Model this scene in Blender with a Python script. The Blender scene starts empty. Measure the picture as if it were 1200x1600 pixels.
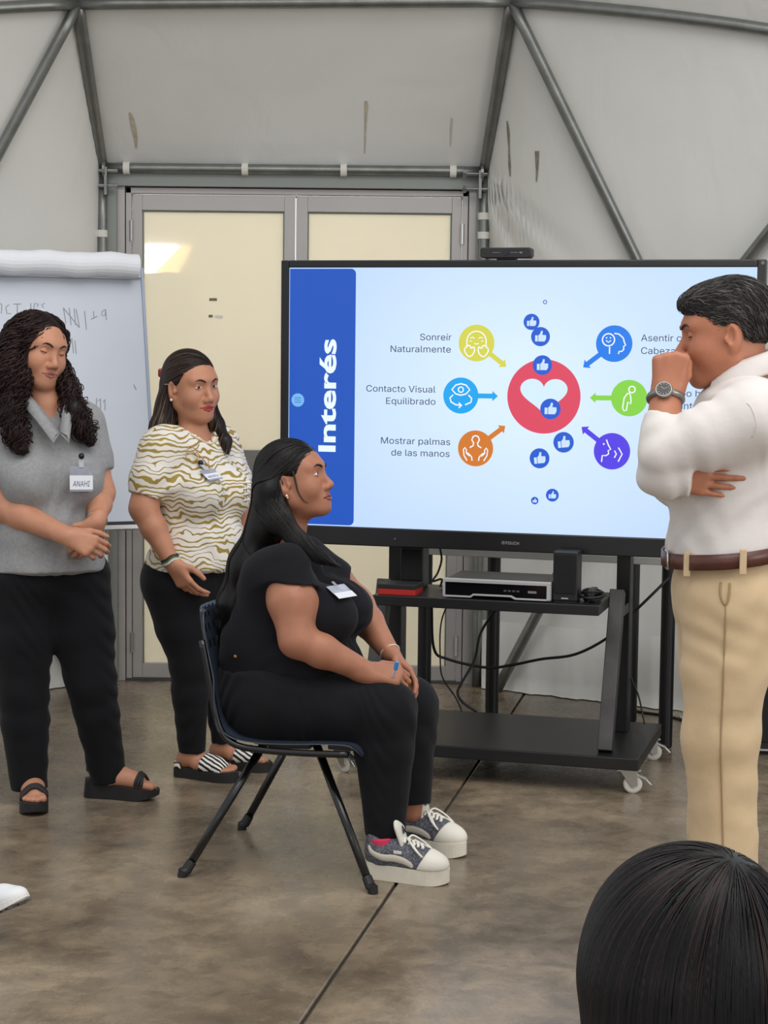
import bpy, math, random
import numpy as np
from mathutils import Vector, Matrix

SC = bpy.context.scene
COL = SC.collection
PI = math.pi
random.seed(7)
RNG = np.random.default_rng(11)

# ------------------------------------------------------------------ camera
FPX = 2900.0                      # focal length in pixels of the 1200x1600 frame
CAM_H = 1.5
PITCH = math.atan(255.0 / FPX)
ROLL = 0.011
_fw = Vector((0, math.cos(PITCH), -math.sin(PITCH)))
_up0 = Vector((0, math.sin(PITCH), math.cos(PITCH)))
_rt = Vector((1, 0, 0)) * math.cos(ROLL) + _up0 * math.sin(ROLL)
_up = _rt.cross(_fw)
cam_data = bpy.data.cameras.new('camera')
cam_data.sensor_fit = 'VERTICAL'
cam_data.sensor_height = 36.0
cam_data.lens = FPX / 1600.0 * 36.0
cam_data.clip_start = 0.05
cam = bpy.data.objects.new('camera', cam_data)
COL.objects.link(cam)
_m = Matrix((_rt, _up, -_fw)).transposed().to_4x4()
_m.translation = Vector((0, 0, CAM_H))
cam.matrix_world = _m
SC.camera = cam

# ------------------------------------------------------------------ light
world = bpy.data.worlds.new('overcast_sky')
SC.world = world
world.use_nodes = True
_bg = world.node_tree.nodes['Background']
_bg.inputs[0].default_value = (0.93, 0.97, 1.0, 1)
_bg.inputs[1].default_value = 0.66

def area_light(name, loc, aim, sx, sy, power, colour):
    d = bpy.data.lights.new(name, 'AREA')
    d.shape = 'RECTANGLE'; d.size = sx; d.size_y = sy
    d.energy = power; d.color = colour
    o = bpy.data.objects.new(name, d)
    COL.objects.link(o)
    o.location = loc
    o.rotation_euler = (Vector(aim) - Vector(loc)).to_track_quat('-Z', 'Y').to_euler()
    return o

# daylight through the translucent roof over the audience and through the tent's open side
area_light('roof_daylight', (0.6, 3.2, 5.2), (0.2, 6.0, 0.6), 5.0, 4.0, 150, (1.0, 0.975, 0.94))
area_light('entrance_daylight', (5.2, 1.2, 2.4), (0.3, 6.2, 1.0), 3.0, 2.4, 80, (1.0, 0.965, 0.92))
# added backlight behind the glass door, brightens its panes
area_light('pane_backlight', (-0.45, 10.2, 1.9), (-0.45, 8.3, 1.2), 2.6, 2.6, 105, (1.0, 0.97, 0.92))

SC.view_settings.view_transform = 'Standard'
SC.view_settings.look = 'None'
SC.view_settings.gamma = 1.0
SC.view_settings.use_curve_mapping = False
SC.view_settings.exposure = 0.12

# ------------------------------------------------------------------ helpers
def ray(px, py):
    return (_fw + _rt * ((px - 600.0) / FPX) + _up * ((800.0 - py) / FPX))

def W(px, py, Y):
    """The point of the place at depth Y (metres in front of the camera) on a sight line."""
    d = ray(px, py)
    t = Y / d.y
    return Vector((d.x * t, Y, CAM_H + d.z * t))

def FL(px, py, z=0.0):
    d = ray(px, py)
    t = (z - CAM_H) / d.z
    return Vector((d.x * t, d.y * t, z))

def lin(c):
    c = c / 255.0
    return c / 12.92 if c <= 0.04045 else ((c + 0.055) / 1.055) ** 2.4

def rgb(r, g, b):
    return (lin(r), lin(g), lin(b), 1.0)

MATS = {}
def mat(name, colour, rough=0.5, metal=0.0, spec=0.5, var=0.0, vscale=20.0, bump=0.0, bscale=60.0, coat=0.0,
        emit=None, estr=0.0, sheen=0.0, stretch=None, attr=None, sss=0.0):
    """Principled material with optional procedural colour variation and fine relief."""
    if name in MATS:
        return MATS[name]
    m = bpy.data.materials.new(name)
    m.use_nodes = True
    nt = m.node_tree
    b = nt.nodes['Principled BSDF']
    b.inputs['Base Color'].default_value = colour
    b.inputs['Roughness'].default_value = rough
    b.inputs['Metallic'].default_value = metal
    b.inputs['Specular IOR Level'].default_value = spec
    b.inputs['Coat Weight'].default_value = coat
    b.inputs['Sheen Weight'].default_value = sheen
    if sss > 0:
        b.inputs['Subsurface Weight'].default_value = sss
        b.inputs['Subsurface Radius'].default_value = (1.0, 0.35, 0.2)
        b.inputs['Subsurface Scale'].default_value = 0.012
    if emit is not None:
        b.inputs['Emission Color'].default_value = emit
        b.inputs['Emission Strength'].default_value = estr
    src = None
    if attr:
        a = nt.nodes.new('ShaderNodeAttribute'); a.attribute_name = attr
        src = a.outputs['Color']
    if var > 0 or bump > 0:
        tc = nt.nodes.new('ShaderNodeTexCoord')
        co = tc.outputs['Object']
        if stretch:
            mp = nt.nodes.new('ShaderNodeMapping')
            mp.inputs['Scale'].default_value = stretch
            nt.links.new(co, mp.inputs['Vector']); co = mp.outputs['Vector']
    if var > 0:
        n = nt.nodes.new('ShaderNodeTexNoise')
        n.inputs['Scale'].default_value = vscale; n.inputs['Detail'].default_value = 5
        nt.links.new(co, n.inputs['Vector'])
        mr = nt.nodes.new('ShaderNodeMapRange')
        mr.inputs[1].default_value = 0.3; mr.inputs[2].default_value = 0.7
        mr.inputs[3].default_value = 1 - var; mr.inputs[4].default_value = 1 + var
        nt.links.new(n.outputs[0], mr.inputs[0])
        hs = nt.nodes.new('ShaderNodeHueSaturation')
        hs.inputs['Color'].default_value = colour
        if src: nt.links.new(src, hs.inputs['Color'])
        nt.links.new(mr.outputs[0], hs.inputs['Value'])
        src = hs.outputs[0]
    if src: nt.links.new(src, b.inputs['Base Color'])
    if bump > 0:
        n2 = nt.nodes.new('ShaderNodeTexNoise')
        n2.inputs['Scale'].default_value = bscale; n2.inputs['Detail'].default_value = 4
        nt.links.new(co, n2.inputs['Vector'])
        bp = nt.nodes.new('ShaderNodeBump')
        bp.inputs['Strength'].default_value = bump; bp.inputs['Distance'].default_value = 0.01
        nt.links.new(n2.outputs[0], bp.inputs['Height'])
        nt.links.new(bp.outputs[0], b.inputs['Normal'])
    MATS[name] = m
    return m

def emissive(name, colour, strength):
    if name in MATS: return MATS[name]
    m = bpy.data.materials.new(name); m.use_nodes = True
    b = m.node_tree.nodes['Principled BSDF']
    b.inputs['Base Color'].default_value = (0.01, 0.01, 0.01, 1)
    b.inputs['Roughness'].default_value = 0.25
    b.inputs['Emission Color'].default_value = colour
    b.inputs['Emission Strength'].default_value = strength
    MATS[name] = m
    return m

def link_obj(name, me, parent=None):
    o = bpy.data.objects.new(name, me)
    COL.objects.link(o)
    if parent is not None: o.parent = parent
    return o

def tag(o, label=None, cat=None, group=None, kind=None):
    if label: o['label'] = label
    if cat: o['category'] = cat
    if group: o['group'] = group
    if kind: o['kind'] = kind
    return o

def empty(name, loc=(0, 0, 0), rz=0.0, parent=None):
    o = bpy.data.objects.new(name, None)
    COL.objects.link(o)
    o.location = loc; o.rotation_euler = (0, 0, rz)
    o.empty_display_size = 0.1
    if parent is not None: o.parent = parent
    return o

def np_mesh(name, verts, polys, smooth=True):
    """verts (n,3) array, polys (m,k) int array of quads or triangles."""
    me = bpy.data.meshes.new(name)
    n = len(verts); m, k = polys.shape
    me.vertices.add(n)
    me.vertices.foreach_set('co', np.ascontiguousarray(verts, dtype=np.float32).ravel())
    me.loops.add(m * k)
    me.loops.foreach_set('vertex_index', np.ascontiguousarray(polys, dtype=np.int32).ravel())
    me.polygons.add(m)
    me.polygons.foreach_set('loop_start', np.arange(0, m * k, k, dtype=np.int32))
    me.polygons.foreach_set('loop_total', np.full(m, k, dtype=np.int32))
    me.polygons.foreach_set('use_smooth', np.full(m, smooth, dtype=bool))
    me.update(calc_edges=True)
    return me

class MB:
    """Collects shapes for one mesh."""
    def __init__(s):
        s.v = []; s.f = []; s.mi = []
    def add(s, vs, fs, mi=0):
        o = len(s.v)
        s.v += [tuple(v) for v in vs]
        s.f += [tuple(i + o for i in f) for f in fs]
        s.mi += [mi] * len(fs)
        return s
    def box(s, c, size, R=None, mi=0):
        hx, hy, hz = size[0] / 2, size[1] / 2, size[2] / 2
        c = Vector(c)
        vs = []
        for x in (-hx, hx):
            for y in (-hy, hy):
                for z in (-hz, hz):
                    p = Vector((x, y, z))
                    if R is not None: p = R @ p
                    vs.append(c + p)
        return s.add(vs, [(0, 1, 3, 2), (4, 6, 7, 5), (0, 4, 5, 1), (2, 3, 7, 6), (0, 2, 6, 4), (1, 5, 7, 3)], mi)
    def bx(s, x0, x1, y0, y1, z0, z1, mi=0):
        return s.box(((x0 + x1) / 2, (y0 + y1) / 2, (z0 + z1) / 2), (x1 - x0, y1 - y0, z1 - z0), None, mi)
    def bar(s, p0, p1, w, d, side=(0, 1, 0), mi=0):
        """box beam from p0 to p1, d measured along 'side'."""
        p0 = Vector(p0); p1 = Vector(p1)
        ax = (p1 - p0).normalized(); sd = Vector(side)
        sd = (sd - ax * sd.dot(ax)).normalized(); ot = ax.cross(sd)
        R = Matrix((ot, sd, ax)).transposed()
        return s.box((p0 + p1) / 2, (w, d, (p1 - p0).length), R, mi)
    def tube(s, pts, r, n=8, closed=False, caps=True, mi=0, flat=None):
        pts = [Vector(p) for p in pts]
        m = len(pts)
        rs = r if isinstance(r, (list, tuple)) else [r] * m
        vs = []; fs = []
        prev = None
        for i, p in enumerate(pts):
            a = pts[(i - 1) % m] if (closed or i > 0) else p
            b = pts[(i + 1) % m] if (closed or i < m - 1) else p
            t = (b - a)
            t = t.normalized() if t.length > 1e-9 else Vector((0, 0, 1))
            if prev is None:
                u = t.orthogonal().normalized()
            else:
                u = prev - t * prev.dot(t)
                u = u.normalized() if u.length > 1e-6 else t.orthogonal().normalized()
            prev = u
            w = t.cross(u)
            for k in range(n):
                a_ = 2 * PI * k / n
                q = u * math.cos(a_) * rs[i] + w * math.sin(a_) * rs[i]
                if flat is not None:
                    nv, fs_ = flat
                    nv = Vector(nv)
                    q = q + nv * q.dot(nv) * (fs_ - 1)
                vs.append(p + q)
        rng = m if closed else m - 1
        for i in range(rng):
            for k in range(n):
                a0 = i * n + k; a1 = i * n + (k + 1) % n
                b0 = ((i + 1) % m) * n + k; b1 = ((i + 1) % m) * n + (k + 1) % n
                fs.append((a0, a1, b1, b0))
        if caps and not closed:
            fs.append(tuple(range(n - 1, -1, -1)))
            fs.append(tuple((m - 1) * n + k for k in range(n)))
        return s.add(vs, fs, mi)
    def cyl(s, p0, p1, r, n=16, r1=None, mi=0):
        return s.tube([p0, p1], [r, r if r1 is None else r1], n, mi=mi)
    def prism(s, poly, y0, y1, mi=0, f=None):
        """polygon in (x,z), extruded along y; f maps local (x,y,z) to a point."""
        n = len(poly)
        vs = [(x, y0, z) for x, z in poly] + [(x, y1, z) for x, z in poly]
        if f: vs = [f(*v) for v in vs]
        fs = [tuple(range(n)), tuple(range(2 * n - 1, n - 1, -1))]
        fs += [(i, i + n, (i + 1) % n + n, (i + 1) % n) for i in range(n)]
        return s.add(vs, fs, mi)
    def sphere(s, c, r, n=16, m=10, R=None, mi=0):
        c = Vector(c)
        rr = (r, r, r) if not isinstance(r, (tuple, list)) else r
        vs = []; fs = []
        for j in range(m + 1):
            th = PI * j / m
            for k in range(n):
                ph = 2 * PI * k / n
                p = Vector((rr[0] * math.sin(th) * math.cos(ph), rr[1] * math.sin(th) * math.sin(ph), rr[2] * math.cos(th)))
                if R is not None: p = R @ p
                vs.append(c + p)
        for j in range(m):
            for k in range(n):
                a = j * n + k; b = j * n + (k + 1) % n
                fs.append((a, a + n, b + n, b))
        return s.add(vs, fs, mi)
    def lathe(s, prof, c=(0, 0, 0), n=20, R=None, mi=0):
        c = Vector(c); vs = []; fs = []
        for (r, z) in prof:
            for k in range(n):
                ph = 2 * PI * k / n
                p = Vector((r * math.cos(ph), r * math.sin(ph), z))
                if R is not None: p = R @ p
                vs.append(c + p)
        for j in range(len(prof) - 1):
            for k in range(n):
                a = j * n + k; b = j * n + (k + 1) % n
                fs.append((a, b, b + n, a + n))
        fs.append(tuple(range(n - 1, -1, -1))); o = (len(prof) - 1) * n
        fs.append(tuple(o + k for k in range(n)))
        return s.add(vs, fs, mi)
    def build(s, name, mats, parent=None, smooth=False, bevel=0.0, bseg=2, origin=None):
        me = bpy.data.meshes.new(name)
        me.from_pydata(s.v, [], s.f)
        if not isinstance(mats, (list, tuple)): mats = [mats]
        for m in mats: me.materials.append(m)
        if len(mats) > 1: me.polygons.foreach_set('material_index', s.mi)
        if smooth: me.polygons.foreach_set('use_smooth', [True] * len(me.polygons))
        me.update()
        o = link_obj(name, me, parent)
        if bevel > 0:
            b = o.modifiers.new('bevel', 'BEVEL'); b.width = bevel; b.segments = bseg; b.limit_method = 'ANGLE'
            b.angle_limit = math.radians(35)
        return o

def spline(pts, n=8, closed=False):
    """Catmull-Rom through points."""
    P = [Vector(p) for p in pts]; m = len(P); out = []
    rng = m if closed else m - 1
    for i in range(rng):
        p0 = P[(i - 1) % m] if (closed or i > 0) else P[0] * 2 - P[1]
        p1 = P[i]; p2 = P[(i + 1) % m]
        p3 = P[(i + 2) % m] if (closed or i < m - 2) else P[-1] * 2 - P[-2]
        for k in range(n):
            t = k / n
            out.append(0.5 * ((2 * p1) + (p2 - p0) * t + (2 * p0 - 5 * p1 + 4 * p2 - p3) * t * t + (3 * p1 - p0 - 3 * p2 + p3) * t ** 3))
    if not closed: out.append(P[-1])
    return out

def find_font():
    # the sans-serif that ships with Blender; the built-in letter shapes serve when it is missing
    import os
    try:
        p = os.path.join(bpy.utils.system_resource('DATAFILES'), 'fonts', 'Inter.woff2')
        return bpy.data.fonts.load(p) if os.path.exists(p) else None
    except Exception:
        return None
FONT = find_font()

def text_mesh(name, s, mapf, material, parent, height=None, width=None, align='LEFT', bold=0.0, thick=0.0, shear=0.0, hand=False):
    """Lettering as a flat mesh; mapf takes letter-plane (x, y, t) to a point. height = cap height, width = total width."""
    cu = bpy.data.curves.new(name, 'FONT')
    cu.body = s; cu.size = 1.0; cu.offset = bold; cu.resolution_u = 3; cu.fill_mode = 'FRONT' if thick == 0 else 'BOTH'
    cu.extrude = 0.0; cu.shear = shear
    if FONT is not None and not hand: cu.font = FONT
    o = bpy.data.objects.new(name, cu)
    COL.objects.link(o)
    bpy.context.view_layer.update()
    me = bpy.data.meshes.new_from_object(o.evaluated_get(bpy.context.evaluated_depsgraph_get()))
    bpy.data.objects.remove(o); bpy.data.curves.remove(cu)
    n = len(me.vertices)
    co = np.zeros(n * 3, np.float32); me.vertices.foreach_get('co', co); co = co.reshape(-1, 3)
    x0, x1 = co[:, 0].min(), co[:, 0].max()
    sy = (height / 0.73) if height else None
    sx = (width / (x1 - x0)) if width else sy
    if sy is None: sy = sx
    xs = (co[:, 0] - x0) * sx; ys = co[:, 1] * sy
    w = (x1 - x0) * sx
    if align == 'RIGHT': xs = xs - w
    if align == 'CENTER': xs = xs - w / 2
    pts = np.array([mapf(float(a), float(b)) for a, b in zip(xs, ys)], np.float32)
    me.vertices.foreach_set('co', pts.ravel())
    me.materials.clear(); me.materials.append(material)
    me.update()
    return link_obj(name, me, parent)
# ================================================================== the setting
def node_mat(name):
    m = bpy.data.materials.new(name); m.use_nodes = True
    MATS[name] = m
    return m, m.node_tree, m.node_tree.nodes['Principled BSDF']

def make_concrete():
    m, nt, b = node_mat('polished_concrete')
    N = nt.nodes.new; L = nt.links.new
    tc = N('ShaderNodeTexCoord')
    mp = N('ShaderNodeMapping'); mp.inputs['Scale'].default_value = (1.0, 1.0, 1.0); L(tc.outputs['Object'], mp.inputs[0])
    n1 = N('ShaderNodeTexNoise'); n1.inputs['Scale'].default_value = 1.9; n1.inputs['Detail'].default_value = 8; n1.inputs['Roughness'].default_value = 0.66; n1.inputs['Distortion'].default_value = 0.25
    n2 = N('ShaderNodeTexNoise'); n2.inputs['Scale'].default_value = 7.0; n2.inputs['Detail'].default_value = 10; n2.inputs['Roughness'].default_value = 0.74; n2.inputs['Distortion'].default_value = 0.35
    n3 = N('ShaderNodeTexNoise'); n3.inputs['Scale'].default_value = 160.0; n3.inputs['Detail'].default_value = 3
    for n in (n1, n2, n3): L(mp.outputs[0], n.inputs['Vector'])
    r1 = N('ShaderNodeValToRGB')
    e = r1.color_ramp.elements
    e[0].position = 0.30; e[0].color = rgb(100, 88, 75)
    e[1].position = 0.70; e[1].color = rgb(160, 145, 126)
    c = r1.color_ramp.elements.new(0.5); c.color = rgb(128, 115, 98)
    L(n1.outputs[0], r1.inputs[0])
    r2 = N('ShaderNodeValToRGB')
    e = r2.color_ramp.elements
    e[0].position = 0.36; e[0].color = (0.66, 0.65, 0.64, 1)
    e[1].position = 0.66; e[1].color = (1.28, 1.22, 1.12, 1)
    L(n2.outputs[0], r2.inputs[0])
    mx = N('ShaderNodeMix'); mx.data_type = 'RGBA'; mx.blend_type = 'MULTIPLY'; mx.inputs[0].default_value = 0.9
    L(r1.outputs[0], mx.inputs[6]); L(r2.outputs[0], mx.inputs[7])
    mr = N('ShaderNodeMapRange'); mr.inputs[1].default_value = 0.35; mr.inputs[2].default_value = 0.65; mr.inputs[3].default_value = 0.9; mr.inputs[4].default_value = 1.1
    L(n3.outputs[0], mr.inputs[0])
    hs = N('ShaderNodeHueSaturation'); L(mx.outputs[2], hs.inputs['Color']); L(mr.outputs[0], hs.inputs['Value'])
    L(hs.outputs[0], b.inputs['Base Color'])
    rr = N('ShaderNodeMapRange'); rr.inputs[1].default_value = 0.3; rr.inputs[2].default_value = 0.7; rr.inputs[3].default_value = 0.16; rr.inputs[4].default_value = 0.38
    L(n2.outputs[0], rr.inputs[0]); L(rr.outputs[0], b.inputs['Roughness'])
    b.inputs['Specular IOR Level'].default_value = 0.6
    bp = N('ShaderNodeBump'); bp.inputs['Strength'].default_value = 0.05; bp.inputs['Distance'].default_value = 0.01
    L(n2.outputs[0], bp.inputs['Height']); L(bp.outputs[0], b.inputs['Normal'])
    return m

def make_membrane():
    m, nt, b = node_mat('white_tent_membrane')
    N = nt.nodes.new; L = nt.links.new
    tc = N('ShaderNodeTexCoord')
    n1 = N('ShaderNodeTexNoise'); n1.inputs['Scale'].default_value = 0.9; n1.inputs['Detail'].default_value = 4
    L(tc.outputs['Object'], n1.inputs['Vector'])
    r1 = N('ShaderNodeValToRGB')
    e = r1.color_ramp.elements
    e[0].position = 0.3; e[0].color = rgb(218, 217, 212)
    e[1].position = 0.7; e[1].color = rgb(232, 232, 229)
    L(n1.outputs[0], r1.inputs[0]); L(r1.outputs[0], b.inputs['Base Color'])
    b.inputs['Roughness'].default_value = 0.55
    mp = N('ShaderNodeMapping'); mp.inputs['Scale'].default_value = (3.0, 3.0, 1.1); L(tc.outputs['Object'], mp.inputs[0])
    n2 = N('ShaderNodeTexNoise'); n2.inputs['Scale'].default_value = 1.6; n2.inputs['Detail'].default_value = 3; n2.inputs['Distortion'].default_value = 0.8
    L(mp.outputs[0], n2.inputs['Vector'])
    bp = N('ShaderNodeBump'); bp.inputs['Strength'].default_value = 0.16; bp.inputs['Distance'].default_value = 0.05
    L(n2.outputs[0], bp.inputs['Height']); L(bp.outputs[0], b.inputs['Normal'])
    return m

def make_pane():
    m, nt, b = node_mat('frosted_cream_glass')
    N = nt.nodes.new; L = nt.links.new
    out = nt.nodes['Material Output']
    b.inputs['Base Color'].default_value = rgb(228, 222, 206)
    b.inputs['Roughness'].default_value = 0.025
    b.inputs['Specular IOR Level'].default_value = 0.5
    tr = N('ShaderNodeBsdfTranslucent'); tr.inputs['Color'].default_value = rgb(240, 235, 220)
    mx = N('ShaderNodeMixShader'); mx.inputs[0].default_value = 0.42
    L(b.outputs[0], mx.inputs[1]); L(tr.outputs[0], mx.inputs[2]); L(mx.outputs[0], out.inputs['Surface'])
    return m

M_CONC = make_concrete()
M_MEMB = make_membrane()
M_PANE = make_pane()
M_ALU = mat('anodised_aluminium', rgb(178, 174, 172), 0.42, 0.35, var=0.04, vscale=3)
M_ALUD = mat('shadow_gap_grey', rgb(70, 70, 70), 0.6)
M_GALV = mat('galvanised_steel', rgb(132, 134, 131), 0.38, 0.75, var=0.14, vscale=14, bump=0.05, bscale=90)
M_STEEL = mat('bright_zinc_steel', rgb(200, 200, 198), 0.25, 0.9)
M_TIE = mat('white_fabric_tie', rgb(222, 220, 212), 0.8, bump=0.1, bscale=200)
M_STAIN = mat('grime_stain', rgb(146, 142, 132), 0.9)
M_BLACKP = mat('black_plastic', rgb(26, 26, 28), 0.42, bump=0.02, bscale=300)
M_BLACKM = mat('black_powder_coat', rgb(22, 22, 24), 0.38, 0.0, spec=0.45, bump=0.03, bscale=250)
M_CABLE = mat('black_cable_rubber', rgb(20, 20, 21), 0.5)

# floor: a sub-base with two cast slabs and the saw-cut joint between them
floor = MB().bx(-5, 5, -2.0, 9.6, -0.12, -0.012).build('floor', mat('joint_filler', rgb(76, 70, 63), 0.9))
tag(floor, 'polished grey-brown concrete floor with one long joint', kind='structure')
s0 = FL(470, 1600); s1 = FL(815, 1090)
def seam_x(y): return s0.x + (s1.x - s0.x) * (y - s0.y) / (s1.y - s0.y)
for sgn in (-1, 1):
    g = 0.005 * sgn
    a, b_ = seam_x(-2.0) + g, seam_x(9.6) + g
    poly = [(a, -2.0), (b_, 9.6), (5 * sgn, 9.6), (5 * sgn, -2.0)]
    if sgn < 0: poly = poly[::-1]
    vs = [(x, y, -0.012) for x, y in poly] + [(x, y, 0.0) for x, y in poly]
    fs = [(0, 1, 2, 3), (7, 6, 5, 4)] + [(i, i + 4, (i + 1) % 4 + 4, (i + 1) % 4) for i in range(4)]
    MB().add(vs, [f[::-1] for f in fs]).build('slab', M_CONC, floor, bevel=0.004)

# dome nodes
nA = W(160, 262, 8.2); nB = W(757, 268, 8.2)
nC = W(122, 6, 7.6); nD = W(799, 2, 7.6)
nF = W(1060, 540, 7.75); nG = W(1420, 85, 6.9)
nFl = W(-165, 545, 7.75); nGl = W(-480, 75, 6.9)
nT1 = W(-250, -380, 6.3); nT2 = W(1250, -380, 6.3)

def membrane(name, tris, label, sub=10, push=0.035, wrinkle=None):
    mb = MB()
    for tri in tris:
        if len(tri) == 4:                                # four-sided panel stretched between its edges
            A, B, C, D_ = [Vector(p) for p in tri]
            vs = []; fs = []
            for i in range(sub + 1):
                for j in range(sub + 1):
                    u, v = i / sub, j / sub
                    p = (A * (1 - u) + B * u) * (1 - v) + (D_ * (1 - u) + C * u) * v
                    p = p + (p - Vector((-0.4, 4.5, 0.9))).normalized() * (push + 0.25 * u * (1 - u) * v * (1 - v))
                    if wrinkle: p = p + Vector((0, 1, 0)) * wrinkle(p)
                    vs.append(p)
            fs = [(i * (sub + 1) + j, (i + 1) * (sub + 1) + j, (i + 1) * (sub + 1) + j + 1, i * (sub + 1) + j + 1) for i in range(sub) for j in range(sub)]
            mb.add(vs, fs)
            continue
        A, B, C = [Vector(p) for p in tri]
        idx = {}; vs = []; fs = []
        nrm = (B - A).cross(C - A).normalized()
        if nrm.dot(Vector((0, 0, 1.5)) - A) > 0: nrm = -nrm
        for i in range(sub + 1):
            for j in range(sub + 1 - i):
                u, v = i / sub, j / sub
                p = A * (1 - u - v) + B * u + C * v
                bulge = 27 * u * v * (1 - u - v)
                p = p + (p - Vector((-0.4, 4.5, 0.9))).normalized() * push + nrm * (0.02 * bulge)
                if wrinkle: p = p + nrm * wrinkle(p)
                idx[(i, j)] = len(vs); vs.append(p)
        for i in range(sub):
            for j in range(sub - i):
                fs.append((idx[(i, j)], idx[(i + 1, j)], idx[(i, j + 1)]))
                if j < sub - i - 1:
                    fs.append((idx[(i + 1, j)], idx[(i + 1, j + 1)], idx[(i, j + 1)]))
        mb.add(vs, fs)
    o = mb.build(name, M_MEMB, smooth=True)
    return tag(o, label, kind='structure')

def gather(c, amp, n):
    """radial folds running out from a tie point"""
    def f(p):
        d = p - c
        r = math.hypot(d.x, d.z)
        a = math.atan2(-d.z, max(d.x, 1e-4))
        lim = max(0.0, min(1.0, (a - 0.55) / 0.25))
        return amp * math.exp(-r * 4.5) * min(r * 12, 1) * lim * math.sin(a * n + 3 * r)
    return f
B0 = Vector((nB.x + 0.02, 8.2, 0)); A0 = Vector((nA.x - 0.02, 8.2, 0))
R2 = Vector((1.28, 7.70, 0)); R3 = Vector((2.6, 6.75, 0))
L2 = Vector((-2.1, 7.62, 0)); L3 = Vector((-3.4, 6.6, 0))
wr = gather(nB + Vector((0.0, 0, -0.03)), 0.06, 17)
membrane('wall_right', [(nD, nB, B0, nF), (nD, nF, nG), (B0, R2, nF), (R2, R3, nF), (R3, nG, nF), ],
         'white tent membrane wall right of the door', sub=36, wrinkle=wr)
membrane('wall_left', [(nC, nA, A0, nFl), (nC, nFl, nGl), (A0, L2, nFl), (L2, L3, nFl), (L3, nGl, nFl)],
         'white tent membrane wall left of the door')
membrane('ceiling', [(nA, nB, nD, nC), (nC, nD, nT2, nT1), (nD, nG, nT2), (nC, nGl, nT1)],
         'white tent membrane sloping over the door and up to the roof')
# fabric header between the horizontal pipe and the door frame
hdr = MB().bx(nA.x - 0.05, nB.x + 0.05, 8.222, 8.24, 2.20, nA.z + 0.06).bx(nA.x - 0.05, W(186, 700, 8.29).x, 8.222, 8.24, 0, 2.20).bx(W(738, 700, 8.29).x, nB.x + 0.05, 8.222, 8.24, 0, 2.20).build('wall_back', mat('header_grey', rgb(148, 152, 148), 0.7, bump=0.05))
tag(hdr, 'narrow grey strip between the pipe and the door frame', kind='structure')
# membrane edge lying gathered on the floor at both sides of the door
for i, (p, q) in enumerate(((B0, R2), (A0, L2))):
    mb = MB()
    n = 40
    vs = []; fs = []
    for k in range(n + 1):
        t = k / n
        c = p.lerp(q, t)
        o_ = Vector((0, -0.025 - 0.006 * math.sin(k * 0.8) - 0.004 * math.sin(k * 2.1), 0))
        for (dy, z) in ((0.015, 0.30), (0.6 * o_.y, 0.16), (o_.y * 0.8, 0.07), (o_.y * 1.5, 0.008), (o_.y * 2.1, 0.004)):
            vs.append(c + Vector((0, dy, z)))
    for k in range(n):
        for j in range(4):
            a = k * 5 + j
            fs.append((a, a + 1, a + 6, a + 5))
    o = mb.add(vs, fs).build('trim_%d' % (i + 1), M_MEMB, smooth=True)
    tag(o, 'lower hem of the white membrane meeting the floor ' + ('right of the door' if i == 0 else 'left of the door'), kind='structure')

# grime stains on the fabric, thin flat films lying on it
from mathutils.bvhtree import BVHTree
def stain(pts, m, hosts):
    'pts: (px, py, half width px); a film a fraction of a millimetre thick on whichever membrane it meets'
    left = []; right = []; host = None
    for px, py, hwd in pts:
        best = None
        for o in hosts:
            bv = BVHTree.FromPolygons([v.co for v in o.data.vertices], [tuple(p.vertices) for p in o.data.polygons])
            for sgn, acc in ((-1, 0), (1, 1)):
                d = ray(px + sgn * hwd, py)
                h = bv.ray_cast(Vector((0, 0, CAM_H)), d.normalized())
                if h[0] is not None:
                    (left if acc == 0 else right).append(h[0] - d.normalized() * 0.003)
                    host = o
    n = min(len(left), len(right))
    MB().add(left[:n] + right[:n], [(i, n + i, n + i + 1, i + 1) for i in range(n - 1)]).build('stain', m, host)
BYN = bpy.data.objects
M_ST2 = mat('dark_grime', rgb(138, 135, 124), 0.9, var=0.3, vscale=40)
hosts = [BYN['ceiling']]
stain([(203, 176, 1.5), (206, 186, 3.5), (209, 200, 4), (212, 215, 3), (213, 232, 1)], mat('brown_streak', rgb(188, 178, 158), 0.9, var=0.2, vscale=30), hosts)
stain([(572, 158, 2), (572.5, 166, 3), (572, 175, 2), (571, 200, 1.2), (570, 240, .8)], MATS['brown_streak'], hosts)
stain([(706, 185, 1.5), (705, 200, 1.5), (704, 228, .7)], mat('pale_streak', rgb(196, 190, 178), 0.9), hosts)
hosts = [BYN['wall_right']]
stain([(792, 189, 1), (794, 205, 2.2), (795, 230, 1.2), (796, 260, 2), (797, 276, .8)], M_ST2, hosts)
stain([(839, 236, 3.5), (839, 248, 3), (839, 264, 2), (838, 284, .8)], M_ST2, hosts)

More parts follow.
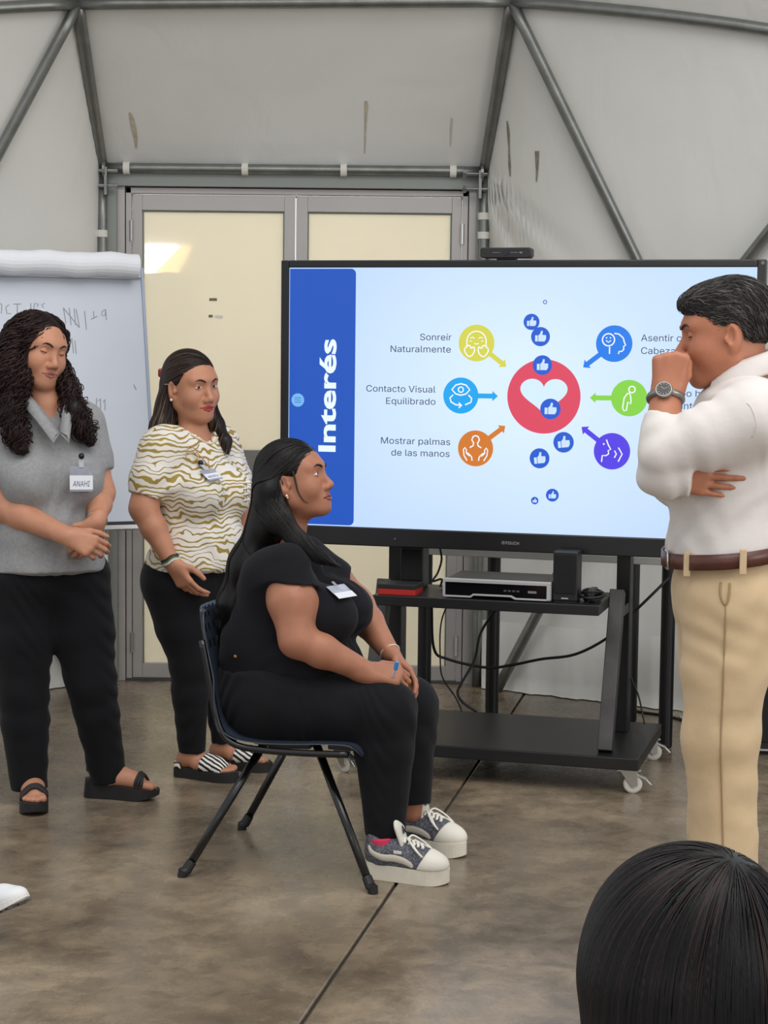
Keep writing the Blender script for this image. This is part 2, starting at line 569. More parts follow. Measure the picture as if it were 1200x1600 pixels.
# tent frame of galvanised pipes
tf = empty('tent_frame', (nA.x, 8.2, 0))
tag(tf, 'grey galvanised steel pipe frame carrying the white tent', 'tent frame')
tfo = Vector((nA.x, 8.2, 0))
def pipe(a, b, r=0.026, bow=None, name='pipe'):
    a = Vector(a); b = Vector(b)
    pts = []
    for k in range(13):
        t = k / 12
        p = a.lerp(b, t)
        if bow: p = p + Vector(bow) * math.sin(PI * t)
        pts.append(p - tfo)
    rs = [r] * 13
    return MB().tube(pts, rs, 14).build(name, M_GALV, tf, smooth=True)
pipe(nA, nB, 0.022)
pipe(nA, nC, 0.025); pipe(nB, nD, 0.025)
pipe(nD, nF, 0.023); pipe(nD, nG, 0.024, bow=(0, 0, 0.025))
pipe(nC, nFl, 0.023); pipe(nC, nGl, 0.024, bow=(0, 0, 0.03))
pipe(nF, nG, 0.023); pipe(nFl, nGl, 0.023)
pipe(nF, (B0.x + 0.06, 8.08, 0), 0.023); pipe(nFl, (A0.x - 0.06, 8.08, 0), 0.023)
pipe(nC, nD, 0.024)
pipe(nA - Vector((0, 0, 0.03)), (nA.x - 0.005, 8.2, 0), 0.021, name='upright'); pipe(nB - Vector((0, 0, 0.03)), (nB.x, 8.2, 0), 0.021, name='upright')
# flattened, bolted pipe ends
for (nd, sg) in ((nA, 1), (nB, -1)):
    mb = MB()
    R = Matrix.Rotation(PI / 2, 3, 'X')
    mb.lathe([(0.0, -0.006), (0.04, -0.006), (0.04, 0.006), (0.0, 0.006)], nd - tfo + Vector((sg * 0.012, -0.02, -0.01)), 16, Matrix.Rotation(PI / 2, 3, 'Y'))
    mb.box(nd - tfo + Vector((sg * 0.02, -0.025, -0.06)), (0.012, 0.05, 0.12))
    mb.build('joint_plate', M_GALV, tf)
    mb = MB()
    for dz in (0.0, -0.065):
        c = nd - tfo + Vector((sg * 0.03, -0.03, -0.015 + dz))
        mb.cyl(c - Vector((0.07, 0, 0)) * 0.9, c + Vector((0.07, 0, 0)) * (0.6), 0.008, 8)
        mb.cyl(c - Vector((0.066, 0, 0)), c - Vector((0.05, 0, 0)), 0.016, 6)
    mb.build('bolt', M_STEEL, tf, smooth=False)
# white fabric loops tying the membrane to the pipes
def tie(p, axis, w=0.028, r=0.027):
    p = Vector(p) - tfo; ax = Vector(axis).normalized()
    MB().tube([p - ax * w / 2, p + ax * w / 2], r, 14).build('fabric_tie', M_TIE, tf, smooth=False)
for px in (198, 383, 537, 708):
    q = nA.lerp(nB, (px - 160) / 597.0)
    tie(q, nB - nA)
for py in (338, 368):
    tie((nB.x, 8.2, W(757, py, 8.2).z), (0, 0, 1), 0.03, 0.026)
tie((nA.x - 0.004, 8.2, W(157, 365, 8.2).z), (0, 0, 1), 0.03, 0.026)
MB().box(Vector(W(145, 366, 8.2)) - tfo, (0.09, 0.004, 0.022)).build('fabric_tie', M_TIE, tf)

# ------------------------------------------------------------------ double door
DY = 8.29
dx0 = W(178, 700, DY).x; dx1 = W(746, 700, DY).x
dtop = W(460, 274, DY).z
door = empty('door_1', ((dx0 + dx1) / 2, DY, 0))
tag(door, 'aluminium framed double door with cream frosted glass panes', kind='structure')
do = Vector(door.location)
def dpart(name, boxes, m, parent=door, bevel=0.002):
    mb = MB()
    for b_ in boxes: mb.bx(b_[0] - do.x, b_[1] - do.x, b_[2], b_[3], b_[4], b_[5])
    return mb.build(name, m, parent, bevel=bevel)
jw = 0.055
dpart('door_light_stop', [(dx0, dx1, -0.03, 0.05, 0, 0.011)], M_ALUD)  # added strip, keeps the backlight from leaking under the leaves
fr = dpart('frame', [(dx0, dx0 + jw, -0.04, 0.06, 0, dtop), (dx1 - jw, dx1, -0.04, 0.06, 0, dtop), (dx0 + jw, dx1 - jw, -0.04, 0.06, dtop - 0.058, dtop)], M_ALU)
# inner rebate of the frame
iw = 0.028
dpart('frame_rebate', [(dx0 + jw + 0.003, dx0 + jw + iw, -0.028, 0.05, 0, dtop - 0.062), (dx1 - jw - iw, dx1 - jw - 0.003, -0.028, 0.05, 0, dtop - 0.062),
                       (dx0 + jw + 0.003, dx1 - jw - 0.003, -0.028, 0.05, dtop - 0.062 - 0.026, dtop - 0.062)], M_ALU)
dpart('shadow_gap', [(dx0 + 0.05, dx0 + 0.088, 0.045, 0.05, 0, dtop - 0.05), (dx1 - 0.088, dx1 - 0.05, 0.045, 0.05, 0, dtop - 0.05), (dx0 + 0.088, dx1 - 0.088, 0.045, 0.05, dtop - 0.095, dtop - 0.05)], M_ALUD, bevel=0)
lx0 = dx0 + jw + iw + 0.004; lx1 = dx1 - jw - iw - 0.004
ltop = dtop - 0.062 - 0.030
xm = W(461, 600, DY).x
rail_t, rail_b = W(385, 703, DY).z, W(385, 738, DY).z
zb = W(213, 1035, DY).z
ztop = W(430, 331, DY).z
st = 0.042
for k, (a, b_) in enumerate(((lx0, xm - 0.003), (xm + 0.003, lx1))):
    leaf = empty('door_leaf', (0, 0, 0), parent=door)
    sl = st if k == 0 else 0.048
    sr = 0.048 if k == 0 else st
    dpart('stile', [(a, a + sl, -0.022, 0.022, 0.012, ltop)], M_ALU, leaf)
    dpart('stile', [(b_ - sr, b_, -0.022, 0.022, 0.012, ltop)], M_ALU, leaf)
    dpart('top_rail', [(a + sl, b_ - sr, -0.022, 0.022, ztop, ltop)], M_ALU, leaf)
    dpart('lock_rail', [(a + sl, b_ - sr, -0.022, 0.022, rail_b, rail_t)], mat('rail_grey', rgb(138, 138, 134), 0.5, 0.3), leaf)
    dpart('bottom_rail', [(a + sl, b_ - sr, -0.022, 0.022, 0.012, zb)], M_ALU, leaf)
    for (z0, z1) in ((zb, rail_b), (rail_t, ztop)):
        dpart('pane', [(a + sl - 0.004, b_ - sr + 0.004, 0.004, 0.010, z0 - 0.004, z1 + 0.004)], M_PANE, leaf, bevel=0)
    # dark glazing bead at the top and edges
    dpart('glazing_bead', [(a + sl, b_ - sr, -0.006, 0.004, ztop - 0.007, ztop), (a + sl, a + sl + 0.006, -0.006, 0.004, zb, ztop - 0.007), (b_ - sr - 0.006, b_ - sr, -0.006, 0.004, zb, ztop - 0.007)],
          mat('glazing_bead_green', rgb(128, 140, 130), 0.4), leaf, bevel=0)
    hx = a - 0.004 if k == 0 else b_ + 0.004
    for py in (361, 1002):
        zc = W(200, py, DY).z
        mb = MB().cyl((hx - do.x, -0.03, zc - 0.045), (hx - do.x, -0.03, zc + 0.045), 0.009, 10)
        mb.build('hinge', M_STEEL, leaf, smooth=False)
    if k == 0:
        for (px, py, w, h) in ((333, 468, 0.034, 0.012), (342, 495, 0.034, 0.014), (329, 494, 0.018, 0.012)):
            c = W(px, py, DY)
            mm = mat('paper_scrap', rgb(236, 232, 222), 0.8) if px == 342 else mat('dark_paper_scrap', rgb(128, 120, 100), 0.8, var=0.35, vscale=160)
            dpart('paper_scrap', [(c.x - w / 2, c.x + w / 2, 0.0, 0.003, c.z - h / 2, c.z + h / 2)], mm, leaf, bevel=0)
# ================================================================== display trolley and what stands on it
TH = math.radians(15.5)
TO = Vector((0.448, 6.49, 0))
ex = Vector((math.cos(TH), -math.sin(TH), 0)); ey = Vector((math.sin(TH), math.cos(TH), 0))
def TL(x, y, z): return TO + ex * x + ey * y + Vector((0, 0, z))

trolley = empty('display_trolley', TO, -TH)
tag(trolley, 'black steel trolley on castors under the large screen', 'trolley')
cx = -0.06
MB().bx(cx - 0.55, cx + 0.55, -0.19, 0.44, 0.085, 0.128).build('base_plate', M_BLACKM, trolley, bevel=0.004)
MB().bx(cx - 0.40, cx + 0.40, -0.16, 0.20, 0.604, 0.640).build('shelf', M_BLACKM, trolley, bevel=0.003)
for sg in (-1, 1):
    x = cx + sg * 0.425
    MB().bx(x - 0.025, x + 0.025, 0.235, 0.315, 0.128, 1.50).build('column', M_BLACKM, trolley, bevel=0.003)
    x2 = cx + sg * 0.425
    mb = MB().bar((x2, -0.115, 0.13), (x2, 0.10, 0.66), 0.05, 0.05, (0, 1, 0))
    mb.build('slanted_brace', mat('sheen_grey_steel', rgb(62, 60, 60), 0.45, 0.3, var=0.35, vscale=9, bump=0.05, bscale=120), trolley, bevel=0.003)  # reflection on the black braces put into a paler grey colour
    MB().bar((x2, 0.06, 0.585), (x2, 0.24, 0.585), 0.045, 0.035, (0, 0, 1)).build('shelf_arm', M_BLACKM, trolley, bevel=0.003)
    MB().bx(x - 0.02, x + 0.02, 0.115, 0.235, 1.05, 1.50).build('mount_rail', M_BLACKM, trolley, bevel=0.003)
MB().bx(cx - 0.43, cx + 0.43, 0.20, 0.235, 1.36, 1.43).build('crossbar', M_BLACKM, trolley, bevel=0.003)
MB().bx(cx - 0.43, cx + 0.43, 0.20, 0.235, 1.10, 1.17).build('crossbar', M_BLACKM, trolley, bevel=0.003)
M_CAST = mat('castor_wheel', rgb(205, 202, 194), 0.45)
for (x, y) in ((cx - 0.51, -0.145), (cx + 0.51, -0.145), (cx - 0.51, 0.39), (cx + 0.51, 0.39)):
    c = empty('castor', (x, y, 0), math.radians(12 if x > 0 else -28), trolley)
    MB().bx(-0.04, 0.04, -0.03, 0.03, 0.079, 0.085).build('top_plate', M_STEEL, c, bevel=0.001)
    mb = MB()
    for s_ in (-1, 1):
        mb.prism([(-0.03, 0.079), (0.03, 0.079), (0.033, 0.03), (0.014, 0.02), (0.006, 0.03)], s_ * 0.016 - 0.002, s_ * 0.016 + 0.002)
    mb.build('fork', M_STEEL, c, bevel=0.001)
    mb = MB().lathe([(0.004, -0.012), (0.026, -0.012), (0.032, -0.009), (0.032, 0.009), (0.026, 0.012), (0.004, 0.012)], (0.016, 0, 0.032), 20, Matrix.Rotation(PI / 2, 3, 'X'))
    mb.build('wheel', M_CAST, c, smooth=False)
    mb = MB().bar((0.02, 0, 0.068), (0.062, 0, 0.048), 0.032, 0.006, (0, 0, 1)).bar((0.058, 0, 0.05), (0.078, 0, 0.03), 0.032, 0.005, (0, 0, 1))
    mb.build('brake_pedal', M_STEEL, c, bevel=0.001)

# ------------------------------------------------------------------ the display
SW, SZ0, SZ1 = 1.650, 0.862, 1.786
hw = SW / 2
tv = empty('interactive_display', TO + ey * 0 + Vector((0, 0, 0.79)), -TH)
tag(tv, 'large black flat screen showing a blue and white slide', 'display')
TZ = 0.79
def tz(z): return z - TZ
mb = MB()
oz0, oz1 = 0.795, 1.812
ox = hw + 0.030
mb.bx(-ox, -hw, -0.012, 0.05, tz(oz0), tz(oz1)); mb.bx(hw, ox, -0.012, 0.05, tz(oz0), tz(oz1))
mb.bx(-hw, hw, -0.012, 0.05, tz(SZ1), tz(oz1)); mb.bx(-hw, hw, -0.012, 0.05, tz(oz0), tz(SZ0))
mb.build('bezel', mat('black_bezel', rgb(20, 20, 23), 0.3, spec=0.5), tv, bevel=0.004)
MB().bx(-ox + 0.01, ox - 0.01, 0.05, 0.075, tz(oz0 + 0.01), tz(oz1 - 0.01)).bx(-0.6, 0.6, 0.075, 0.112, tz(1.0), tz(1.6)).build('back_cover', M_BLACKP, tv, bevel=0.004)
for (x, z, r_) in ((-0.78, oz0 + 0.03, .004), (0.78, oz0 + 0.03, .004), (-0.42, oz0 + 0.03, .003), (ox - 0.012, oz1 - 0.012, .006)):
    MB().cyl((x, -0.012, tz(z)), (x, -0.014, tz(z)), r_, 8).build('screw_cap', mat('dull_grey_dot', rgb(110, 110, 112), 0.5), tv)
text_mesh('maker_lettering', 'i3TOUCH', lambda a, b: (a, -0.0135, b + tz(oz0 + 0.026)), mat('bezel_lettering', rgb(150, 150, 155), 0.5), tv, height=0.014, width=0.062, align='CENTER', bold=0.01)

def screen_material():
    m, nt, b = node_mat('lit_slide_background')
    N = nt.nodes.new; L = nt.links.new
    tc = N('ShaderNodeTexCoord')
    sx = N('ShaderNodeSeparateXYZ'); L(tc.outputs['Object'], sx.inputs[0])
    g = N('ShaderNodeTexGradient'); g.gradient_type = 'SPHERICAL'
    mp = N('ShaderNodeMapping'); mp.inputs['Location'].default_value = (-0.02, 0, -0.62); mp.inputs['Scale'].default_value = (0.95, 0.0, 1.1)
    L(tc.outputs['Object'], mp.inputs[0]); L(mp.outputs[0], g.inputs[0])
    r = N('ShaderNodeValToRGB'); e = r.color_ramp.elements
    e[0].position = 0.0; e[0].color = rgb(176, 204, 248); e[1].position = 0.85; e[1].color = rgb(214, 234, 252)
    L(g.outputs['Fac'], r.inputs[0])
    b.inputs['Base Color'].default_value = (0.01, 0.01, 0.012, 1); b.inputs['Roughness'].default_value = 0.22
    L(r.outputs[0], b.inputs['Emission Color']); b.inputs['Emission Strength'].default_value = 0.98
    return m
scr = MB().bx(-hw, hw, -0.004, 0.04, tz(SZ0), tz(SZ1)).build('screen', screen_material(), tv)

_n = Vector((-ey.x, -ey.y, 0))
def SP(px, py):
    """pixel of the photograph -> (x, z) measured on the slide"""
    d = ray(px, py)
    c = Vector((0, 0, CAM_H))
    t = (TO - c).dot(_n) / d.dot(_n)
    p = c + d * t - TO
    return p.dot(ex), tz(p.z)
class Flat:
    """one flat printed shape of the slide, a thin film in front of the screen"""
    def __init__(s, layer): s.mb = MB(); s.y = -0.0046 - 0.0004 * layer
    def poly(s, pts):
        n = len(pts)
        s.mb.add([(x, s.y, z) for x, z in pts], [tuple(range(n - 1, -1, -1))]); return s
    def disc(s, c, r, n=40):
        return s.poly([(c[0] + r * math.cos(-2 * PI * k / n), c[1] + r * math.sin(-2 * PI * k / n)) for k in range(n)][::-1])
    def stroke(s, pts, w, closed=False):
        pts = [Vector((p[0], 0, p[1])) for p in pts]
        m = len(pts); vs = []
        for i, p in enumerate(pts):
            a = pts[(i - 1) % m] if (closed or i > 0) else p
            b = pts[(i + 1) % m] if (closed or i < m - 1) else p
            t = (b - a).normalized(); nn = Vector((-t.z, 0, t.x)) * (w / 2)
            vs += [(p.x + nn.x, s.y, p.z + nn.z), (p.x - nn.x, s.y, p.z - nn.z)]
        fs = [(2 * i, 2 * i + 1, 2 * ((i + 1) % m) + 1, 2 * ((i + 1) % m)) for i in range(m if closed else m - 1)]
        s.mb.add(vs, fs); return s
    def out(s, name, m, parent=None): return s.mb.build(name, m, parent or scr)
def arc(c, r, a0, a1, n=20, ry=None):
    ry = r if ry is None else ry
    return [(c[0] + r * math.cos(math.radians(a0 + (a1 - a0) * k / n)), c[1] + ry * math.sin(math.radians(a0 + (a1 - a0) * k / n))) for k in range(n + 1)]
E_WHITE = emissive('slide_white', rgb(226, 240, 255), 1.0)
E_LINE = emissive('slide_icon_line', rgb(236, 240, 246), 1.0)
E_TEXT = emissive('slide_text_ink', rgb(38, 46, 84), 0.9)
E_BAND = emissive('slide_blue_band', rgb(4, 80, 188), 0.92)

# title band with rounded corners
x0, zt = -hw + 0.002, tz(SZ1) - 0.004
xb1 = SP(555, 620)[0]; zb_ = tz(SZ0) + 0.004
rr = 0.018
Flat(0).poly([(x0, zb_), (xb1 - rr, zb_)] + arc((xb1 - rr, zb_ + rr), rr, -90, 0, 6) + arc((xb1 - rr, zt - rr), rr, 0, 90, 6) + [(x0, zt)]).out('title_band', E_BAND)
# vertical title
c0 = SP(524, 706); c1 = SP(524, 530)
text_mesh('slide_title', 'Interés', lambda a, b: (c0[0] - b, -0.0062, c0[1] + a), E_WHITE, scr, height=0.064, width=c1[1] - c0[1], bold=0.028, hand=True)
c = SP(466, 625)
Flat(1).disc(c, 0.024).out('menu_button', emissive('slide_pale_blue', rgb(112, 176, 232), 1.0))
f = Flat(2)
for dz in (-0.008, 0, 0.008): f.stroke([(c[0] - 0.012, c[1] + dz), (c[0] + 0.012, c[1] + dz)], 0.002)
f.out('menu_bars', E_BAND)

def slide_text(s, px, py, align, capx, name='slide_caption', wpx=None):
    p = SP(px, py)
    w = None
    if wpx: w = abs(SP(px - wpx, py)[0] - p[0])
    text_mesh(name, s, lambda a, b: (p[0] + a, -0.0062, p[1] + b), E_TEXT, scr, height=capx, width=w, align=align)
CAP = 0.0325
slide_text('Sonreír', 706, 532, 'RIGHT', CAP, wpx=49)
slide_text('Naturalmente', 705, 551, 'RIGHT', CAP, wpx=94)
slide_text('Contacto Visual', 681, 613.5, 'RIGHT', CAP, wpx=108)
slide_text('Equilibrado', 681, 632.5, 'RIGHT', CAP, wpx=77)
slide_text('Mostrar palmas', 704, 695.5, 'RIGHT', CAP, wpx=108)
slide_text('de las manos', 703, 714, 'RIGHT', CAP, wpx=91)
slide_text('Asentir con la', 1002, 533, 'LEFT', CAP, wpx=-98)
slide_text('Cabeza', 1002, 553, 'LEFT', CAP, wpx=-53)
slide_text('Cuerpo hacia', 1027, 619, 'LEFT', CAP, wpx=-98)
slide_text('adelante', 1027, 638.5, 'LEFT', CAP, wpx=-64)

LW = 0.0048
def icon(px, py, rpx, colour, head, name):
    c = SP(px, py); r = abs(SP(px + rpx, py)[0] - c[0])
    m = emissive('slide_' + name, colour, 1.0)
    f = Flat(1); f.disc(c, r, 48)
    h = SP(*head)
    d = Vector((h[0] - c[0], h[1] - c[1])); ln = d.length; d.normalize(); n = Vector((-d.y, d.x))
    def q(a, b): return (c[0] + d.x * a + n.x * b, c[1] + d.y * a + n.y * b)
    w = 0.0085; hl = 0.020; hwid = 0.018
    f.poly([q(r * 0.95, w), q(r * 0.95, -w), q(ln - hl, -w), q(ln - hl, -hwid), q(ln, 0), q(ln - hl, hwid), q(ln - hl, w)])
    o = f.out(name + '_disc', m)
    return c, r, o
# smile
c, r, o = icon(745, 536, 28, rgb(206, 205, 72), (791.5, 573), 'yellow')
k = r / 28.0
def P(dx, dy): return (c[0] + dx * k, c[1] - dy * k)
f = Flat(2)
f.stroke([P(-15, 5)] + [(c[0] + 15 * k * math.cos(math.radians(a)), c[1] + (3 + 15 * math.sin(math.radians(a))) * k) for a in range(180, -1, -12)] + [P(15, 5)], LW * 0.9)
for sx_ in (-1, 1):
    f.stroke([P(sx_ * 10, -7), P(sx_ * 6.5, -9), P(sx_ * 3, -7)], LW * .7)
    f.stroke([P(sx_ * 11, -3), P(sx_ * 7, -3)], LW * .6)
    f.stroke(spline([(c[0] + sx_ * a * k, 0, c[1] - b * k) for a, b in ((5, 5), (10, 3.5), (17, 6), (18.5, 12), (13, 20), (7, 19), (3, 12))], 4, True) and
             [(v.x, v.z) for v in spline([(c[0] + sx_ * a * k, 0, c[1] - b * k) for a, b in ((4, 6), (8, 8), (11, 3.5), (17, 7), (18.5, 12), (13, 20), (7, 19), (3, 12))], 4, True)], LW * .9, True)
f.stroke([P(-3.5, 0), P(-1.5, 1.6), P(1.5, 1.6), P(3.5, 0)], LW * .7)
f.out('smile_icon', E_LINE)
# eye contact
c, r, o = icon(720.5, 618, 27.5, rgb(2, 160, 232), (778.5, 619), 'cyan')
k = r / 27.5
f = Flat(2)
f.stroke([P(-14, -9), P(-8, -16), P(0, -18), P(8, -16), P(14, -9), P(8, -2.5), P(0, -0.5), P(-8, -2.5)], LW, True)
f.stroke([(c[0] + 4 * k * math.cos(a * PI / 8), c[1] + 9 * k + 4 * k * math.sin(a * PI / 8)) for a in range(16)], LW * .9, True)
f.stroke([P(-12, -1), P(-17, 4), P(-15, 10), P(-8, 14), P(1, 15)], LW); f.stroke([P(-3, 11), P(1.5, 15), P(-3, 19)], LW)
f.stroke([P(12, -1), P(17, 4), P(16, 10), P(7, 14)], LW)
f.out('eye_icon', E_LINE)
# open palms
c, r, o = icon(743.5, 700.5, 27.5, rgb(205, 118, 42), (790, 665.5), 'orange')
k = r / 27.5
f = Flat(2)
f.stroke([P(-9, -1), P(-4, -4), P(-3, -8), P(-6, -13), P(-4, -18), P(0, -19.5), P(4, -18), P(6, -13), P(3, -8), P(4, -4), P(9, -1)], LW)
for sx_ in (-1, 1):
    def Q(a, b): return (c[0] + sx_ * a * k, c[1] - b * k)
    f.stroke([Q(5, 19), Q(6, 13), Q(11, 8), Q(15, 7)], LW * .9)
    f.stroke([Q(13, 19), Q(18, 11), Q(19, 2), Q(16.5, -1), Q(14.5, 2), Q(14, 8), Q(9, 12)], LW * .9)
f.out('palms_icon', E_LINE)
# nodding heads
c, r, o = icon(960, 537, 28.5, rgb(12, 118, 226), (911.5, 574), 'blue')
k = r / 28.5
f = Flat(2)
f.stroke([(c[0] + (-9 + 9.5 * math.cos(a * PI / 12)) * k, c[1] + (6 + 9.5 * math.sin(a * PI / 12)) * k) for a in range(24)], LW * .9, True)
f.stroke([P(-13, -5), P(-9, -2), P(-5, -5)], LW * .7)
for sx_ in (-12, -6): f.disc(P(sx_, -9), 1.2 * k, 8)
f.stroke([P(-7, 5), P(-7, 16)], LW * .9)
f.stroke([P(0, -16), P(7, -15), P(14, -9), P(16, -2), P(18, 2), P(15, 4), P(15, 9), P(12, 12), P(8, 12), P(7, 16)], LW * .9)
f.out('nod_icon', E_LINE)
# leaning body
c, r, o = icon(983.5, 622, 28.5, rgb(128, 204, 62), (922, 621.5), 'green')
k = r / 28.5
f = Flat(2)
f.stroke([(c[0] + (4 + 5 * math.cos(a * PI / 10)) * k, c[1] + (13.5 + 5 * math.sin(a * PI / 10)) * k) for a in range(20)], LW * .9, True)
f.stroke([P(-3, -7), P(-8, 0), P(-10, 16), P(-8, 20), P(-4, 19), P(-2, 6), P(3, 9), P(3, 6), P(2, -4), P(0, -8)], LW * .9, True)
f.out('lean_icon', E_LINE)
# speaking
c, r, o = icon(956.5, 705, 28.5, rgb(78, 56, 222), (909, 667), 'purple')
k = r / 28.5
f = Flat(2)
f.stroke([P(-9, -18), P(-6, -10), P(-2, -3), P(-6, -1), P(-5, 4), P(-9, 7), P(-15, 7), P(-16, 17)], LW * .9)
f.disc(P(-13, -11), 1.5 * k, 8)
f.stroke([P(4, -1), P(7, 4), P(4, 10)], LW * .9); f.stroke([P(10, -6), P(16, 4), P(10, 16)], LW * .9)
f.out('voice_icon', E_LINE)
# red ring with a heart
c = SP(850, 619.5); r = abs(SP(907.5, 619.5)[0] - c[0]); k = r / 57.5
E_RED = emissive('slide_red', rgb(214, 66, 92), 1.0)
Flat(1).disc(c, r, 72).out('red_disc', E_RED)
hp = []
for i in range(60):
    t = 2 * PI * i / 60
    hx = 16 * math.sin(t) ** 3; hz = 13 * math.cos(t) - 5 * math.cos(2 * t) - 2 * math.cos(3 * t) - math.cos(4 * t)
    hp.append((c[0] + hx * 2.32 * k, c[1] + (hz * 1.95 + 4) * k))
f = Flat(2)
f.poly(hp[::-1] if False else hp[::-1]); f.out('white_heart', emissive('slide_heart', rgb(206, 230, 252), 1.0))
# thumbs-up badges
def thumb(px, py, rpx, tilt=0.0):
    c = SP(px, py); r = abs(SP(px + rpx, py)[0] - c[0])
    lay = 3
    o = Flat(lay).disc(c, r, 32).out('thumb_badge', emissive('slide_badge_blue', rgb(24, 86, 202), 1.0))
    k = r / 16.0; ct, st_ = math.cos(tilt), math.sin(tilt)
    def T(a, b): return (c[0] + (a * ct - b * st_) * k, c[1] + (a * st_ + b * ct) * k)
    f = Flat(lay + 1)
    f.poly([T(-9, -8), T(-9, 2), T(-4.5, 2), T(-4.5, -8)][::-1] if False else [T(-4.5, -8), T(-4.5, 2), T(-9, 2), T(-9, -8)][::-1])
    f.poly([T(-3.5, -8), T(7, -8), T(9.5, -4), T(9.5, 2.5), T(3, 3), T(4, 9), T(1, 10), T(-0.5, 5), T(-3.5, 2)])
    f.out('thumb_icon', emissive('slide_thumb', rgb(196, 220, 246), 1.0))
for a in ((831, 503, 12.5), (845, 526, 14.8), (848, 570.5, 15.2), (860.5, 639, 16), (881, 691, 16, 0.12), (843.5, 716, 15.5, 0.12), (863.5, 773.5, 10), (836, 782, 5.8)): thumb(*a)
f = Flat(1); c = SP(852, 472); f.stroke([(c[0] + 0.006 * math.cos(a * PI / 8), c[1] + 0.006 * math.sin(a * PI / 8)) for a in range(16)], 0.003, True).out('small_ring', emissive('slide_ring', rgb(70, 96, 170), 1.0))

# ------------------------------------------------------------------ webcam on the display
wc = empty('conference_camera', TL(0, 0.01, oz1), -TH)
xw0 = SP(752, 400)[0]; xw1 = SP(831, 400)[0]; xc = (xw0 + xw1) / 2; ww = (xw1 - xw0)
tag(wc, 'slim black conference camera sitting on top of the large screen', 'webcam')
MB().bx(xc - 0.035, xc + 0.03, -0.012, 0.04, 0.0, 0.008).build('foot', M_BLACKP, wc, bevel=0.002)
mb = MB().prism([(xc - ww / 2, 0.012), (xc - ww / 2 + 0.008, 0.006), (xc + ww / 2 - 0.006, 0.006), (xc + ww / 2, 0.014), (xc + ww / 2, 0.036), (xc + ww / 2 - 0.005, 0.042), (xc - ww / 2 + 0.006, 0.042), (xc - ww / 2, 0.037)], -0.03, 0.03)
mb.build('housing', M_BLACKP, wc, bevel=0.003)
MB().cyl((xc + 0.002, -0.030, 0.025), (xc + 0.002, -0.0335, 0.025), 0.009, 16).build('lens', mat('lens_glass', rgb(30, 34, 42), 0.08), wc)
for (a, b_, c_, d_) in ((-0.045, -0.018, .024, .0255), (.018, .045, .024, .0255), (.05, .06, .022, .027)):
    MB().bx(xc + a, xc + b_, -0.031, -0.03, c_, d_).build('front_mark', mat('grey_print', rgb(120, 122, 126), 0.5), wc)

# ------------------------------------------------------------------ on the shelf
SHZ = 0.640
nv = empty('video_recorder', TL(-0.02, -0.02, SHZ), -TH)
tag(nv, 'flat black recorder box with silver front on the trolley shelf', 'recorder')
MB().bx(-0.185, 0.185, -0.10, 0.14, 0.006, 0.066).build('case', mat('recorder_case', rgb(58, 58, 60), 0.45, 0.3), nv, bevel=0.002)
M_SILV = mat('silver_plastic', rgb(196, 196, 198), 0.3, 0.4)
mb = MB()
mb.bx(-0.19, 0.19, -0.125, -0.10, 0.056, 0.068); mb.bx(-0.19, -0.182, -0.125, -0.10, 0.004, 0.056); mb.bx(0.176, 0.19, -0.125, -0.10, 0.004, 0.056)
mb.prism([(-0.19, 0.004), (-0.09, 0.004), (-0.08, 0.012), (0.05, 0.012), (0.065, 0.004), (0.19, 0.004), (0.19, 0.01), (0.068, 0.01), (0.053, 0.018), (-0.083, 0.018), (-0.093, 0.010), (-0.19, 0.010)], -0.125, -0.10)
mb.build('front_trim', M_SILV, nv, bevel=0.001)
MB().bx(-0.182, 0.176, -0.118, -0.101, 0.01, 0.056).build('front_panel', mat('gloss_black', rgb(14, 14, 16), 0.12), nv)
for x in (0.03, 0.045, 0.06, 0.075): MB().bx(x - 0.005, x + 0.005, -0.1195, -0.118, 0.03, 0.036).build('indicator', mat('indicator_grey', rgb(70, 74, 84), 0.4), nv)
MB().bx(0.11, 0.14, -0.1195, -0.118, 0.028, 0.036).build('usb_port', mat('port_grey', rgb(120, 120, 124), 0.4), nv)
for x in (-0.15, 0.15):
    for y in (-0.08, 0.11): MB().cyl((x, y, 0), (x, y, 0.006), 0.012, 10).build('rubber_foot', M_CABLE, nv)

rb = empty('red_box', TL(-0.385, -0.09, SHZ), -TH)
tag(rb, 'thin red and black box lying flat at the left end of the shelf', 'box')
MB().bx(-0.06, 0.075, -0.05, 0.06, 0.0, 0.022).build('tray', mat('red_card', rgb(176, 36, 30), 0.5, bump=0.03), rb, bevel=0.002)
MB().bx(-0.062, 0.077, -0.052, 0.062, 0.022, 0.038).build('lid', mat('black_card', rgb(28, 26, 28), 0.5), rb, bevel=0.002)

def speaker(name, loc, w, d, h, label, z0=0.0):
    o = empty(name, loc, -TH)
    tag(o, label, 'speaker', 'desktop speakers on the trolley shelf')
    MB().bx(-w / 2, w / 2, -d / 2, d / 2, 0.004, h).build('cabinet', M_BLACKP, o, bevel=0.004)
    MB().bx(-w / 2 + 0.006, w / 2 - 0.006, -d / 2 - 0.006, -d / 2, 0.03, h - 0.008).build('grille', mat('speaker_cloth', rgb(17, 17, 19), 0.9, bump=0.2, bscale=700), o, bevel=0.003)
    MB().bx(-w / 2 + 0.004, w / 2 - 0.004, -d / 2 + 0.004, d / 2 - 0.004, 0, 0.004).build('foot_pad', M_CABLE, o)
    MB().bx(-0.012, 0.012, -d / 2 - 0.003, -d / 2 + 0.001, 0.012, 0.016).build('badge', M_SILV, o)
    return o
speaker('desktop_speaker', TL(0.215, -0.075, SHZ), 0.085, 0.09, 0.175, 'black desktop speaker right of the silver-fronted recorder')
speaker('desktop_speaker', TL(-0.375, 0.10, SHZ), 0.085, 0.09, 0.150, 'black desktop speaker behind the red box')
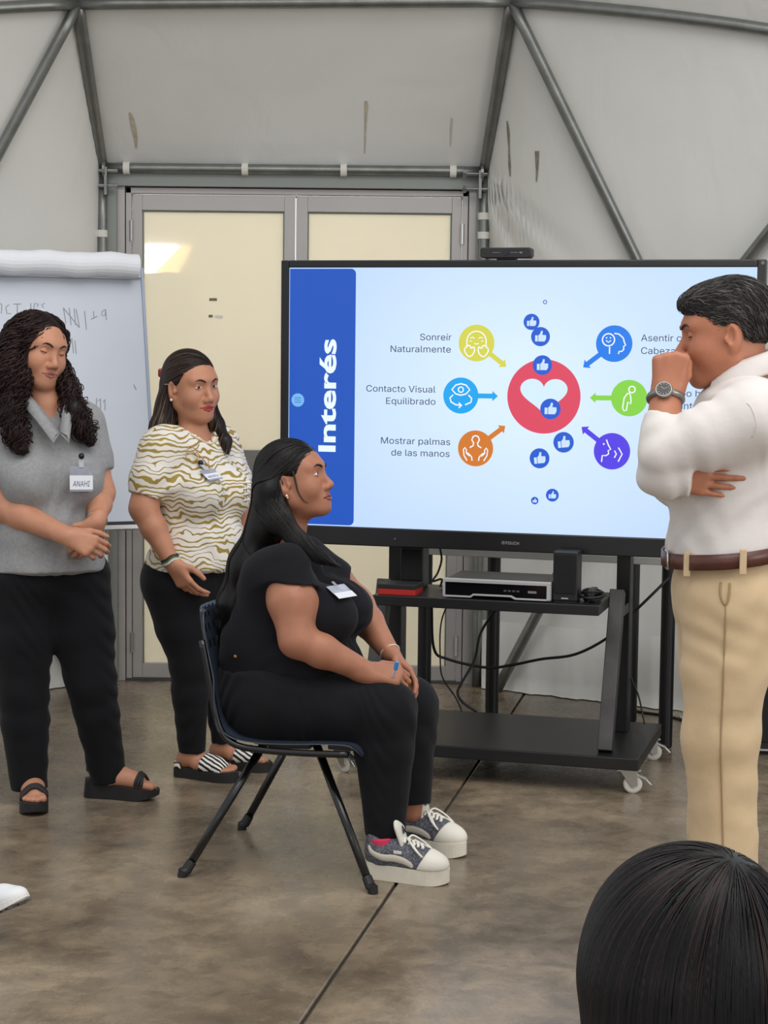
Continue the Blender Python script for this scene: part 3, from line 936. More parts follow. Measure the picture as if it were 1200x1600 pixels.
# headset / cable bundle lump on the right end of the shelf
hs = empty('cable_bundle', TL(0.302, -0.06, SHZ), -TH)
tag(hs, 'coiled black cable bundle on the right end of the shelf', 'cable')
mb = MB()
random.seed(3)
for i in range(5):
    a = 0.022 + 0.007 * (i % 3)
    mb.tube([(a * math.cos(t * PI / 9) * 1.25, a * math.sin(t * PI / 9) * 1.3 - 0.005, 0.006 + 0.0075 * i + 0.004 * math.sin(t * PI / 9 * 2 + i)) for t in range(18)], 0.0042, 6, closed=True)
mb.build('coil', M_CABLE, hs, smooth=True)
MB().bx(-0.012, 0.012, -0.045, 0.04, 0.004, 0.046).build('cable_strap', M_BLACKP, hs, bevel=0.004)

# ------------------------------------------------------------------ table behind the trolley
tb = empty('side_table', (0.62, 7.25, 0))
tag(tb, 'pale grey table with round black legs behind the trolley', 'table')
tp = [Vector((0.10, 7.24)), Vector((1.15, 6.90)), Vector((1.10, 7.50)), Vector((0.40, 7.52))]
vs = [(p.x - 0.62, p.y - 7.25, 0.70) for p in tp] + [(p.x - 0.62, p.y - 7.25, 0.728) for p in tp]
MB().add(vs, [(3, 2, 1, 0), (4, 5, 6, 7)] + [(i, (i + 1) % 4, (i + 1) % 4 + 4, i + 4) for i in range(4)]).build('tabletop', mat('pale_laminate', rgb(196, 196, 192), 0.4), tb, bevel=0.003)
for (x, y) in ((0.166, 7.255), (1.080, 6.965), (1.01, 7.45), (0.447, 7.45)):
    MB().lathe([(0.0, 0), (0.020, 0), (0.027, 0.006), (0.0275, 0.70), (0.0, 0.70)], (x - 0.62, y - 7.25, 0), 18).build('leg', M_BLACKM, tb, smooth=False)

# ------------------------------------------------------------------ cables
def cable(pts, r, label, group=None, name='cable', m=None):
    o = MB().tube(spline(pts, 8), r, 7).build(name, m or M_CABLE, smooth=True)
    tag(o, label, 'cable', group)
    return o
cable([TL(-0.36, 0.30, 0.56), W(678, 1013, 6.95), W(700, 1030, 6.98), W(760, 1043, 7.0), W(800, 1039, 6.98), W(845, 1030, 6.94), W(900, 1022, 6.9), W(953, 994, 6.86), W(986, 961, 6.86), W(1020, 928, 6.85), W(1046, 902, 6.88)],
      0.0055, 'black cable sagging between the trolley columns to the round table leg')
cable([TL(-0.05, 0.21, 0.62), W(753, 985, 6.8), W(742, 1030, 6.75), W(722, 1066, 6.7), W(715, 1083, 6.66), W(724, 1098, 6.62), W(745, 1112, 6.60)], 0.005, 'black cable hanging from the shelf onto the base plate')
cable([TL(-0.25, 0.215, 0.62), W(690, 970, 6.8), W(688, 1030, 6.78), W(692, 1060, 6.74), W(712, 1090, 6.68), W(722, 1112, 6.62)], 0.003, 'thin black cable hanging beside the left column')
cable([W(688, 858, 6.72), W(690, 875, 6.70), W(684, 895, 6.68), W(676, 908, 6.67), W(690, 905, 6.66), W(688, 917, 6.66)], 0.004, 'short black cable dropping behind the screen to the shelf')
cable([W(984, 1000, 6.7), W(984, 1050, 6.69), W(997, 1085, 6.66), W(1003, 1110, 6.64), W(1007, 1131, 6.61)], 0.0035, 'thin black cable beside the right column of the trolley')
cable([FL(985, 1109, .006), FL(1010, 1114, .006), FL(1040, 1118, .006), FL(1075, 1127, .006), FL(1110, 1130, .006)], 0.006, 'black cable lying along the floor by the membrane')
cable([FL(1062, 1118, .005), FL(1068, 1128, .005), FL(1066, 1140, .005), FL(1080, 1156, .005), FL(1100, 1160, .005)], 0.004, 'thin white cable curling on the floor behind the khaki trousers', m=mat('white_cable', rgb(205, 203, 198), 0.5))

# ------------------------------------------------------------------ loudspeaker at the right edge
ls = empty('loudspeaker', (1.60, 6.98, 0), math.radians(-8))
tag(ls, 'black floor loudspeaker standing behind the man in khaki trousers', 'loudspeaker')
MB().bx(-0.21, 0.21, -0.16, 0.16, 0.01, 0.46).build('cabinet', M_BLACKP, ls, bevel=0.01)
MB().bx(-0.19, 0.19, -0.168, -0.16, 0.05, 0.44).build('grille', mat('speaker_mesh', rgb(15, 15, 16), 0.7, bump=0.3, bscale=500), ls, bevel=0.004)
MB().bx(-0.20, 0.20, -0.166, -0.16, 0.018, 0.024).build('trim_strip', M_SILV, ls)
MB().bx(-0.19, 0.19, -0.14, 0.14, 0, 0.01).build('foot_pad', M_CABLE, ls)

# ------------------------------------------------------------------ flip chart
fc_th = math.radians(24); lean = math.radians(11)
fx = Vector((math.cos(fc_th), math.sin(fc_th), 0))                 # board's right
fn = Vector((math.sin(fc_th), -math.cos(fc_th), 0))                # faces camera and right
fu = (Vector((0, 0, 1)) * math.cos(lean) - fn * math.sin(lean)).normalized()
fN = fx.cross(fu).normalized()                                     # front normal
BRc = W(246, 818, 7.25)
fb = empty('flip_chart', (BRc.x - 0.45, BRc.y, 0))
tag(fb, 'white flip chart easel with rolled paper and handwriting', 'flip chart')
fo = Vector(fb.location)
def FB(a, b, n=0.0): return BRc - fx * a + fu * b + fN * n - fo     # a left of the right edge, b above the lower edge
BH = 1.02; BW = 0.98
def quadbox(mb, a0, a1, b0, b1, n0, n1):
    vs = [FB(a, b, n) for a in (a0, a1) for b in (b0, b1) for n in (n0, n1)]
    mb.add(vs, [(0, 1, 3, 2), (4, 6, 7, 5), (0, 4, 5, 1), (2, 3, 7, 6), (0, 2, 6, 4), (1, 5, 7, 3)])
    return mb
quadbox(MB(), 0.012, BW - 0.012, 0.012, BH - 0.012, -0.012, 0.0).build('board', mat('whiteboard_enamel', rgb(196, 202, 214), 0.28, var=0.03, vscale=3), fb)
mb = MB()
quadbox(mb, 0, 0.012, 0, BH, -0.016, 0.006); quadbox(mb, BW - 0.012, BW, 0, BH, -0.016, 0.006)
quadbox(mb, 0.012, BW - 0.012, BH - 0.012, BH, -0.016, 0.006)
mb.build('frame', mat('frame_blue_grey', rgb(150, 160, 178), 0.4, 0.3), fb, bevel=0.001)
quadbox(MB(), 0.0, BW, -0.006, 0.012, -0.016, 0.004).build('lower_rail', M_BLACKP, fb, bevel=0.001)
quadbox(MB(), 0.0, BW, -0.022, -0.006, -0.016, 0.05).build('pen_tray', mat('tray_alu', rgb(205, 207, 208), 0.35, 0.5), fb, bevel=0.001)
# paper pad clamp and rolled sheets
quadbox(MB(), 0.016, BW - 0.016, BH - 0.045, BH - 0.005, 0.006, 0.02).build('pad_clamp', mat('clamp_grey', rgb(176, 178, 184), 0.4, 0.2), fb, bevel=0.002)
mb = MB()
pts = []
for k in range(27):
    a = BW - 0.02 - (BW - 0.06) * k / 26
    pts.append(FB(a, BH - 0.004 + 0.003 * math.sin(k * 0.9), 0.055))
mb.tube(pts, [0.048 + 0.002 * math.sin(k * 1.7) for k in range(27)], 22)
mb.build('paper_roll', mat('white_paper', rgb(226, 228, 234), 0.75, bump=0.15, bscale=14), fb, smooth=False)
quadbox(MB(), 0.05, BW - 0.03, BH - 0.05, BH - 0.0, 0.02, 0.022).build('paper_sheet', MATS['white_paper'], fb)
# legs
M_LEG = mat('easel_leg_white', rgb(208, 212, 212), 0.35, 0.2)
mb = MB()
p1 = FB(0.20, 0.05, -0.03)
ftr = FL(166, 1185) - fo
MB().tube([Vector((W(166, 830, p1.y + fo.y).x - fo.x, p1.y, p1.z)), Vector((W(164, 1100, p1.y + fo.y).x - fo.x, p1.y - 0.02, 0))], 0.009, 10).build('leg', M_LEG, fb, smooth=True)
p2 = FB(BW - 0.2, 0.05, -0.03)
MB().tube([p2, p2 + Vector((-0.04, -0.02, -p2.z))], 0.011, 10).build('leg', M_LEG, fb, smooth=True)
p3 = FB(BW / 2, BH - 0.05, -0.03)
MB().tube([p3, Vector((p3.x - 0.10, p3.y + 0.42, 0.0))], 0.011, 10).build('leg', M_LEG, fb, smooth=True)
zc = W(160, 873, 7.2).z
MB().bar((p1.x - 0.002, p1.y, zc), (p2.x, p2.y, zc), 0.02, 0.02, (0, 0, 1)).build('spreader_bar', M_LEG, fb)
# handwriting (pen strokes on the enamel)
def fb_px(px, py):
    d = ray(px, py); c = Vector((0, 0, CAM_H))
    t = (BRc - c).dot(fN) / d.dot(fN)
    return c + d * t + fN * 0.001 - fo
M_INK = mat('faded_marker', rgb(140, 146, 150), 0.6)
strokes = [[(99, 481), (103, 505)], [(99, 481), (124, 512)], [(108, 481), (111, 508)], [(116, 482), (118, 508)], [(119, 483), (124, 511)], [(132, 486), (135, 515)],
           [(142, 499), (152, 494)], [(146, 486), (147, 497)], [(164, 484), (159, 487), (159, 493), (164, 493), (165, 483), (166, 500)],
           [(106, 530), (108, 546)], [(112, 528), (115, 552)], [(117, 532), (119, 553)], [(151, 622), (150, 636)], [(153, 627), (157, 623), (157, 639)], [(161, 628), (164, 624), (164, 641)],
           [(209, 601), (212, 608)], [(210, 603), (213, 609)],
           [(2, 490), (3, 476), (0, 474)], [(14, 476), (9, 480), (11, 490), (17, 490)], [(21, 475), (33, 475)], [(27, 475), (27, 490)], [(48, 474), (48, 486)], [(52, 486), (54, 474), (60, 475), (58, 480)], [(70, 474), (65, 476), (68, 481)]]
for s_ in strokes: MB().tube([fb_px(*q) for q in s_], 0.0016, 5, flat=(fN, 0.25)).build('pen_stroke', M_INK, fb)
# ================================================================== figure modelling: smooth-blended volumes -> one continuous surface
V3 = lambda *a: np.array(a if len(a) > 1 else a[0], dtype=np.float64)
def unit(v):
    v = np.asarray(v, float); return v / np.linalg.norm(v)

class Fr:
    """a local frame: x = the person's right, y = forward, z = up"""
    def __init__(s, o, R, sc=1.0):
        s.o = np.asarray(o, float); s.R = np.asarray(R, float); s.s = sc
    def p(s, x, y, z): return s.o + s.R @ (np.array((x, y, z), float) * s.s)
    def d(s, x, y, z): return s.R @ np.array((x, y, z), float)
def frame(o, yaw, pitch=0.0, roll=0.0, sc=1.0):
    """yaw 0 faces the camera, +90 faces image right; pitch > 0 looks down; roll > 0 tips to the person's right"""
    a, p, r = map(math.radians, (yaw, pitch, roll))
    fwd = np.array((math.sin(a), -math.cos(a), 0)); up = np.array((0, 0, 1.0)); rt = np.cross(fwd, up)
    f2 = fwd * math.cos(p) - up * math.sin(p); u2 = up * math.cos(p) + fwd * math.sin(p)
    r3 = rt * math.cos(r) - u2 * math.sin(r); u3 = u2 * math.cos(r) + rt * math.sin(r)
    return Fr(o, np.stack((r3, f2, u3), axis=1), sc)

def el(F, c, r, rot=None):
    return dict(t='el', c=F.p(*c), r=np.array(r, float) * F.s, R=F.R if rot is None else F.R @ rot)
def rc(a, b, ra, rb, flat=None):
    return dict(t='rc', a=np.asarray(a, float), b=np.asarray(b, float), ra=ra, rb=rb, flat=None if flat is None else (unit(flat[0]), flat[1]))
def frc(F, a, b, ra, rb, flat=None):
    return rc(F.p(*a), F.p(*b), ra * F.s, rb * F.s, None if flat is None else (F.d(*flat[0]), flat[1]))
def rotx(a):
    a = math.radians(a); return np.array(((1, 0, 0), (0, math.cos(a), -math.sin(a)), (0, math.sin(a), math.cos(a))))
def roty(a):
    a = math.radians(a); return np.array(((math.cos(a), 0, math.sin(a)), (0, 1, 0), (-math.sin(a), 0, math.cos(a))))
def rotz(a):
    a = math.radians(a); return np.array(((math.cos(a), -math.sin(a), 0), (math.sin(a), math.cos(a), 0), (0, 0, 1)))

def pbox(p):
    if p['t'] == 'el':
        e = np.sqrt(((p['R'] * p['r']) ** 2).sum(axis=1)); return p['c'] - e, p['c'] + e
    m = max(p['ra'], p['rb'])
    if p['flat']: m *= max(1.0, p['flat'][1])
    return np.minimum(p['a'], p['b']) - m, np.maximum(p['a'], p['b']) + m
def pdist(p, X, Y, Z):
    d = pdist0(p, X, Y, Z)
    for n, at in p.get('caps', ()):
        d = np.maximum(d, X * n[0] + Y * n[1] + Z * n[2] - at @ n)
    return d
def pdist0(p, X, Y, Z):
    if p['t'] == 'el':
        x, y, z = X - p['c'][0], Y - p['c'][1], Z - p['c'][2]
        R = p['R']; r = p['r']
        u = (x * R[0, 0] + y * R[1, 0] + z * R[2, 0]) / r[0]
        v = (x * R[0, 1] + y * R[1, 1] + z * R[2, 1]) / r[1]
        w = (x * R[0, 2] + y * R[1, 2] + z * R[2, 2]) / r[2]
        k0 = np.sqrt(u * u + v * v + w * w)
        k1 = np.sqrt((u / r[0]) ** 2 + (v / r[1]) ** 2 + (w / r[2]) ** 2) + 1e-9
        return k0 * (k0 - 1) / k1
    a = p['a']; ba = p['b'] - a
    x, y, z = X - a[0], Y - a[1], Z - a[2]
    if p['flat']:
        n, s = p['flat']
        q = (x * n[0] + y * n[1] + z * n[2]) * (1 / s - 1)
        x, y, z = x + n[0] * q, y + n[1] * q, z + n[2] * q
        ba = ba + n * (ba @ n) * (1 / s - 1)
    t = np.clip((x * ba[0] + y * ba[1] + z * ba[2]) / max(ba @ ba, 1e-12), 0, 1)
    x, y, z = x - t * ba[0], y - t * ba[1], z - t * ba[2]
    return np.sqrt(x * x + y * y + z * z) - (p['ra'] + (p['rb'] - p['ra']) * t)
def smin(a, b, k):
    if k <= 0: return np.minimum(a, b)
    h = np.maximum(k - np.abs(a - b), 0) / k
    return np.minimum(a, b) - h * h * k * 0.25
class Vol:
    def __init__(s): s.ops = []
    def add(s, p, k=0.03): s.ops.append(('add', p, k)); return s
    def sub(s, p, k=0.01): s.ops.append(('sub', p, k)); return s
    def cut(s, n, at, k=0.004, box=None):
        """removes what lies on the +n side of the plane through 'at' (only inside box = (centre, half size) when given)"""
        s.ops.append(('cut', (unit(n), np.asarray(at, float), box), k)); return s
    def chain(s, pts, rs, k=0.02, flat=None):
        for i in range(len(pts) - 1): s.add(rc(pts[i], pts[i + 1], rs[i], rs[i + 1], flat), k if i == 0 else min(k, 0.015))
        return s
    def grown(s, d):
        o = Vol()
        for kind, p, k in s.ops:
            if kind == 'add':
                p = dict(p)
                if p['t'] == 'el': p['r'] = p['r'] + d
                else: p['ra'] += d; p['rb'] += d
            o.ops.append((kind, p, k))
        return o
    def capped(s, n, at):
        """every volume ends flat at the plane through 'at' (what lies on the +n side is left off)"""
        o = Vol(); n = unit(n); at = np.asarray(at, float)
        for kind, p, k in s.ops:
            if kind == 'add':
                p = dict(p); p['caps'] = tuple(p.get('caps', ())) + ((n, at),)
            o.ops.append((kind, p, k))
        return o
    def plus(s, o): s.ops += o.ops; return s
    def at(s, P):
        X, Y, Z = P[:, 0], P[:, 1], P[:, 2]
        D = np.full(len(P), 1.0)
        for kind, p, k in s.ops:
            if kind == 'add': D = smin(D, pdist(p, X, Y, Z), k)
            elif kind == 'sub': D = -smin(-D, pdist(p, X, Y, Z), k)
            else:
                n, a, box = p
                pd = X * n[0] + Y * n[1] + Z * n[2] - a @ n
                r = np.maximum(D, pd)
                if box is not None:
                    r = np.where((np.abs(P - box[0]) < box[1]).all(axis=1), r, D)
                D = r
        return D
    def grad(s, P, e=0.002):
        g = np.stack([s.at(P + np.eye(3)[i] * e) - s.at(P - np.eye(3)[i] * e) for i in range(3)], axis=1)
        return g / (np.linalg.norm(g, axis=1, keepdims=True) + 1e-12)
    def snap(s, P, lift=0.0, it=3):
        P = np.array(P, float).reshape(-1, 3)
        for _ in range(it): P = P + (lift - s.at(P))[:, None] * s.grad(P)
        return P
    def mesh(s, h, wob=None):
        lo = np.full(3, 1e9); hi = np.full(3, -1e9)
        for kind, p, k in s.ops:
            if kind == 'add':
                a, b = pbox(p); lo = np.minimum(lo, a); hi = np.maximum(hi, b)
        lo = lo - 0.02; hi = hi + 0.02
        n = np.ceil((hi - lo) / h).astype(int) + 1
        D = np.full(n, 0.5, np.float32)
        ax = [(lo[i] + h * np.arange(n[i])).astype(np.float32) for i in range(3)]
        for kind, p, k in s.ops:
            if kind == 'cut':
                nn, a, box = p
                if box is None: i0 = np.zeros(3, int); i1 = n
                else:
                    i0 = np.clip(np.floor((box[0] - box[1] - lo) / h).astype(int), 0, n); i1 = np.clip(np.ceil((box[0] + box[1] - lo) / h).astype(int), 0, n)
            else:
                a, b = pbox(p); m = k + 3 * h + 0.006
                i0 = np.clip(np.floor((a - m - lo) / h).astype(int), 0, n); i1 = np.clip(np.ceil((b + m - lo) / h).astype(int) + 1, 0, n)
            if (i1 <= i0).any(): continue
            sl = tuple(slice(i0[i], i1[i]) for i in range(3))
            X = ax[0][sl[0]][:, None, None]; Y = ax[1][sl[1]][None, :, None]; Z = ax[2][sl[2]][None, None, :]
            old = D[sl]
            if kind == 'add': D[sl] = smin(old, pdist(p, X, Y, Z), k)
            elif kind == 'sub': D[sl] = -smin(-old, pdist(p, X, Y, Z), k)
            else: D[sl] = -smin(-old, -(X * nn[0] + Y * nn[1] + Z * nn[2] - a @ nn), k)
        if wob is not None: D += wob(ax[0][:, None, None], ax[1][None, :, None], ax[2][None, None, :]).astype(np.float32)
        return nets(D, lo, h)

def nets(D, lo, h):
    ins = D < 0
    c = np.zeros(tuple(np.array(D.shape) - 1), np.int8)
    for i in (0, 1):
        for j in (0, 1):
            for k in (0, 1):
                c += ins[i:D.shape[0] - 1 + i, j:D.shape[1] - 1 + j, k:D.shape[2] - 1 + k]
    act = (c > 0) & (c < 8)
    I = np.argwhere(act)
    idx = np.full(act.shape, -1, np.int32); idx[tuple(I.T)] = np.arange(len(I))
    cor = np.array([(i, j, k) for i in (0, 1) for j in (0, 1) for k in (0, 1)])
    val = np.stack([D[tuple((I + o).T)] for o in cor], axis=1)
    acc = np.zeros((len(I), 3)); cnt = np.zeros(len(I))
    for a in range(8):
        for b in range(a + 1, 8):
            if np.abs(cor[a] - cor[b]).sum() != 1: continue
            va, vb = val[:, a], val[:, b]
            x = (va < 0) != (vb < 0)
            t = np.where(x, va / np.where(x, va - vb, 1), 0)
            acc += np.where(x[:, None], cor[a] + (cor[b] - cor[a]) * t[:, None], 0); cnt += x
    P = lo + h * (I + acc / cnt[:, None])
    Q = []
    for axis in range(3):
        sl0 = [slice(1, -1)] * 3; sl1 = [slice(1, -1)] * 3
        sl0[axis] = slice(0, -1); sl1[axis] = slice(1, None)
        s0 = ins[tuple(sl0)]; s1 = ins[tuple(sl1)]
        E = np.argwhere(s0 != s1)
        flip = s0[tuple(E.T)]
        off = np.ones(3, int); off[axis] = 0
        E = E + off
        u, v = [(1, 2), (2, 0), (0, 1)][axis]
        du = np.zeros(3, int); du[u] = 1; dv = np.zeros(3, int); dv[v] = 1
        q = np.stack([idx[tuple((E - du - dv).T)], idx[tuple((E - dv).T)], idx[tuple(E.T)], idx[tuple((E - du).T)]], axis=1)
        q[~flip] = q[~flip][:, ::-1]
        Q.append(q)
    Q = np.concatenate(Q)
    return P, Q[(Q >= 0).all(axis=1)]

def relax(P, Q, n=2):
    """light smoothing of a quad surface"""
    m = len(P)
    for _ in range(n):
        acc = np.zeros((m, 3)); cnt = np.zeros(m)
        for a, b in ((0, 1), (1, 2), (2, 3), (3, 0)):
            for c in range(3):
                acc[:, c] += np.bincount(Q[:, a], P[Q[:, b], c], m) + np.bincount(Q[:, b], P[Q[:, a], c], m)
            cnt += np.bincount(Q[:, a], minlength=m) + np.bincount(Q[:, b], minlength=m)
        P = 0.5 * P + 0.5 * acc / np.maximum(cnt, 1)[:, None]
    return P

def vol_object(name, vol, h, material, parent, origin, smooth_it=1, wob=None, tint=None):
    P, Q = vol.mesh(h, wob)
    if smooth_it: P = relax(P, Q, smooth_it)
    me = np_mesh(name, P - np.asarray(origin), Q)
    me.materials.append(material)
    if tint is not None:
        at = me.attributes.new('tint', 'FLOAT_COLOR', 'POINT')
        c = np.ones((len(P), 4), np.float32); c[:, :3] = tint(P)
        at.data.foreach_set('color', c.ravel())
    return link_obj(name, me, parent)

def folds(dirs):
    """shallow cloth folds: list of (direction, wavelength, depth, phase, warp direction, warp amount)"""
    def f(X, Y, Z):
        s = 0
        for d, wl, amp, ph, wd, wa in dirs:
            u = X * d[0] + Y * d[1] + Z * d[2]
            w = X * wd[0] + Y * wd[1] + Z * wd[2]
            q = X * (d[1] + .3 * wd[2]) + Y * d[2] - Z * (.4 * d[0] + .5 * wd[1])
            env = (.5 + .5 * np.sin(2 * PI * w / (wl * 3.1) + 1.7 * ph)) * (.5 + .5 * np.sin(2 * PI * q / (wl * 2.6) + 2.9 * ph + 1.3 * np.sin(w * 9)))
            s = s + 1.5 * amp * env * np.sin(2 * PI * u / wl * (1 + .15 * np.sin(w * 7 + ph)) + ph + wa * np.sin(2 * PI * w / (wl * 2.3) + ph * 2))
        return s
    return f

# ------------------------------------------------------------------ strands of hair
def strand_mesh(paths, nrm, width, thick, taper=None, nside=4):
    """paths (n, m, 3); a flattened tapering tube along each path"""
    n, m, _ = paths.shape
    T = np.gradient(paths, axis=1); T /= np.linalg.norm(T, axis=2, keepdims=True) + 1e-12
    N = nrm - (nrm * T).sum(axis=2, keepdims=True) * T
    N /= np.linalg.norm(N, axis=2, keepdims=True) + 1e-12
    B = np.cross(T, N)
    t = np.linspace(0, 1, m)
    tp = taper(t) if taper else np.minimum(1, 0.35 + 4 * t) * np.minimum(1, 0.12 + 3.0 * (1 - t))
    width = np.asarray(width).reshape(-1, 1) * np.ones((n, 1))
    rings = []
    for k in range(nside):
        a = 2 * PI * k / nside
        rings.append(paths + B * (math.cos(a) * width * tp)[:, :, None] + N * (math.sin(a) * thick * tp)[None, :, None])
    Vv = np.stack(rings, axis=2).reshape(-1, 3)
    base = (np.arange(n) * m * nside)[:, None, None] + (np.arange(m - 1) * nside)[None, :, None]
    k0 = np.arange(nside)[None, None, :]; k1 = (np.arange(nside) + 1) % nside
    k1 = k1[None, None, :]
    Qd = np.stack((base + k0, base + k1, base + nside + k1, base + nside + k0), axis=-1).reshape(-1, 4)
    return Vv, Qd, np.repeat(np.arange(n), m * nside)

def comb(vol, starts, flow, steps, step, lift=0.002, jit=0.0, free=None):
    """strands that lie on a volume and follow a flow direction field"""
    P = vol.snap(starts, lift); out = [P.copy()]; nr = [vol.grad(P)]
    for i in range(steps):
        d = flow(P, i / steps)
        if jit: d = d + RNG.normal(0, jit, P.shape)
        g = vol.grad(P)
        d = d - (d * g).sum(axis=1, keepdims=True) * g
        d /= np.linalg.norm(d, axis=1, keepdims=True) + 1e-9
        P = P + d * step
        dd = vol.at(P)
        mv = lift - dd
        if free is not None: mv = np.where(free(P), np.clip(mv, 0, 0.02), np.clip(mv, -0.02, 0.02))
        P = P + mv[:, None] * vol.grad(P)
        out.append(P.copy()); nr.append(g)
    return np.stack(out, axis=1), np.stack(nr, axis=1)

def hair_object(name, parent, origin, mass, h, strands, material, base_tint, tints, kind='stuff', label=None):
    """strands: list of (paths, normals, width array, thickness, tint index array)"""
    VV, QQ, CC = [], [], []
    off = 0
    if mass is not None:
        P, Q = mass.mesh(h); P = relax(P, Q, 1)
        VV.append(P); QQ.append(Q); CC.append(np.tile(np.array(base_tint), (len(P), 1))); off = len(P)
    for paths, nr, w, th, tid in strands:
        v, q, sid = strand_mesh(paths, nr, w, th)
        VV.append(v); QQ.append(q + off); CC.append(np.array(tints)[np.asarray(tid)[sid]]); off += len(v)
    Vv = np.concatenate(VV); Qd = np.concatenate(QQ); Cc = np.concatenate(CC)
    me = np_mesh(name, Vv - np.asarray(origin), Qd)
    at = me.attributes.new('tint', 'FLOAT_COLOR', 'POINT')
    c = np.ones((len(Vv), 4), np.float32); c[:, :3] = Cc[:, :3]
    at.data.foreach_set('color', c.ravel())
    me.materials.append(material)
    o = link_obj(name, me, parent)
    return tag(o, label, kind=kind)

# ------------------------------------------------------------------ body building blocks
def head_vol(v, H, male=False, jaw=1.0, cheek=1.0, nose=1.0, ears=True, mouth_open=0.0):
    a = v.add
    a(el(H, (0, -0.014, 0.034), (0.073, 0.093, 0.084)), 0.02)
    a(el(H, (0, 0.026, -0.022), (0.061 * jaw, 0.060, 0.078)), 0.035)
    a(el(H, (0, 0.040, 0.035), (0.060, 0.048, 0.052)), 0.03)                          # forehead
    for s in (-1, 1):
        a(frc(H, (s * 0.050 * jaw, 0.000, -0.050), (s * 0.020, 0.066, -0.086), 0.018, 0.015), 0.03)   # jaw
        a(el(H, (s * 0.036 * cheek, 0.058, -0.028), (0.027, 0.026, 0.028)), 0.03)     # cheek
        a(frc(H, (s * 0.012, 0.084, 0.033), (s * 0.043, 0.070, 0.032), 0.010, 0.009), 0.02)  # brow ridge
    if not male: a(el(H, (0, 0.028, -0.083), (0.036, 0.044, 0.020)), 0.03)                         # under the chin
    a(el(H, (0, 0.073, -0.089), (0.023, 0.018, 0.017)), 0.025)                        # chin
    a(el(H, (0, 0.076, -0.059), (0.029, 0.020, 0.023)), 0.02)                         # muzzle
    for s in (-1, 1): v.sub(el(H, (s * 0.033, 0.103, 0.011), (0.019, 0.016, 0.012)), 0.016)  # sockets
    a(frc(H, (0, 0.082, 0.016), (0, 0.106 * nose, -0.024), 0.0085, 0.0105), 0.014)     # nose
    a(el(H, (0, 0.1045 * nose, -0.029), (0.0125, 0.0115, 0.0100)), 0.008)
    for s in (-1, 1):
        a(el(H, (s * 0.0125, 0.096, -0.034), (0.0085, 0.011, 0.0085)), 0.008)
        v.sub(el(H, (s * 0.006, 0.104, -0.0435), (0.0038, 0.006, 0.005)), 0.004)
    v.sub(frc(H, (-0.02, 0.100, -0.060), (0.02, 0.100, -0.060), 0.004, 0.004), 0.006)
    if ears:
        for s in (-1, 1):
            a(el(H, (s * 0.077, -0.008, -0.004), (0.010, 0.019, 0.032), rotz(-s * 20)), 0.008)
            a(el(H, (s * 0.074, -0.002, -0.030), (0.008, 0.010, 0.012)), 0.008)
            v.sub(el(H, (s * 0.0855, 0.001, 0.002), (0.0085, 0.011, 0.020), rotz(-s * 20)), 0.004)
            a(el(H, (s * 0.078, 0.011, -0.008), (0.006, 0.005, 0.008)), 0.004)
            a(frc(H, (s * 0.082, -0.010, -0.012), (s * 0.083, -0.014, 0.012), 0.0035, 0.0035), 0.004)
    return v

def hand_vol(v, wrist, f, n, sz=1.0, right=True, curls=(15, 20, 15), per=None, spread=4.0, thumb=None, tside=None):
    """wrist point, f towards the fingers, n the way the palm faces; fingers curl towards n"""
    f = unit(f); n = unit(np.asarray(n, float) - f * (np.asarray(n, float) @ f))
    t = np.cross(f, n) if right else np.cross(n, f)        # towards the thumb
    if tside is not None: t = unit(tside)
    w = np.asarray(wrist, float)
    q = lambda a, b, c: w + sz * (f * a + t * b + n * c)
    v.add(rc(q(-0.02, 0, 0), q(0.022, 0, 0), 0.024 * sz, 0.027 * sz, (n, 0.68)), 0.02)
    offs = (0.029, 0.0095, -0.0105, -0.029)
    kn = (0.088, 0.091, 0.086, 0.078)
    lens = ((0.040, 0.025, 0.019), (0.044, 0.028, 0.020), (0.041, 0.026, 0.019), (0.032, 0.020, 0.017))
    rad = (0.0092, 0.0094, 0.0090, 0.0080)
    fan = (1.0, 0.3, -0.4, -1.1)
    for i in range(4):
        v.add(rc(q(0.015, offs[i] * 0.6, 0), q(kn[i], offs[i], -0.001), 0.0135 * sz, 0.0115 * sz), 0.014)
    v.add(rc(q(0.02, 0.022, 0.006), q(0.05, 0.026, 0.006), 0.016 * sz, 0.012 * sz), 0.014)
    tips = []
    for i in range(4):
        c = per[i] if per else curls
        p = q(kn[i], offs[i], -0.001); th = 0
        sp = math.radians(spread * fan[i])
        fd = f * math.cos(sp) + t * math.sin(sp)
        for j in range(3):
            th += math.radians(c[j])
            d = fd * math.cos(th) + n * math.sin(th)
            p2 = p + d * lens[i][j] * sz
            v.add(rc(p, p2, rad[i] * sz * (1 - 0.08 * j), rad[i] * sz * (0.92 - 0.09 * j)), 0.004 if j == 0 else 0.003)
            p = p2
        tips.append(p)
    th = thumb or ((0.55, 0.75, 0.30), (0.85, 0.38, 0.35), (0.95, 0.12, 0.25))
    p = q(0.020, 0.022, 0.004)
    for j, (d, ln) in enumerate(zip(th, (0.044, 0.033, 0.026))):
        dd = unit(f * d[0] + t * d[1] + n * d[2])
        p2 = p + dd * ln * sz
        v.add(rc(p, p2, (0.0145, 0.0115, 0.0105)[j] * sz, (0.0115, 0.0105, 0.0085)[j] * sz), 0.008 if j == 0 else 0.003)
        p = p2
    return tips

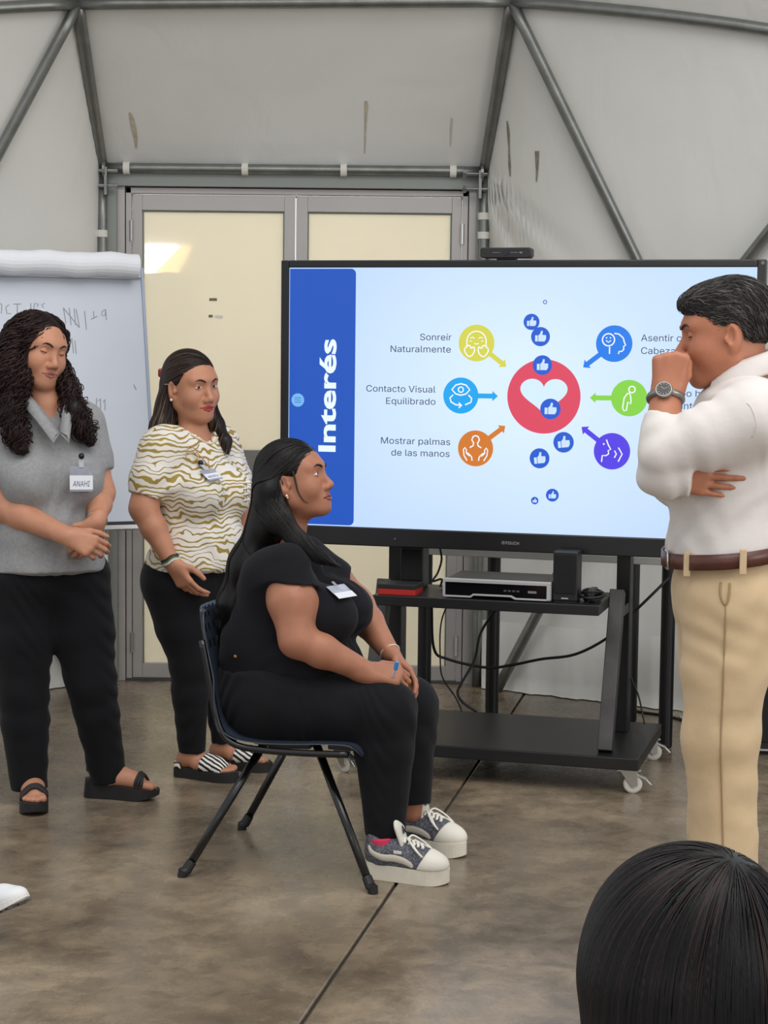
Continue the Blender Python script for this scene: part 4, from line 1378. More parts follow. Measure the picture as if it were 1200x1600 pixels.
def foot_vol(v, F, right=True, sc=1.0, top=0.0):
    """bare foot; F origin under the ankle on the sole's upper face, y towards the toes"""
    s = 1 if right else -1
    v.add(el(F, (0, -0.045, 0.030), (0.029, 0.034, 0.032)), 0.02)
    v.add(frc(F, (0, -0.03, 0.045), (0.004 * -s, 0.09, 0.024), 0.034, 0.024, ((1, 0, 0), 1.05)), 0.02)
    v.add(frc(F, (0, 0.02, 0.02), (0, 0.10, 0.014), 0.026, 0.020, ((1, 0, 0), 1.5)), 0.02)
    v.add(frc(F, (0, -0.016, 0.05), (0, -0.018, 0.10), 0.029, 0.028), 0.018)
    toes = ((-0.027, 0.150, 0.0125), (-0.008, 0.155, 0.0098), (0.007, 0.148, 0.0092), (0.020, 0.139, 0.0088), (0.031, 0.127, 0.0082))
    for x, y, r in toes:
        v.add(frc(F, (s * x * 0.9, 0.10, 0.014), (s * x, y, r + 0.001), r, r * 0.95), 0.006)

SKULL_EYE = 0.0315
def eye_mesh(bodyvol, H, s, origin, parent, skin, opening=15.0, gaze=(0, 0), lash=True, lid_low=-9):
    """one eye: lids, lash line, white, iris and pupil on a fine sphere"""
    r0 = 0.0168; r = r0 * H.s
    p0 = H.p(s * SKULL_EYE, 0.06, 0.011)
    ys = np.linspace(0.05, 0.115, 66)
    d = bodyvol.at(np.array([H.p(s * SKULL_EYE, y, 0.011) for y in ys]))
    ysurf = ys[np.argmax(d > 0)] if (d > 0).any() else 0.085
    c = H.p(s * SKULL_EYE, ysurf + 0.0050 - r0, 0.011)
    nu, nv = 72, 48
    vs = []; fs = []; mi = []
    for j in range(nv + 1):
        e = math.radians(-75 + 150 * j / nv)
        for i in range(nu + 1):
            a = math.radians(-75 + 150 * i / nu)
            vs.append(c + H.d(math.sin(a) * math.cos(e), math.cos(a) * math.cos(e), math.sin(e)) * r - origin)
    for j in range(nv):
        e = -75 + 150 * (j + 0.5) / nv
        for i in range(nu):
            a = -75 + 150 * (i + 0.5) / nu
            fs.append((j * (nu + 1) + i, j * (nu + 1) + i + 1, (j + 1) * (nu + 1) + i + 1, (j + 1) * (nu + 1) + i)[::-1])
            q = max(0, 1 - (a / 56.0) ** 2)
            up = lid_low + 9 + (opening + 3) * q - 2 + 0.03 * a * s; lo = lid_low - 4 * q + 0.03 * a * s
            if opening <= 0: up = lo - 1
            if lo < e < up:
                g = math.hypot(a - gaze[0], (e - gaze[1]))
                mi.append(3 if g < 9 else 2 if g < 20 else 1)
            elif (opening > 0 and up <= e < up + 6 and abs(a) < 60) or (opening <= 0 and abs(e - lo) < 4.5 and abs(a) < 56): mi.append(4)
            else: mi.append(0)
    me = bpy.data.meshes.new('eye')
    me.from_pydata([tuple(v) for v in vs], [], fs)
    for m in (skin, mat('eye_white', rgb(222, 214, 206), 0.25), mat('iris_brown', rgb(58, 34, 22), 0.15), mat('pupil_black', rgb(8, 7, 7), 0.08), mat('lash_dark', rgb(28, 18, 16), 0.7)): me.materials.append(m)
    me.polygons.foreach_set('material_index', mi)
    me.polygons.foreach_set('use_smooth', [True] * len(fs))
    return link_obj('eye', me, parent)

def on_face(bodyvol, H, pts, lift):
    return bodyvol.snap([H.p(*p) for p in pts], lift, 4)

def face_parts(body, bodyvol, H, origin, skin, brow, lip, opening=15, gaze=(0, 0), lipw=1.0, brow_w=0.0030, brow_lift=0.0, smile=0.0, mouth_gap=0.0, lid_low=-9):
    for s in (-1, 1):
        eye_mesh(bodyvol, H, s, origin, body, skin, opening, gaze, lid_low=lid_low)
        pts = on_face(bodyvol, H, [(s * x, 0.095 - 0.35 * max(0, x - 0.02), z + brow_lift) for x, z in ((0.013, 0.0285), (0.020, 0.0325), (0.029, 0.0355), (0.038, 0.0355), (0.047, 0.031))], 0.0006)
        mb = MB(); sp = spline([p - origin for p in pts], 5); n = len(sp)
        mb.tube(sp, [brow_w * (0.75 + 0.35 * math.sin(PI * min(1, 1.2 * i / n))) * (1 if i < n * 0.6 else 1 - 0.75 * (i - n * 0.6) / (n * 0.4)) for i in range(n)], 6)
        mb.build('eyebrow', brow, body, smooth=True)
    lv = Vol()
    w = 0.0225 * lipw
    def lp(x, z, out): return bodyvol.snap([H.p(x, 0.098 - 4.5 * x * x * 6, z)], out, 4)[0]
    zc = -0.0600
    up = [lp(x * w, zc + 0.0034 + dz + smile * x * x, -0.0005) for x, dz in ((-1, -0.0035), (-0.6, -0.0005), (-0.18, 0.0022), (0, 0.0012), (0.18, 0.0022), (0.6, -0.0005), (1, -0.0035))]
    dn = [lp(x * w, zc - 0.0042 - mouth_gap + dz + smile * x * x, 0.0) for x, dz in ((-0.95, 0.0045), (-0.55, 0.000), (0, -0.0018), (0.55, 0.000), (0.95, 0.0045))]
    ru = [0.0012, 0.0028, 0.0037, 0.0034, 0.0037, 0.0028, 0.0012]; rd = [0.0012, 0.0036, 0.0046, 0.0036, 0.0012]
    lv.chain(up, [r * H.s for r in ru], 0.003); lv2 = Vol(); lv2.chain(dn, [r * H.s for r in rd], 0.003)
    P1, Q1 = lv.mesh(0.0013); P2, Q2 = lv2.mesh(0.0013)
    me = np_mesh('lips', np.concatenate((relax(P1, Q1, 1), relax(P2, Q2, 1))) - origin, np.concatenate((Q1, Q2 + len(P1))))
    me.materials.append(lip)
    link_obj('lips', me, body)
    ml = [lp(x * w * 1.02, zc + smile * x * x - 0.0008 - mouth_gap * .4, 0.0008) for x in (-1, -0.5, 0, 0.5, 1)]
    MB().tube(spline([p - origin for p in ml], 4), 0.0011 + mouth_gap * 0.5, 5).build('mouth_line', mat('mouth_dark', rgb(70, 26, 24), 0.6), body, smooth=True)

def skin_mat(name, r, g, b):
    return mat(name, rgb(r, g, b), 0.48, spec=0.4, var=0.07, vscale=30, bump=0.03, bscale=260, sss=0.06)
M_HAIR = mat('hair_strands', (1, 1, 1, 1), 0.42, spec=0.28, attr='tint')
M_BLKCLOTH = mat('black_denim', rgb(19, 19, 23), 0.85, spec=0.2, var=0.25, vscale=7, bump=0.25, bscale=18, sheen=0.06)
M_BLKKNIT = mat('black_jersey', rgb(21, 21, 26), 0.85, spec=0.2, var=0.15, vscale=8, bump=0.12, bscale=14, sheen=0.05)

def ring(F, c, rx, ry, tube_r, n=24, tilt=None):
    """closed loop around a limb in frame F"""
    return [F.p(c[0] + rx * math.cos(2 * PI * k / n), c[1] + ry * math.sin(2 * PI * k / n), c[2]) for k in range(n)]
def limb_frame(a, b, hint=(0, -1, 0)):
    z = unit(np.asarray(b, float) - np.asarray(a, float)); y = np.asarray(hint, float); y = unit(y - z * (y @ z)); x = np.cross(y, z)
    return Fr(a, np.stack((x, y, z), axis=1))
def npW(px, py, Y): return np.array(W(px, py, Y), float)

def sole_mesh(F, stations, ztop, zbot, origin, nseg=1):
    """stations: (y, half width left, half width right); ztop / zbot functions of y -> MB"""
    mb = MB(); vs = []; fs = []
    n = len(stations)
    for (y, wl, wr) in stations:
        for (x, z) in ((-wl, zbot(y)), (-wl, ztop(y)), (wr, ztop(y)), (wr, zbot(y))):
            vs.append(F.p(x, y, z) - origin)
    for i in range(n - 1):
        for k in range(4):
            a = i * 4 + k; b = i * 4 + (k + 1) % 4
            fs.append((a, a + 4, b + 4, b))
    fs.append((0, 1, 2, 3)); fs.append(tuple((n - 1) * 4 + k for k in (3, 2, 1, 0)))
    return mb.add(vs, fs)
def foot_stations(L0, L1, wh, wb, n=22, s=1):
    """heel at y=L0, toe at y=L1; inner side bulges less; s=+1 right foot"""
    out = []
    for i in range(n + 1):
        t = i / n
        y = L0 + (L1 - L0) * (0.5 - 0.5 * math.cos(PI * t))
        u = (y - L0) / (L1 - L0)
        env = math.sqrt(max(0.0, 1 - max(0, (0.12 - u) / 0.12) ** 2)) if u < 0.12 else (math.sqrt(max(0.0, 1 - ((u - 0.74) / 0.26) ** 2)) if u > 0.74 else 1)
        w = wh + (wb - wh) * min(1, max(0, (u - 0.25) / 0.45))
        waist = 1 - 0.12 * math.exp(-((u - 0.42) / 0.14) ** 2)
        env = max(env, 0.06)
        o_, i_ = w * env, w * env * waist
        out.append((y, i_ if s > 0 else o_, o_ if s > 0 else i_))
    return out
# ================================================================== the chair and the seated woman
nr_ = FL(285, 1370); nf_ = FL(583, 1396); fr_ = FL(378, 1296)
ff_ = nf_ + (fr_ - nr_)
CO = np.array((nr_ + nf_ + fr_ + ff_) / 4, float)
CYAW = math.degrees(math.atan2((nf_ - nr_).x, -(nf_ - nr_).y))
chair = empty('stacking_chair', CO)
tag(chair, 'dark blue-grey plastic shell chair with splayed black steel legs under the seated woman', 'chair')
CF = frame((0, 0, 0), CYAW)
def cv(x, y, z): return Vector(CF.p(x, y, z))
prof = [(.225, .362), (.213, .378), (.18, .388), (.10, .386), (0, .380), (-.09, .380), (-.155, .392), (-.198, .428), (-.225, .49), (-.245, .56), (-.262, .63), (-.277, .70), (-.287, .742), (-.295, .750)]
pr = [(p.x, p.z) for p in spline([(a, 0, b) for a, b in prof], 3)]
mbs = MB(); vs = []; fs = []
nx = 22; npf = len(pr)
for side in (0, 1):
    for i, (y, z) in enumerate(pr):
        t = i / (npf - 1)
        for j in range(nx + 1):
            u = -1 + 2 * j / nx
            hw_ = 0.205 + 0.012 * math.sin(PI * t)
            if t > 0.82: hw_ -= 0.05 * ((t - 0.82) / 0.18) ** 2
            if t < 0.1: hw_ -= 0.03 * (1 - t / 0.1) ** 2
            dish = abs(u) ** 3
            yy, zz = y, z
            if t > 0.5: yy += 0.045 * dish * min(1, (t - 0.5) / 0.2)
            else: zz += 0.012 * dish * (1 if t > 0.12 else t / 0.12)
            off = 0.005 * side
            vs.append(cv(hw_ * u, yy - (off if t > 0.5 else 0), zz - (off if t <= 0.5 else 0)))
m_ = (nx + 1)
for side in (0, 1):
    o_ = side * npf * m_
    for i in range(npf - 1):
        for j in range(nx):
            a = o_ + i * m_ + j
            # perforations of the backrest
            q = (a, a + 1, a + 1 + m_, a + m_)
            if 30 <= i <= 36 and i % 2 == 0 and 2 <= j <= nx - 3 and (j + i // 2) % 2 == 0: continue
            fs.append(q if side == 0 else q[::-1])
def edge_strip(idx):
    for a, b in zip(idx[:-1], idx[1:]): fs.append((a, b, b + npf * m_, a + npf * m_))
edge_strip([j for j in range(m_)]); edge_strip([(npf - 1) * m_ + j for j in range(m_)][::-1])
edge_strip([i * m_ for i in range(npf)][::-1]); edge_strip([i * m_ + nx for i in range(npf)])
mbs.add(vs, fs).build('seat_shell', mat('blue_grey_plastic', rgb(52, 60, 74), 0.35, spec=0.5, bump=0.03, bscale=200), chair, smooth=True)
# legs
tn_r = npW(414, 1160, 5.30) - CO; tn_f = npW(494, 1162, 5.27) - CO
lat = np.array(fr_ - nr_, float); lat = lat / np.linalg.norm(lat)
ins = lat * 0.40
legs = [(tn_r, np.array(nr_, float) - CO), (tn_f, np.array(nf_, float) - CO), (tn_r + ins, np.array(fr_, float) - CO), (tn_f + ins, np.array(ff_, float) - CO)]
for top, foot in legs:
    foot = foot + np.array((0, 0, 0.0))
    MB().tube([top, top * 0.55 + foot * 0.45, top * 0.06 + foot * 0.94], [0.0125, 0.0125, 0.012], 12).build('leg', mat('black_gloss_tube', rgb(16, 16, 18), 0.2, spec=0.6), chair, smooth=True)
    d = unit(foot - top)
    MB().tube([foot - d * 0.05 , foot - d * 0.022, foot + np.array((0, 0, 0.012)) - d * 0.004, foot + np.array((0, 0, 0.0))], [0.0145, 0.0155, 0.016, 0.0145], 12).build('foot_cap', M_CABLE, chair, smooth=False)
# side frame rails: up the backrest, along the seat, bracket block
for x in (0.207, -0.207):
    pts = [cv(x, -.243, .67), cv(x, -.222, .57), cv(x, -.205, .48), cv(x, -.185, .415), cv(x, -.14, .376), cv(x, -.05, .366), cv(x, 0.08, .366), cv(x, 0.19, .370)]
    MB().tube(spline(pts, 5), 0.010, 10).build('seat_rail', MATS['black_gloss_tube'], chair, smooth=True)
for k in (0, 2):
    a, b = legs[k][0], legs[k + 1][0]
    MB().bar(a * 0.93 + b * 0.07 + np.array((0, 0, -0.002)), a * 0.07 + b * 0.93 + np.array((0, 0, -0.002)), 0.036, 0.026, (0, 0, 1)).build('side_bracket', M_BLACKP, chair, bevel=0.009)
MB().tube([legs[0][0] * .5 + legs[1][0] * .5, legs[2][0] * .5 + legs[3][0] * .5], 0.011, 10).build('cross_tube', MATS['black_gloss_tube'], chair, smooth=True)

# ------------------------------------------------------------------ figure
pO = np.array((CO[0] - 0.02, CO[1], 0.0))
w3 = empty('person', pO)
tag(w3, 'woman in black seated on the chair looking up to the right', 'person')
SK3 = skin_mat('skin_seated', 172, 116, 90)
Hs = frame(npW(460, 753, 5.40), 73, -12, 0, 1.0)
T3 = frame(npW(415, 1080, 5.42), 74, 8)
tor = Vol()
tor.add(el(T3, (0, 0.02, -0.01), (.185, .145, .115)))
tor.add(el(T3, (0, -0.01, 0.13), (.165, .13, .14)), 0.06)
tor.add(el(T3, (0, 0.125, 0.115), (.165, .145, .105)), 0.05)
tor.add(el(T3, (0, 0.01, 0.27), (.15, .125, .15)), 0.06)
for s in (-1, 1): tor.add(el(T3, (s * .075, .160, .272), (.085, .098, .080)), 0.03)
tor.add(frc(T3, (-.115, -.01, .365), (.115, -.01, .365), .055, .055), 0.08)
nb = T3.p(0, 0.0, 0.42)
shR = npW(450, 884, 5.265); elR = npW(464, 1000, 5.19); wrR = npW(576, 1050, 5.20)
shL = npW(478, 872, 5.555); elL = npW(556, 945, 5.60); wrL = npW(612, 1024, 5.42)
hiR = npW(430, 1095, 5.31); knR = npW(600, 1112, 5.215); anR = npW(602, 1322, 5.20)
hiL = npW(445, 1090, 5.54); knL = npW(636, 1104, 5.50); anL = npW(645, 1270, 5.455)
armR = Vol().chain([shR, shR * .5 + elR * .5, elR], [.056, .068, .050], 0.06)
armL = Vol().chain([shL, shL * .5 + elL * .5, elL], [.058, .064, .052], 0.06)
foreR = Vol().chain([elR, elR * .65 + wrR * .35, wrR], [.049, .048, .028], 0.02)
foreL = Vol().chain([elL, elL * .65 + wrL * .35, wrL], [.050, .047, .028], 0.03)
legR = Vol().chain([hiR, knR], [.108, .082], 0.06).chain([knR, knR * .72 + anR * .28, anR], [.080, .074, .044], 0.03)
legL = Vol().chain([hiL, knL], [.105, .080], 0.06).chain([knL, knL * .72 + anL * .28, anL], [.078, .070, .043], 0.03)
bodyv = Vol().plus(tor.grown(-.014))
bodyv.add(rc(nb, Hs.p(0, -0.012, -0.05), .056, .048), 0.03)
bodyv.plus(armR).plus(armL).plus(foreR).plus(foreL).plus(legR.grown(-.014)).plus(legL.grown(-.014))
hv = Vol(); head_vol(hv, Hs, jaw=1.06, cheek=1.1)
bodyv.plus(hv)
hand_vol(bodyv, wrR, (1, 0.12, -0.14), (0.05, 0.6, -0.8), 0.98, True, per=((38, 52, 30), (42, 52, 30), (46, 52, 30), (50, 50, 30)), spread=2)
hand_vol(bodyv, wrL, (0.62, -0.45, -0.55), (-0.2, -0.5, -0.75), 0.95, False, per=((16, 22, 15), (20, 24, 15), (24, 26, 15), (30, 28, 18)), spread=3)
body3 = vol_object('body', bodyv, 0.0038, SK3, w3, pO)
face_parts(body3, bodyv, Hs, pO, SK3, mat('brow_black', rgb(34, 22, 20), 0.8), mat('lips_rose', rgb(158, 84, 78), 0.4), opening=17, gaze=(0, 6), mouth_gap=0.0015)
# clothing
dR = unit(elR - shR); dL = unit(elL - shL)
shirt = Vol().plus(tor.grown(0.010).capped(T3.d(0, 0, -1), T3.p(0, 0, -0.03)))
shirt.plus(armR.grown(0.008).capped(npW(444, 940, 5.2) - npW(447, 905, 5.2) + np.array((0, 0, 0)), npW(444, 909, 5.2)))
shirt.plus(armL.grown(0.008).capped(dL, shL + dL * 0.12))
shirt.sub(rc(nb + T3.d(0, -.005, .035), nb + T3.d(0, -.005, .2), .068, .09), 0.008)
shirt.sub(rc(nb + T3.d(0, .05, .02), T3.p(0, .235, .27), .064, .010, (T3.d(0, 1, 0), 1.5)), 0.012)
wb3 = folds([(T3.d(.2, .3, 1), .065, .0016, .3, T3.d(0, 1, 0), 1.2), (T3.d(.6, -.5, .7), .11, .0022, 1.3, T3.d(1, 0, 0), 1.4)])
vol_object('blouse', shirt, 0.005, M_BLKKNIT, w3, pO, 1, wb3)
tr = Vol().add(el(T3, (0, 0.03, -0.01), (.197, .157, .125)))
tr.add(el(T3, (0, 0.09, 0.05), (.172, .16, .08)), 0.05)
tr.plus(tor.grown(.011))
tr = tr.capped(T3.d(0, 0.1, 1), T3.p(0, 0, 0.05))
tr.plus(legR.grown(0.010).capped(anR - knR, npW(602, 1305, 5.2))).plus(legL.grown(0.010).capped(anL - knL, npW(645, 1256, 5.455)))
vol_object('trousers', tr, 0.005, M_BLKCLOTH, w3, pO, 1, folds([(np.array((.8, 0, .4)), .09, .002, .2, np.array((0, 1, .4)), 1.3), (np.array((.2, .4, 1)), .07, .0015, .9, np.array((1, 0, 0)), 1.6)]))
MB().box(Vector(npW(374, 1027, 5.27) - pO), (0.034, 0.008, 0.008), Matrix.Rotation(0.25, 3, 'Y')).build('metal_tag', mat('gold_metal', rgb(196, 150, 80), 0.25, 0.9), w3, bevel=0.002)
# hair
hm = Vol()
hm.add(el(Hs, (0, -0.014, 0.042), (.083, .099, .088)), 0.01)
hm.sub(el(Hs, (0, 0.132, -0.034), (.090, .100, .112)), 0.012)
for s in (-1, 1): hm.sub(el(Hs, (s * .088, 0.006, -0.014), (.030, .032, .045)), 0.008)
hm.cut(Hs.d(0, 0.25, -1), Hs.p(0, -0.03, -0.055), 0.01)
hb = [Hs.p(0, -0.058, -0.01), npW(426, 818, 5.42), npW(396, 880, 5.42), npW(374, 940, 5.43), npW(358, 1000, 5.44)]
rb_ = [.066, .062, .062, .055, .034]
for i in range(4): hm.add(rc(hb[i], hb[i + 1], rb_[i], rb_[i + 1], (T3.d(1, 0, 0), 1.65)), 0.03)
fl = [Hs.p(.062, -0.045, -0.05), npW(437, 812, 5.31), npW(468, 848, 5.285), npW(500, 868, 5.265), npW(532, 886, 5.24)]
rf = [.036, .034, .026, .018, .006]
for i in range(4): hm.add(rc(fl[i], fl[i + 1], rf[i], rf[i + 1], (T3.d(1, 0, 0), 0.6)), 0.025)
n = 1100
d_ = RNG.normal(size=(n, 3)); d_[:, 2] = np.abs(d_[:, 2]) * .9 + 0.1; d_[:, 1] -= .35
d_ /= np.linalg.norm(d_, axis=1, keepdims=True)
st_ = np.array([Hs.p(0.085 * a, -0.018 + 0.105 * b, 0.042 + 0.09 * c) for a, b, c in d_])
knot = Hs.p(0, -0.115, 0.005)
def flow3(P, t):
    tk = knot - P
    dist = np.linalg.norm(tk, axis=1, keepdims=True)
    dn = np.tile(np.array((-0.12, 0.0, -1.0)), (len(P), 1))
    wgt = np.clip((dist - 0.03) / 0.10, 0, 1) * (P[:, 2:3] > Hs.p(0, 0, -0.02)[2])
    return tk / (dist + 1e-6) * wgt * 1.1 + dn * (1.0 - 0.75 * wgt)
pa, na = comb(hm, st_, flow3, 34, 0.0125, 0.0012, jit=0.06)
n2 = 200
st2 = np.array([fl[0] * (1 - a) + fl[1] * a for a in RNG.random(n2)]) + RNG.normal(0, .02, (n2, 3))
def flow3b(P, t): return np.tile(unit(fl[4] - fl[1]), (len(P), 1)) * 0.7 + np.array((0, 0, -.25))
pb, nbm = comb(hm, st2, flow3b, 20, 0.011, 0.001, jit=0.05)
tints3 = [rgb(15, 13, 14)[:3], rgb(22, 19, 19)[:3], rgb(32, 27, 26)[:3]]
hair_object('hair', w3, pO, hm, 0.005, [(pa, na, RNG.uniform(.0010, .0024, n), .0008, RNG.integers(0, 3, n)), (pb, nbm, RNG.uniform(.001, .002, n2), .0008, RNG.integers(0, 3, n2))],
            M_HAIR, rgb(17, 14, 15)[:3], tints3, label='long straight black hair')
lock = bodyv.snap([Hs.p(*p) for p in ((.066, .028, .03), (.069, .030, 0.0), (.068, .032, -.03), (.062, .040, -.055), (.055, .050, -.066))], 0.002, 3)
MB().tube(spline([p - pO for p in lock], 5), [.0032 * (1 - .8 * i / 20) for i in range(21)], 6).build('loose_lock', mat('dark_hair_lock', rgb(26, 20, 20), 0.45), w3, smooth=True)
# earring, hair clip
e_ = Hs.p(.083, -.001, -.036) - pO
MB().sphere(e_, .006, 10, 8).sphere(e_ + np.array((.003, -.002, -.005)), .004, 8, 6).build('earring', mat('bright_gold', rgb(226, 190, 160), 0.15, 0.9), w3, smooth=True)
kc = hm.snap([Hs.p(0.045, -0.12, -0.005)], 0.004)[0] - pO
hc = empty('hair_clip', kc, 0, w3)
mb = MB()
for i in range(4):
    z = -0.026 + 0.017 * i
    mb.tube(spline([(0.012, -.012, z), (-.004, -.020, z + .004), (-.018, -.012, z), (-.016, .004, z - .003)], 4), .0032, 6)
mb.tube([(-.013, -.013, -.03), (-.013, -.013, .03)], .004, 6)
mb.build('claw', mat('tortoise_white', rgb(226, 214, 200), 0.3, var=0.5, vscale=60), hc, smooth=True)
# name badge on the chest
bc = shirt.snap([npW(553, 898, 5.24)], 0.006)[0]
bn = shirt.grad(bc[None])[0]
bf = limb_frame(bc - pO, bc - pO + bn, (0, 0, 1)); bx_, by_ = bf.R[:, 0], bf.R[:, 1]
bd = empty('name_badge', bc - pO, 0, w3)
def bq(mb, u0, u1, v0, v1, t0, t1):
    vs = [bx_ * u + by_ * v + bn * t for u in (u0, u1) for v in (v0, v1) for t in (t0, t1)]
    return mb.add(vs, [(0, 1, 3, 2), (4, 6, 7, 5), (0, 4, 5, 1), (2, 3, 7, 6), (0, 2, 6, 4), (1, 5, 7, 3)])
bq(MB(), -.042, .042, -.008, .026, 0, .001).build('sleeve', mat('clear_badge_sleeve', rgb(176, 180, 196), 0.15, var=.2, vscale=50), bd)
bq(MB(), -.042, .042, -.030, -.006, .001, .0022).build('card', mat('badge_card', rgb(228, 230, 236), 0.5), bd)
bq(MB(), -.006, .006, .024, .040, 0, .004).build('clip', M_STEEL, bd, bevel=.001)
# bracelet and pen cap
lf = limb_frame(wrL * 1.0 - pO, elL - pO)
MB().tube([lf.p(.031 * math.cos(k * PI / 10), .031 * math.sin(k * PI / 10), .012) for k in range(20)], .0022, 6, closed=True).build('bracelet', mat('pale_bead', rgb(220, 212, 200), 0.4), w3, smooth=True)
pen = MB().cyl((0, 0, 0), (0.004, -.004, 0.022), .0062, 12)
po = pen.build('pen', mat('blue_pen_cap', rgb(38, 140, 214), 0.35), None, smooth=False)
po.location = npW(618, 1046, 5.165)
MB().cyl((0, 0, 0), (-.012, .03, -.035), .0045, 10).build('barrel', mat('white_pen', rgb(220, 220, 222), 0.35), po)
tag(po, 'blue-capped pen held between the hands of the seated woman', 'pen')

# ------------------------------------------------------------------ trainers
def trainer(parent, origin, heel, toe, right, sock):
    """platform trainer; heel and toe are floor points"""
    heel = np.asarray(heel, float); toe = np.asarray(toe, float)
    y = unit(toe - heel); z = np.array((0, 0, 1.0)); x = np.cross(y, z)
    L = np.linalg.norm(toe - heel)
    F = Fr(heel, np.stack((x, y, z), axis=1), L / 0.27)
    s = 1 if right else -1
    sh = empty('trainer', heel - origin, 0, parent)
    o = heel
    stn = foot_stations(0, 0.27, .036, .048, 26, s)
    cream = mat('cream_rubber', rgb(226, 219, 203), 0.55, var=0.08, vscale=30)
    zb = lambda y_: 0.0 + max(0, (y_ - 0.22) / 0.05) ** 2 * 0.008 + max(0, (0.03 - y_) / 0.03) ** 2 * .006
    sole_mesh(F, stn, lambda y_: 0.050 + 0.003 * math.cos(y_ * 18), zb, o).build('sole', cream, sh, bevel=0.004)
    up = Vol()
    up.add(el(F, (0, 0.055, 0.078), (.037, .054, .052)))
    up.add(frc(F, (0, 0.06, 0.076), (0, 0.19, 0.064), .043, .040, ((1, 0, 0), 1.04)), 0.02)
    up.add(el(F, (s * .003, 0.208, 0.058), (.046, .060, .040)), 0.02)
    up.add(frc(F, (0, 0.050, 0.10), (0, 0.040, 0.125), .040, .036), 0.02)
    up.add(frc(F, (0, 0.10, 0.10), (0, 0.15, 0.085), .030, .028), 0.02)
    full = Vol(); full.ops = list(up.ops)
    up.sub(el(F, (0, 0.055, 0.150), (.032, .052, .036)), 0.006)
    up.cut(F.d(0, 0, -1), F.p(0, 0, 0.047), 0.002)
    toec = Vol(); toec.ops = list(up.grown(0.0016).ops)
    up.cut(F.d(0, 1, -0.55), F.p(0, 0.186, 0.06), 0.002)
    toec.cut(F.d(0, -1, 0.55), F.p(0, 0.184, 0.06), 0.002)
    m, nt, b = node_mat('grey_floral_canvas') if 'grey_floral_canvas' not in MATS else (MATS['grey_floral_canvas'], None, None)
    if nt:
        tc = nt.nodes.new('ShaderNodeTexCoord'); vo = nt.nodes.new('ShaderNodeTexVoronoi'); vo.feature = 'DISTANCE_TO_EDGE'; vo.inputs['Scale'].default_value = 55
        ns = nt.nodes.new('ShaderNodeTexNoise'); ns.inputs['Scale'].default_value = 40; mxv = nt.nodes.new('ShaderNodeMix'); mxv.data_type = 'RGBA'; mxv.inputs[0].default_value = 0.12
        nt.links.new(tc.outputs['Object'], ns.inputs['Vector']); nt.links.new(tc.outputs['Object'], mxv.inputs[6]); nt.links.new(ns.outputs[1], mxv.inputs[7]); nt.links.new(mxv.outputs[2], vo.inputs['Vector'])
        rp = nt.nodes.new('ShaderNodeValToRGB'); e = rp.color_ramp.elements
        e[0].position = 0.02; e[0].color = rgb(126, 128, 138); e[1].position = 0.12; e[1].color = rgb(74, 76, 86)
        nt.links.new(vo.outputs[0], rp.inputs[0]); nt.links.new(rp.outputs[0], b.inputs['Base Color']); b.inputs['Roughness'].default_value = 0.8
    vol_object('upper', up, 0.003, m, sh, o)
    vol_object('toe_cap', toec, 0.003, mat('cream_leather', rgb(230, 225, 212), 0.5), sh, o)
    # heel counter and curved side stripe
    hcn = Vol(); hcn.ops = list(full.grown(0.002).ops); hcn.cut(F.d(0, 1, 0.35), F.p(0, 0.022, 0.06), 0.002); hcn.cut(F.d(0, 0, -1), F.p(0, 0, 0.05), 0.002); hcn.cut(F.d(0, 0, 1), F.p(0, 0, 0.135), 0.002)
    hcn.sub(el(F, (0, 0.055, 0.150), (.033, .052, .038)), 0.003)
    vol_object('heel_counter', hcn, 0.003, mat('heel_grey', rgb(96, 96, 98), 0.6), sh, o)
    for sd in (-1, 1):
        pts = full.snap([F.p(sd * .05, a, c) for a, c in ((0.012, 0.108), (0.035, 0.088), (0.07, 0.076), (0.105, 0.076), (0.135, 0.071), (0.158, 0.060), (0.165, 0.052))], 0.001, 4)
        sp = spline([p - o for p in pts], 5); k_ = len(sp)
        MB().tube(sp, [0.004 + 0.0065 * math.sin(PI * min(1, i / k_ * 1.02)) for i in range(k_)], 8, flat=(F.d(sd, 0, 0), 0.28)).build('side_stripe', mat('stripe_beige', rgb(206, 198, 184), 0.5), sh, smooth=True)
    # tongue
    tg = Vol().add(frc(F, (0, 0.128, 0.100), (0, 0.108, 0.160), .028, .035, ((0, 1, 0.35), 0.32)))
    vol_object('tongue', tg, 0.003, MATS['cream_leather'], sh, o)
    mb = MB()
    c_ = F.p(s * .004, 0.124, 0.156) - o
    for (a0, b0, a1, b1) in ((-.012, -.008, .0, .012), (0, .012, .012, -.008), (-.006, -.008, 0, .003), (0, .003, .006, -.008)):
        mb.tube([c_ + F.d(a0, -0.4 * b0, b0) * 1.0, c_ + F.d(a1, -0.4 * b1, b1)], .0014, 5)
    mb.build('tongue_mark', mat('dark_print', rgb(40, 40, 44), 0.6), sh)
    # laces: rows across the throat plus two hanging loops
    white = mat('white_lace', rgb(238, 233, 222), 0.7)
    for i in range(6):
        yy = 0.118 + 0.0145 * i
        P_ = full.snap([F.p(a, yy + 0.004 * (1 if a > 0 else -1), 0.14) for a in (-.034, -.019, 0, .019, .034)], 0.0045, 4)
        P_ = [p - o for p in P_]
        MB().tube(spline(P_, 4), .0044, 7).build('lace', white, sh, smooth=True)
    for sd in (-1, 1):
        P_ = [F.p(sd * a, b_, c) - o for a, b_, c in ((.004, .135, .128), (.024, .145, .134), (.046, .172, .112), (.050, .198, .090), (.042, .182, .100), (.018, .152, .122))]
        MB().tube(spline(P_, 5), .003, 6).build('lace_loop', white, sh, smooth=True)
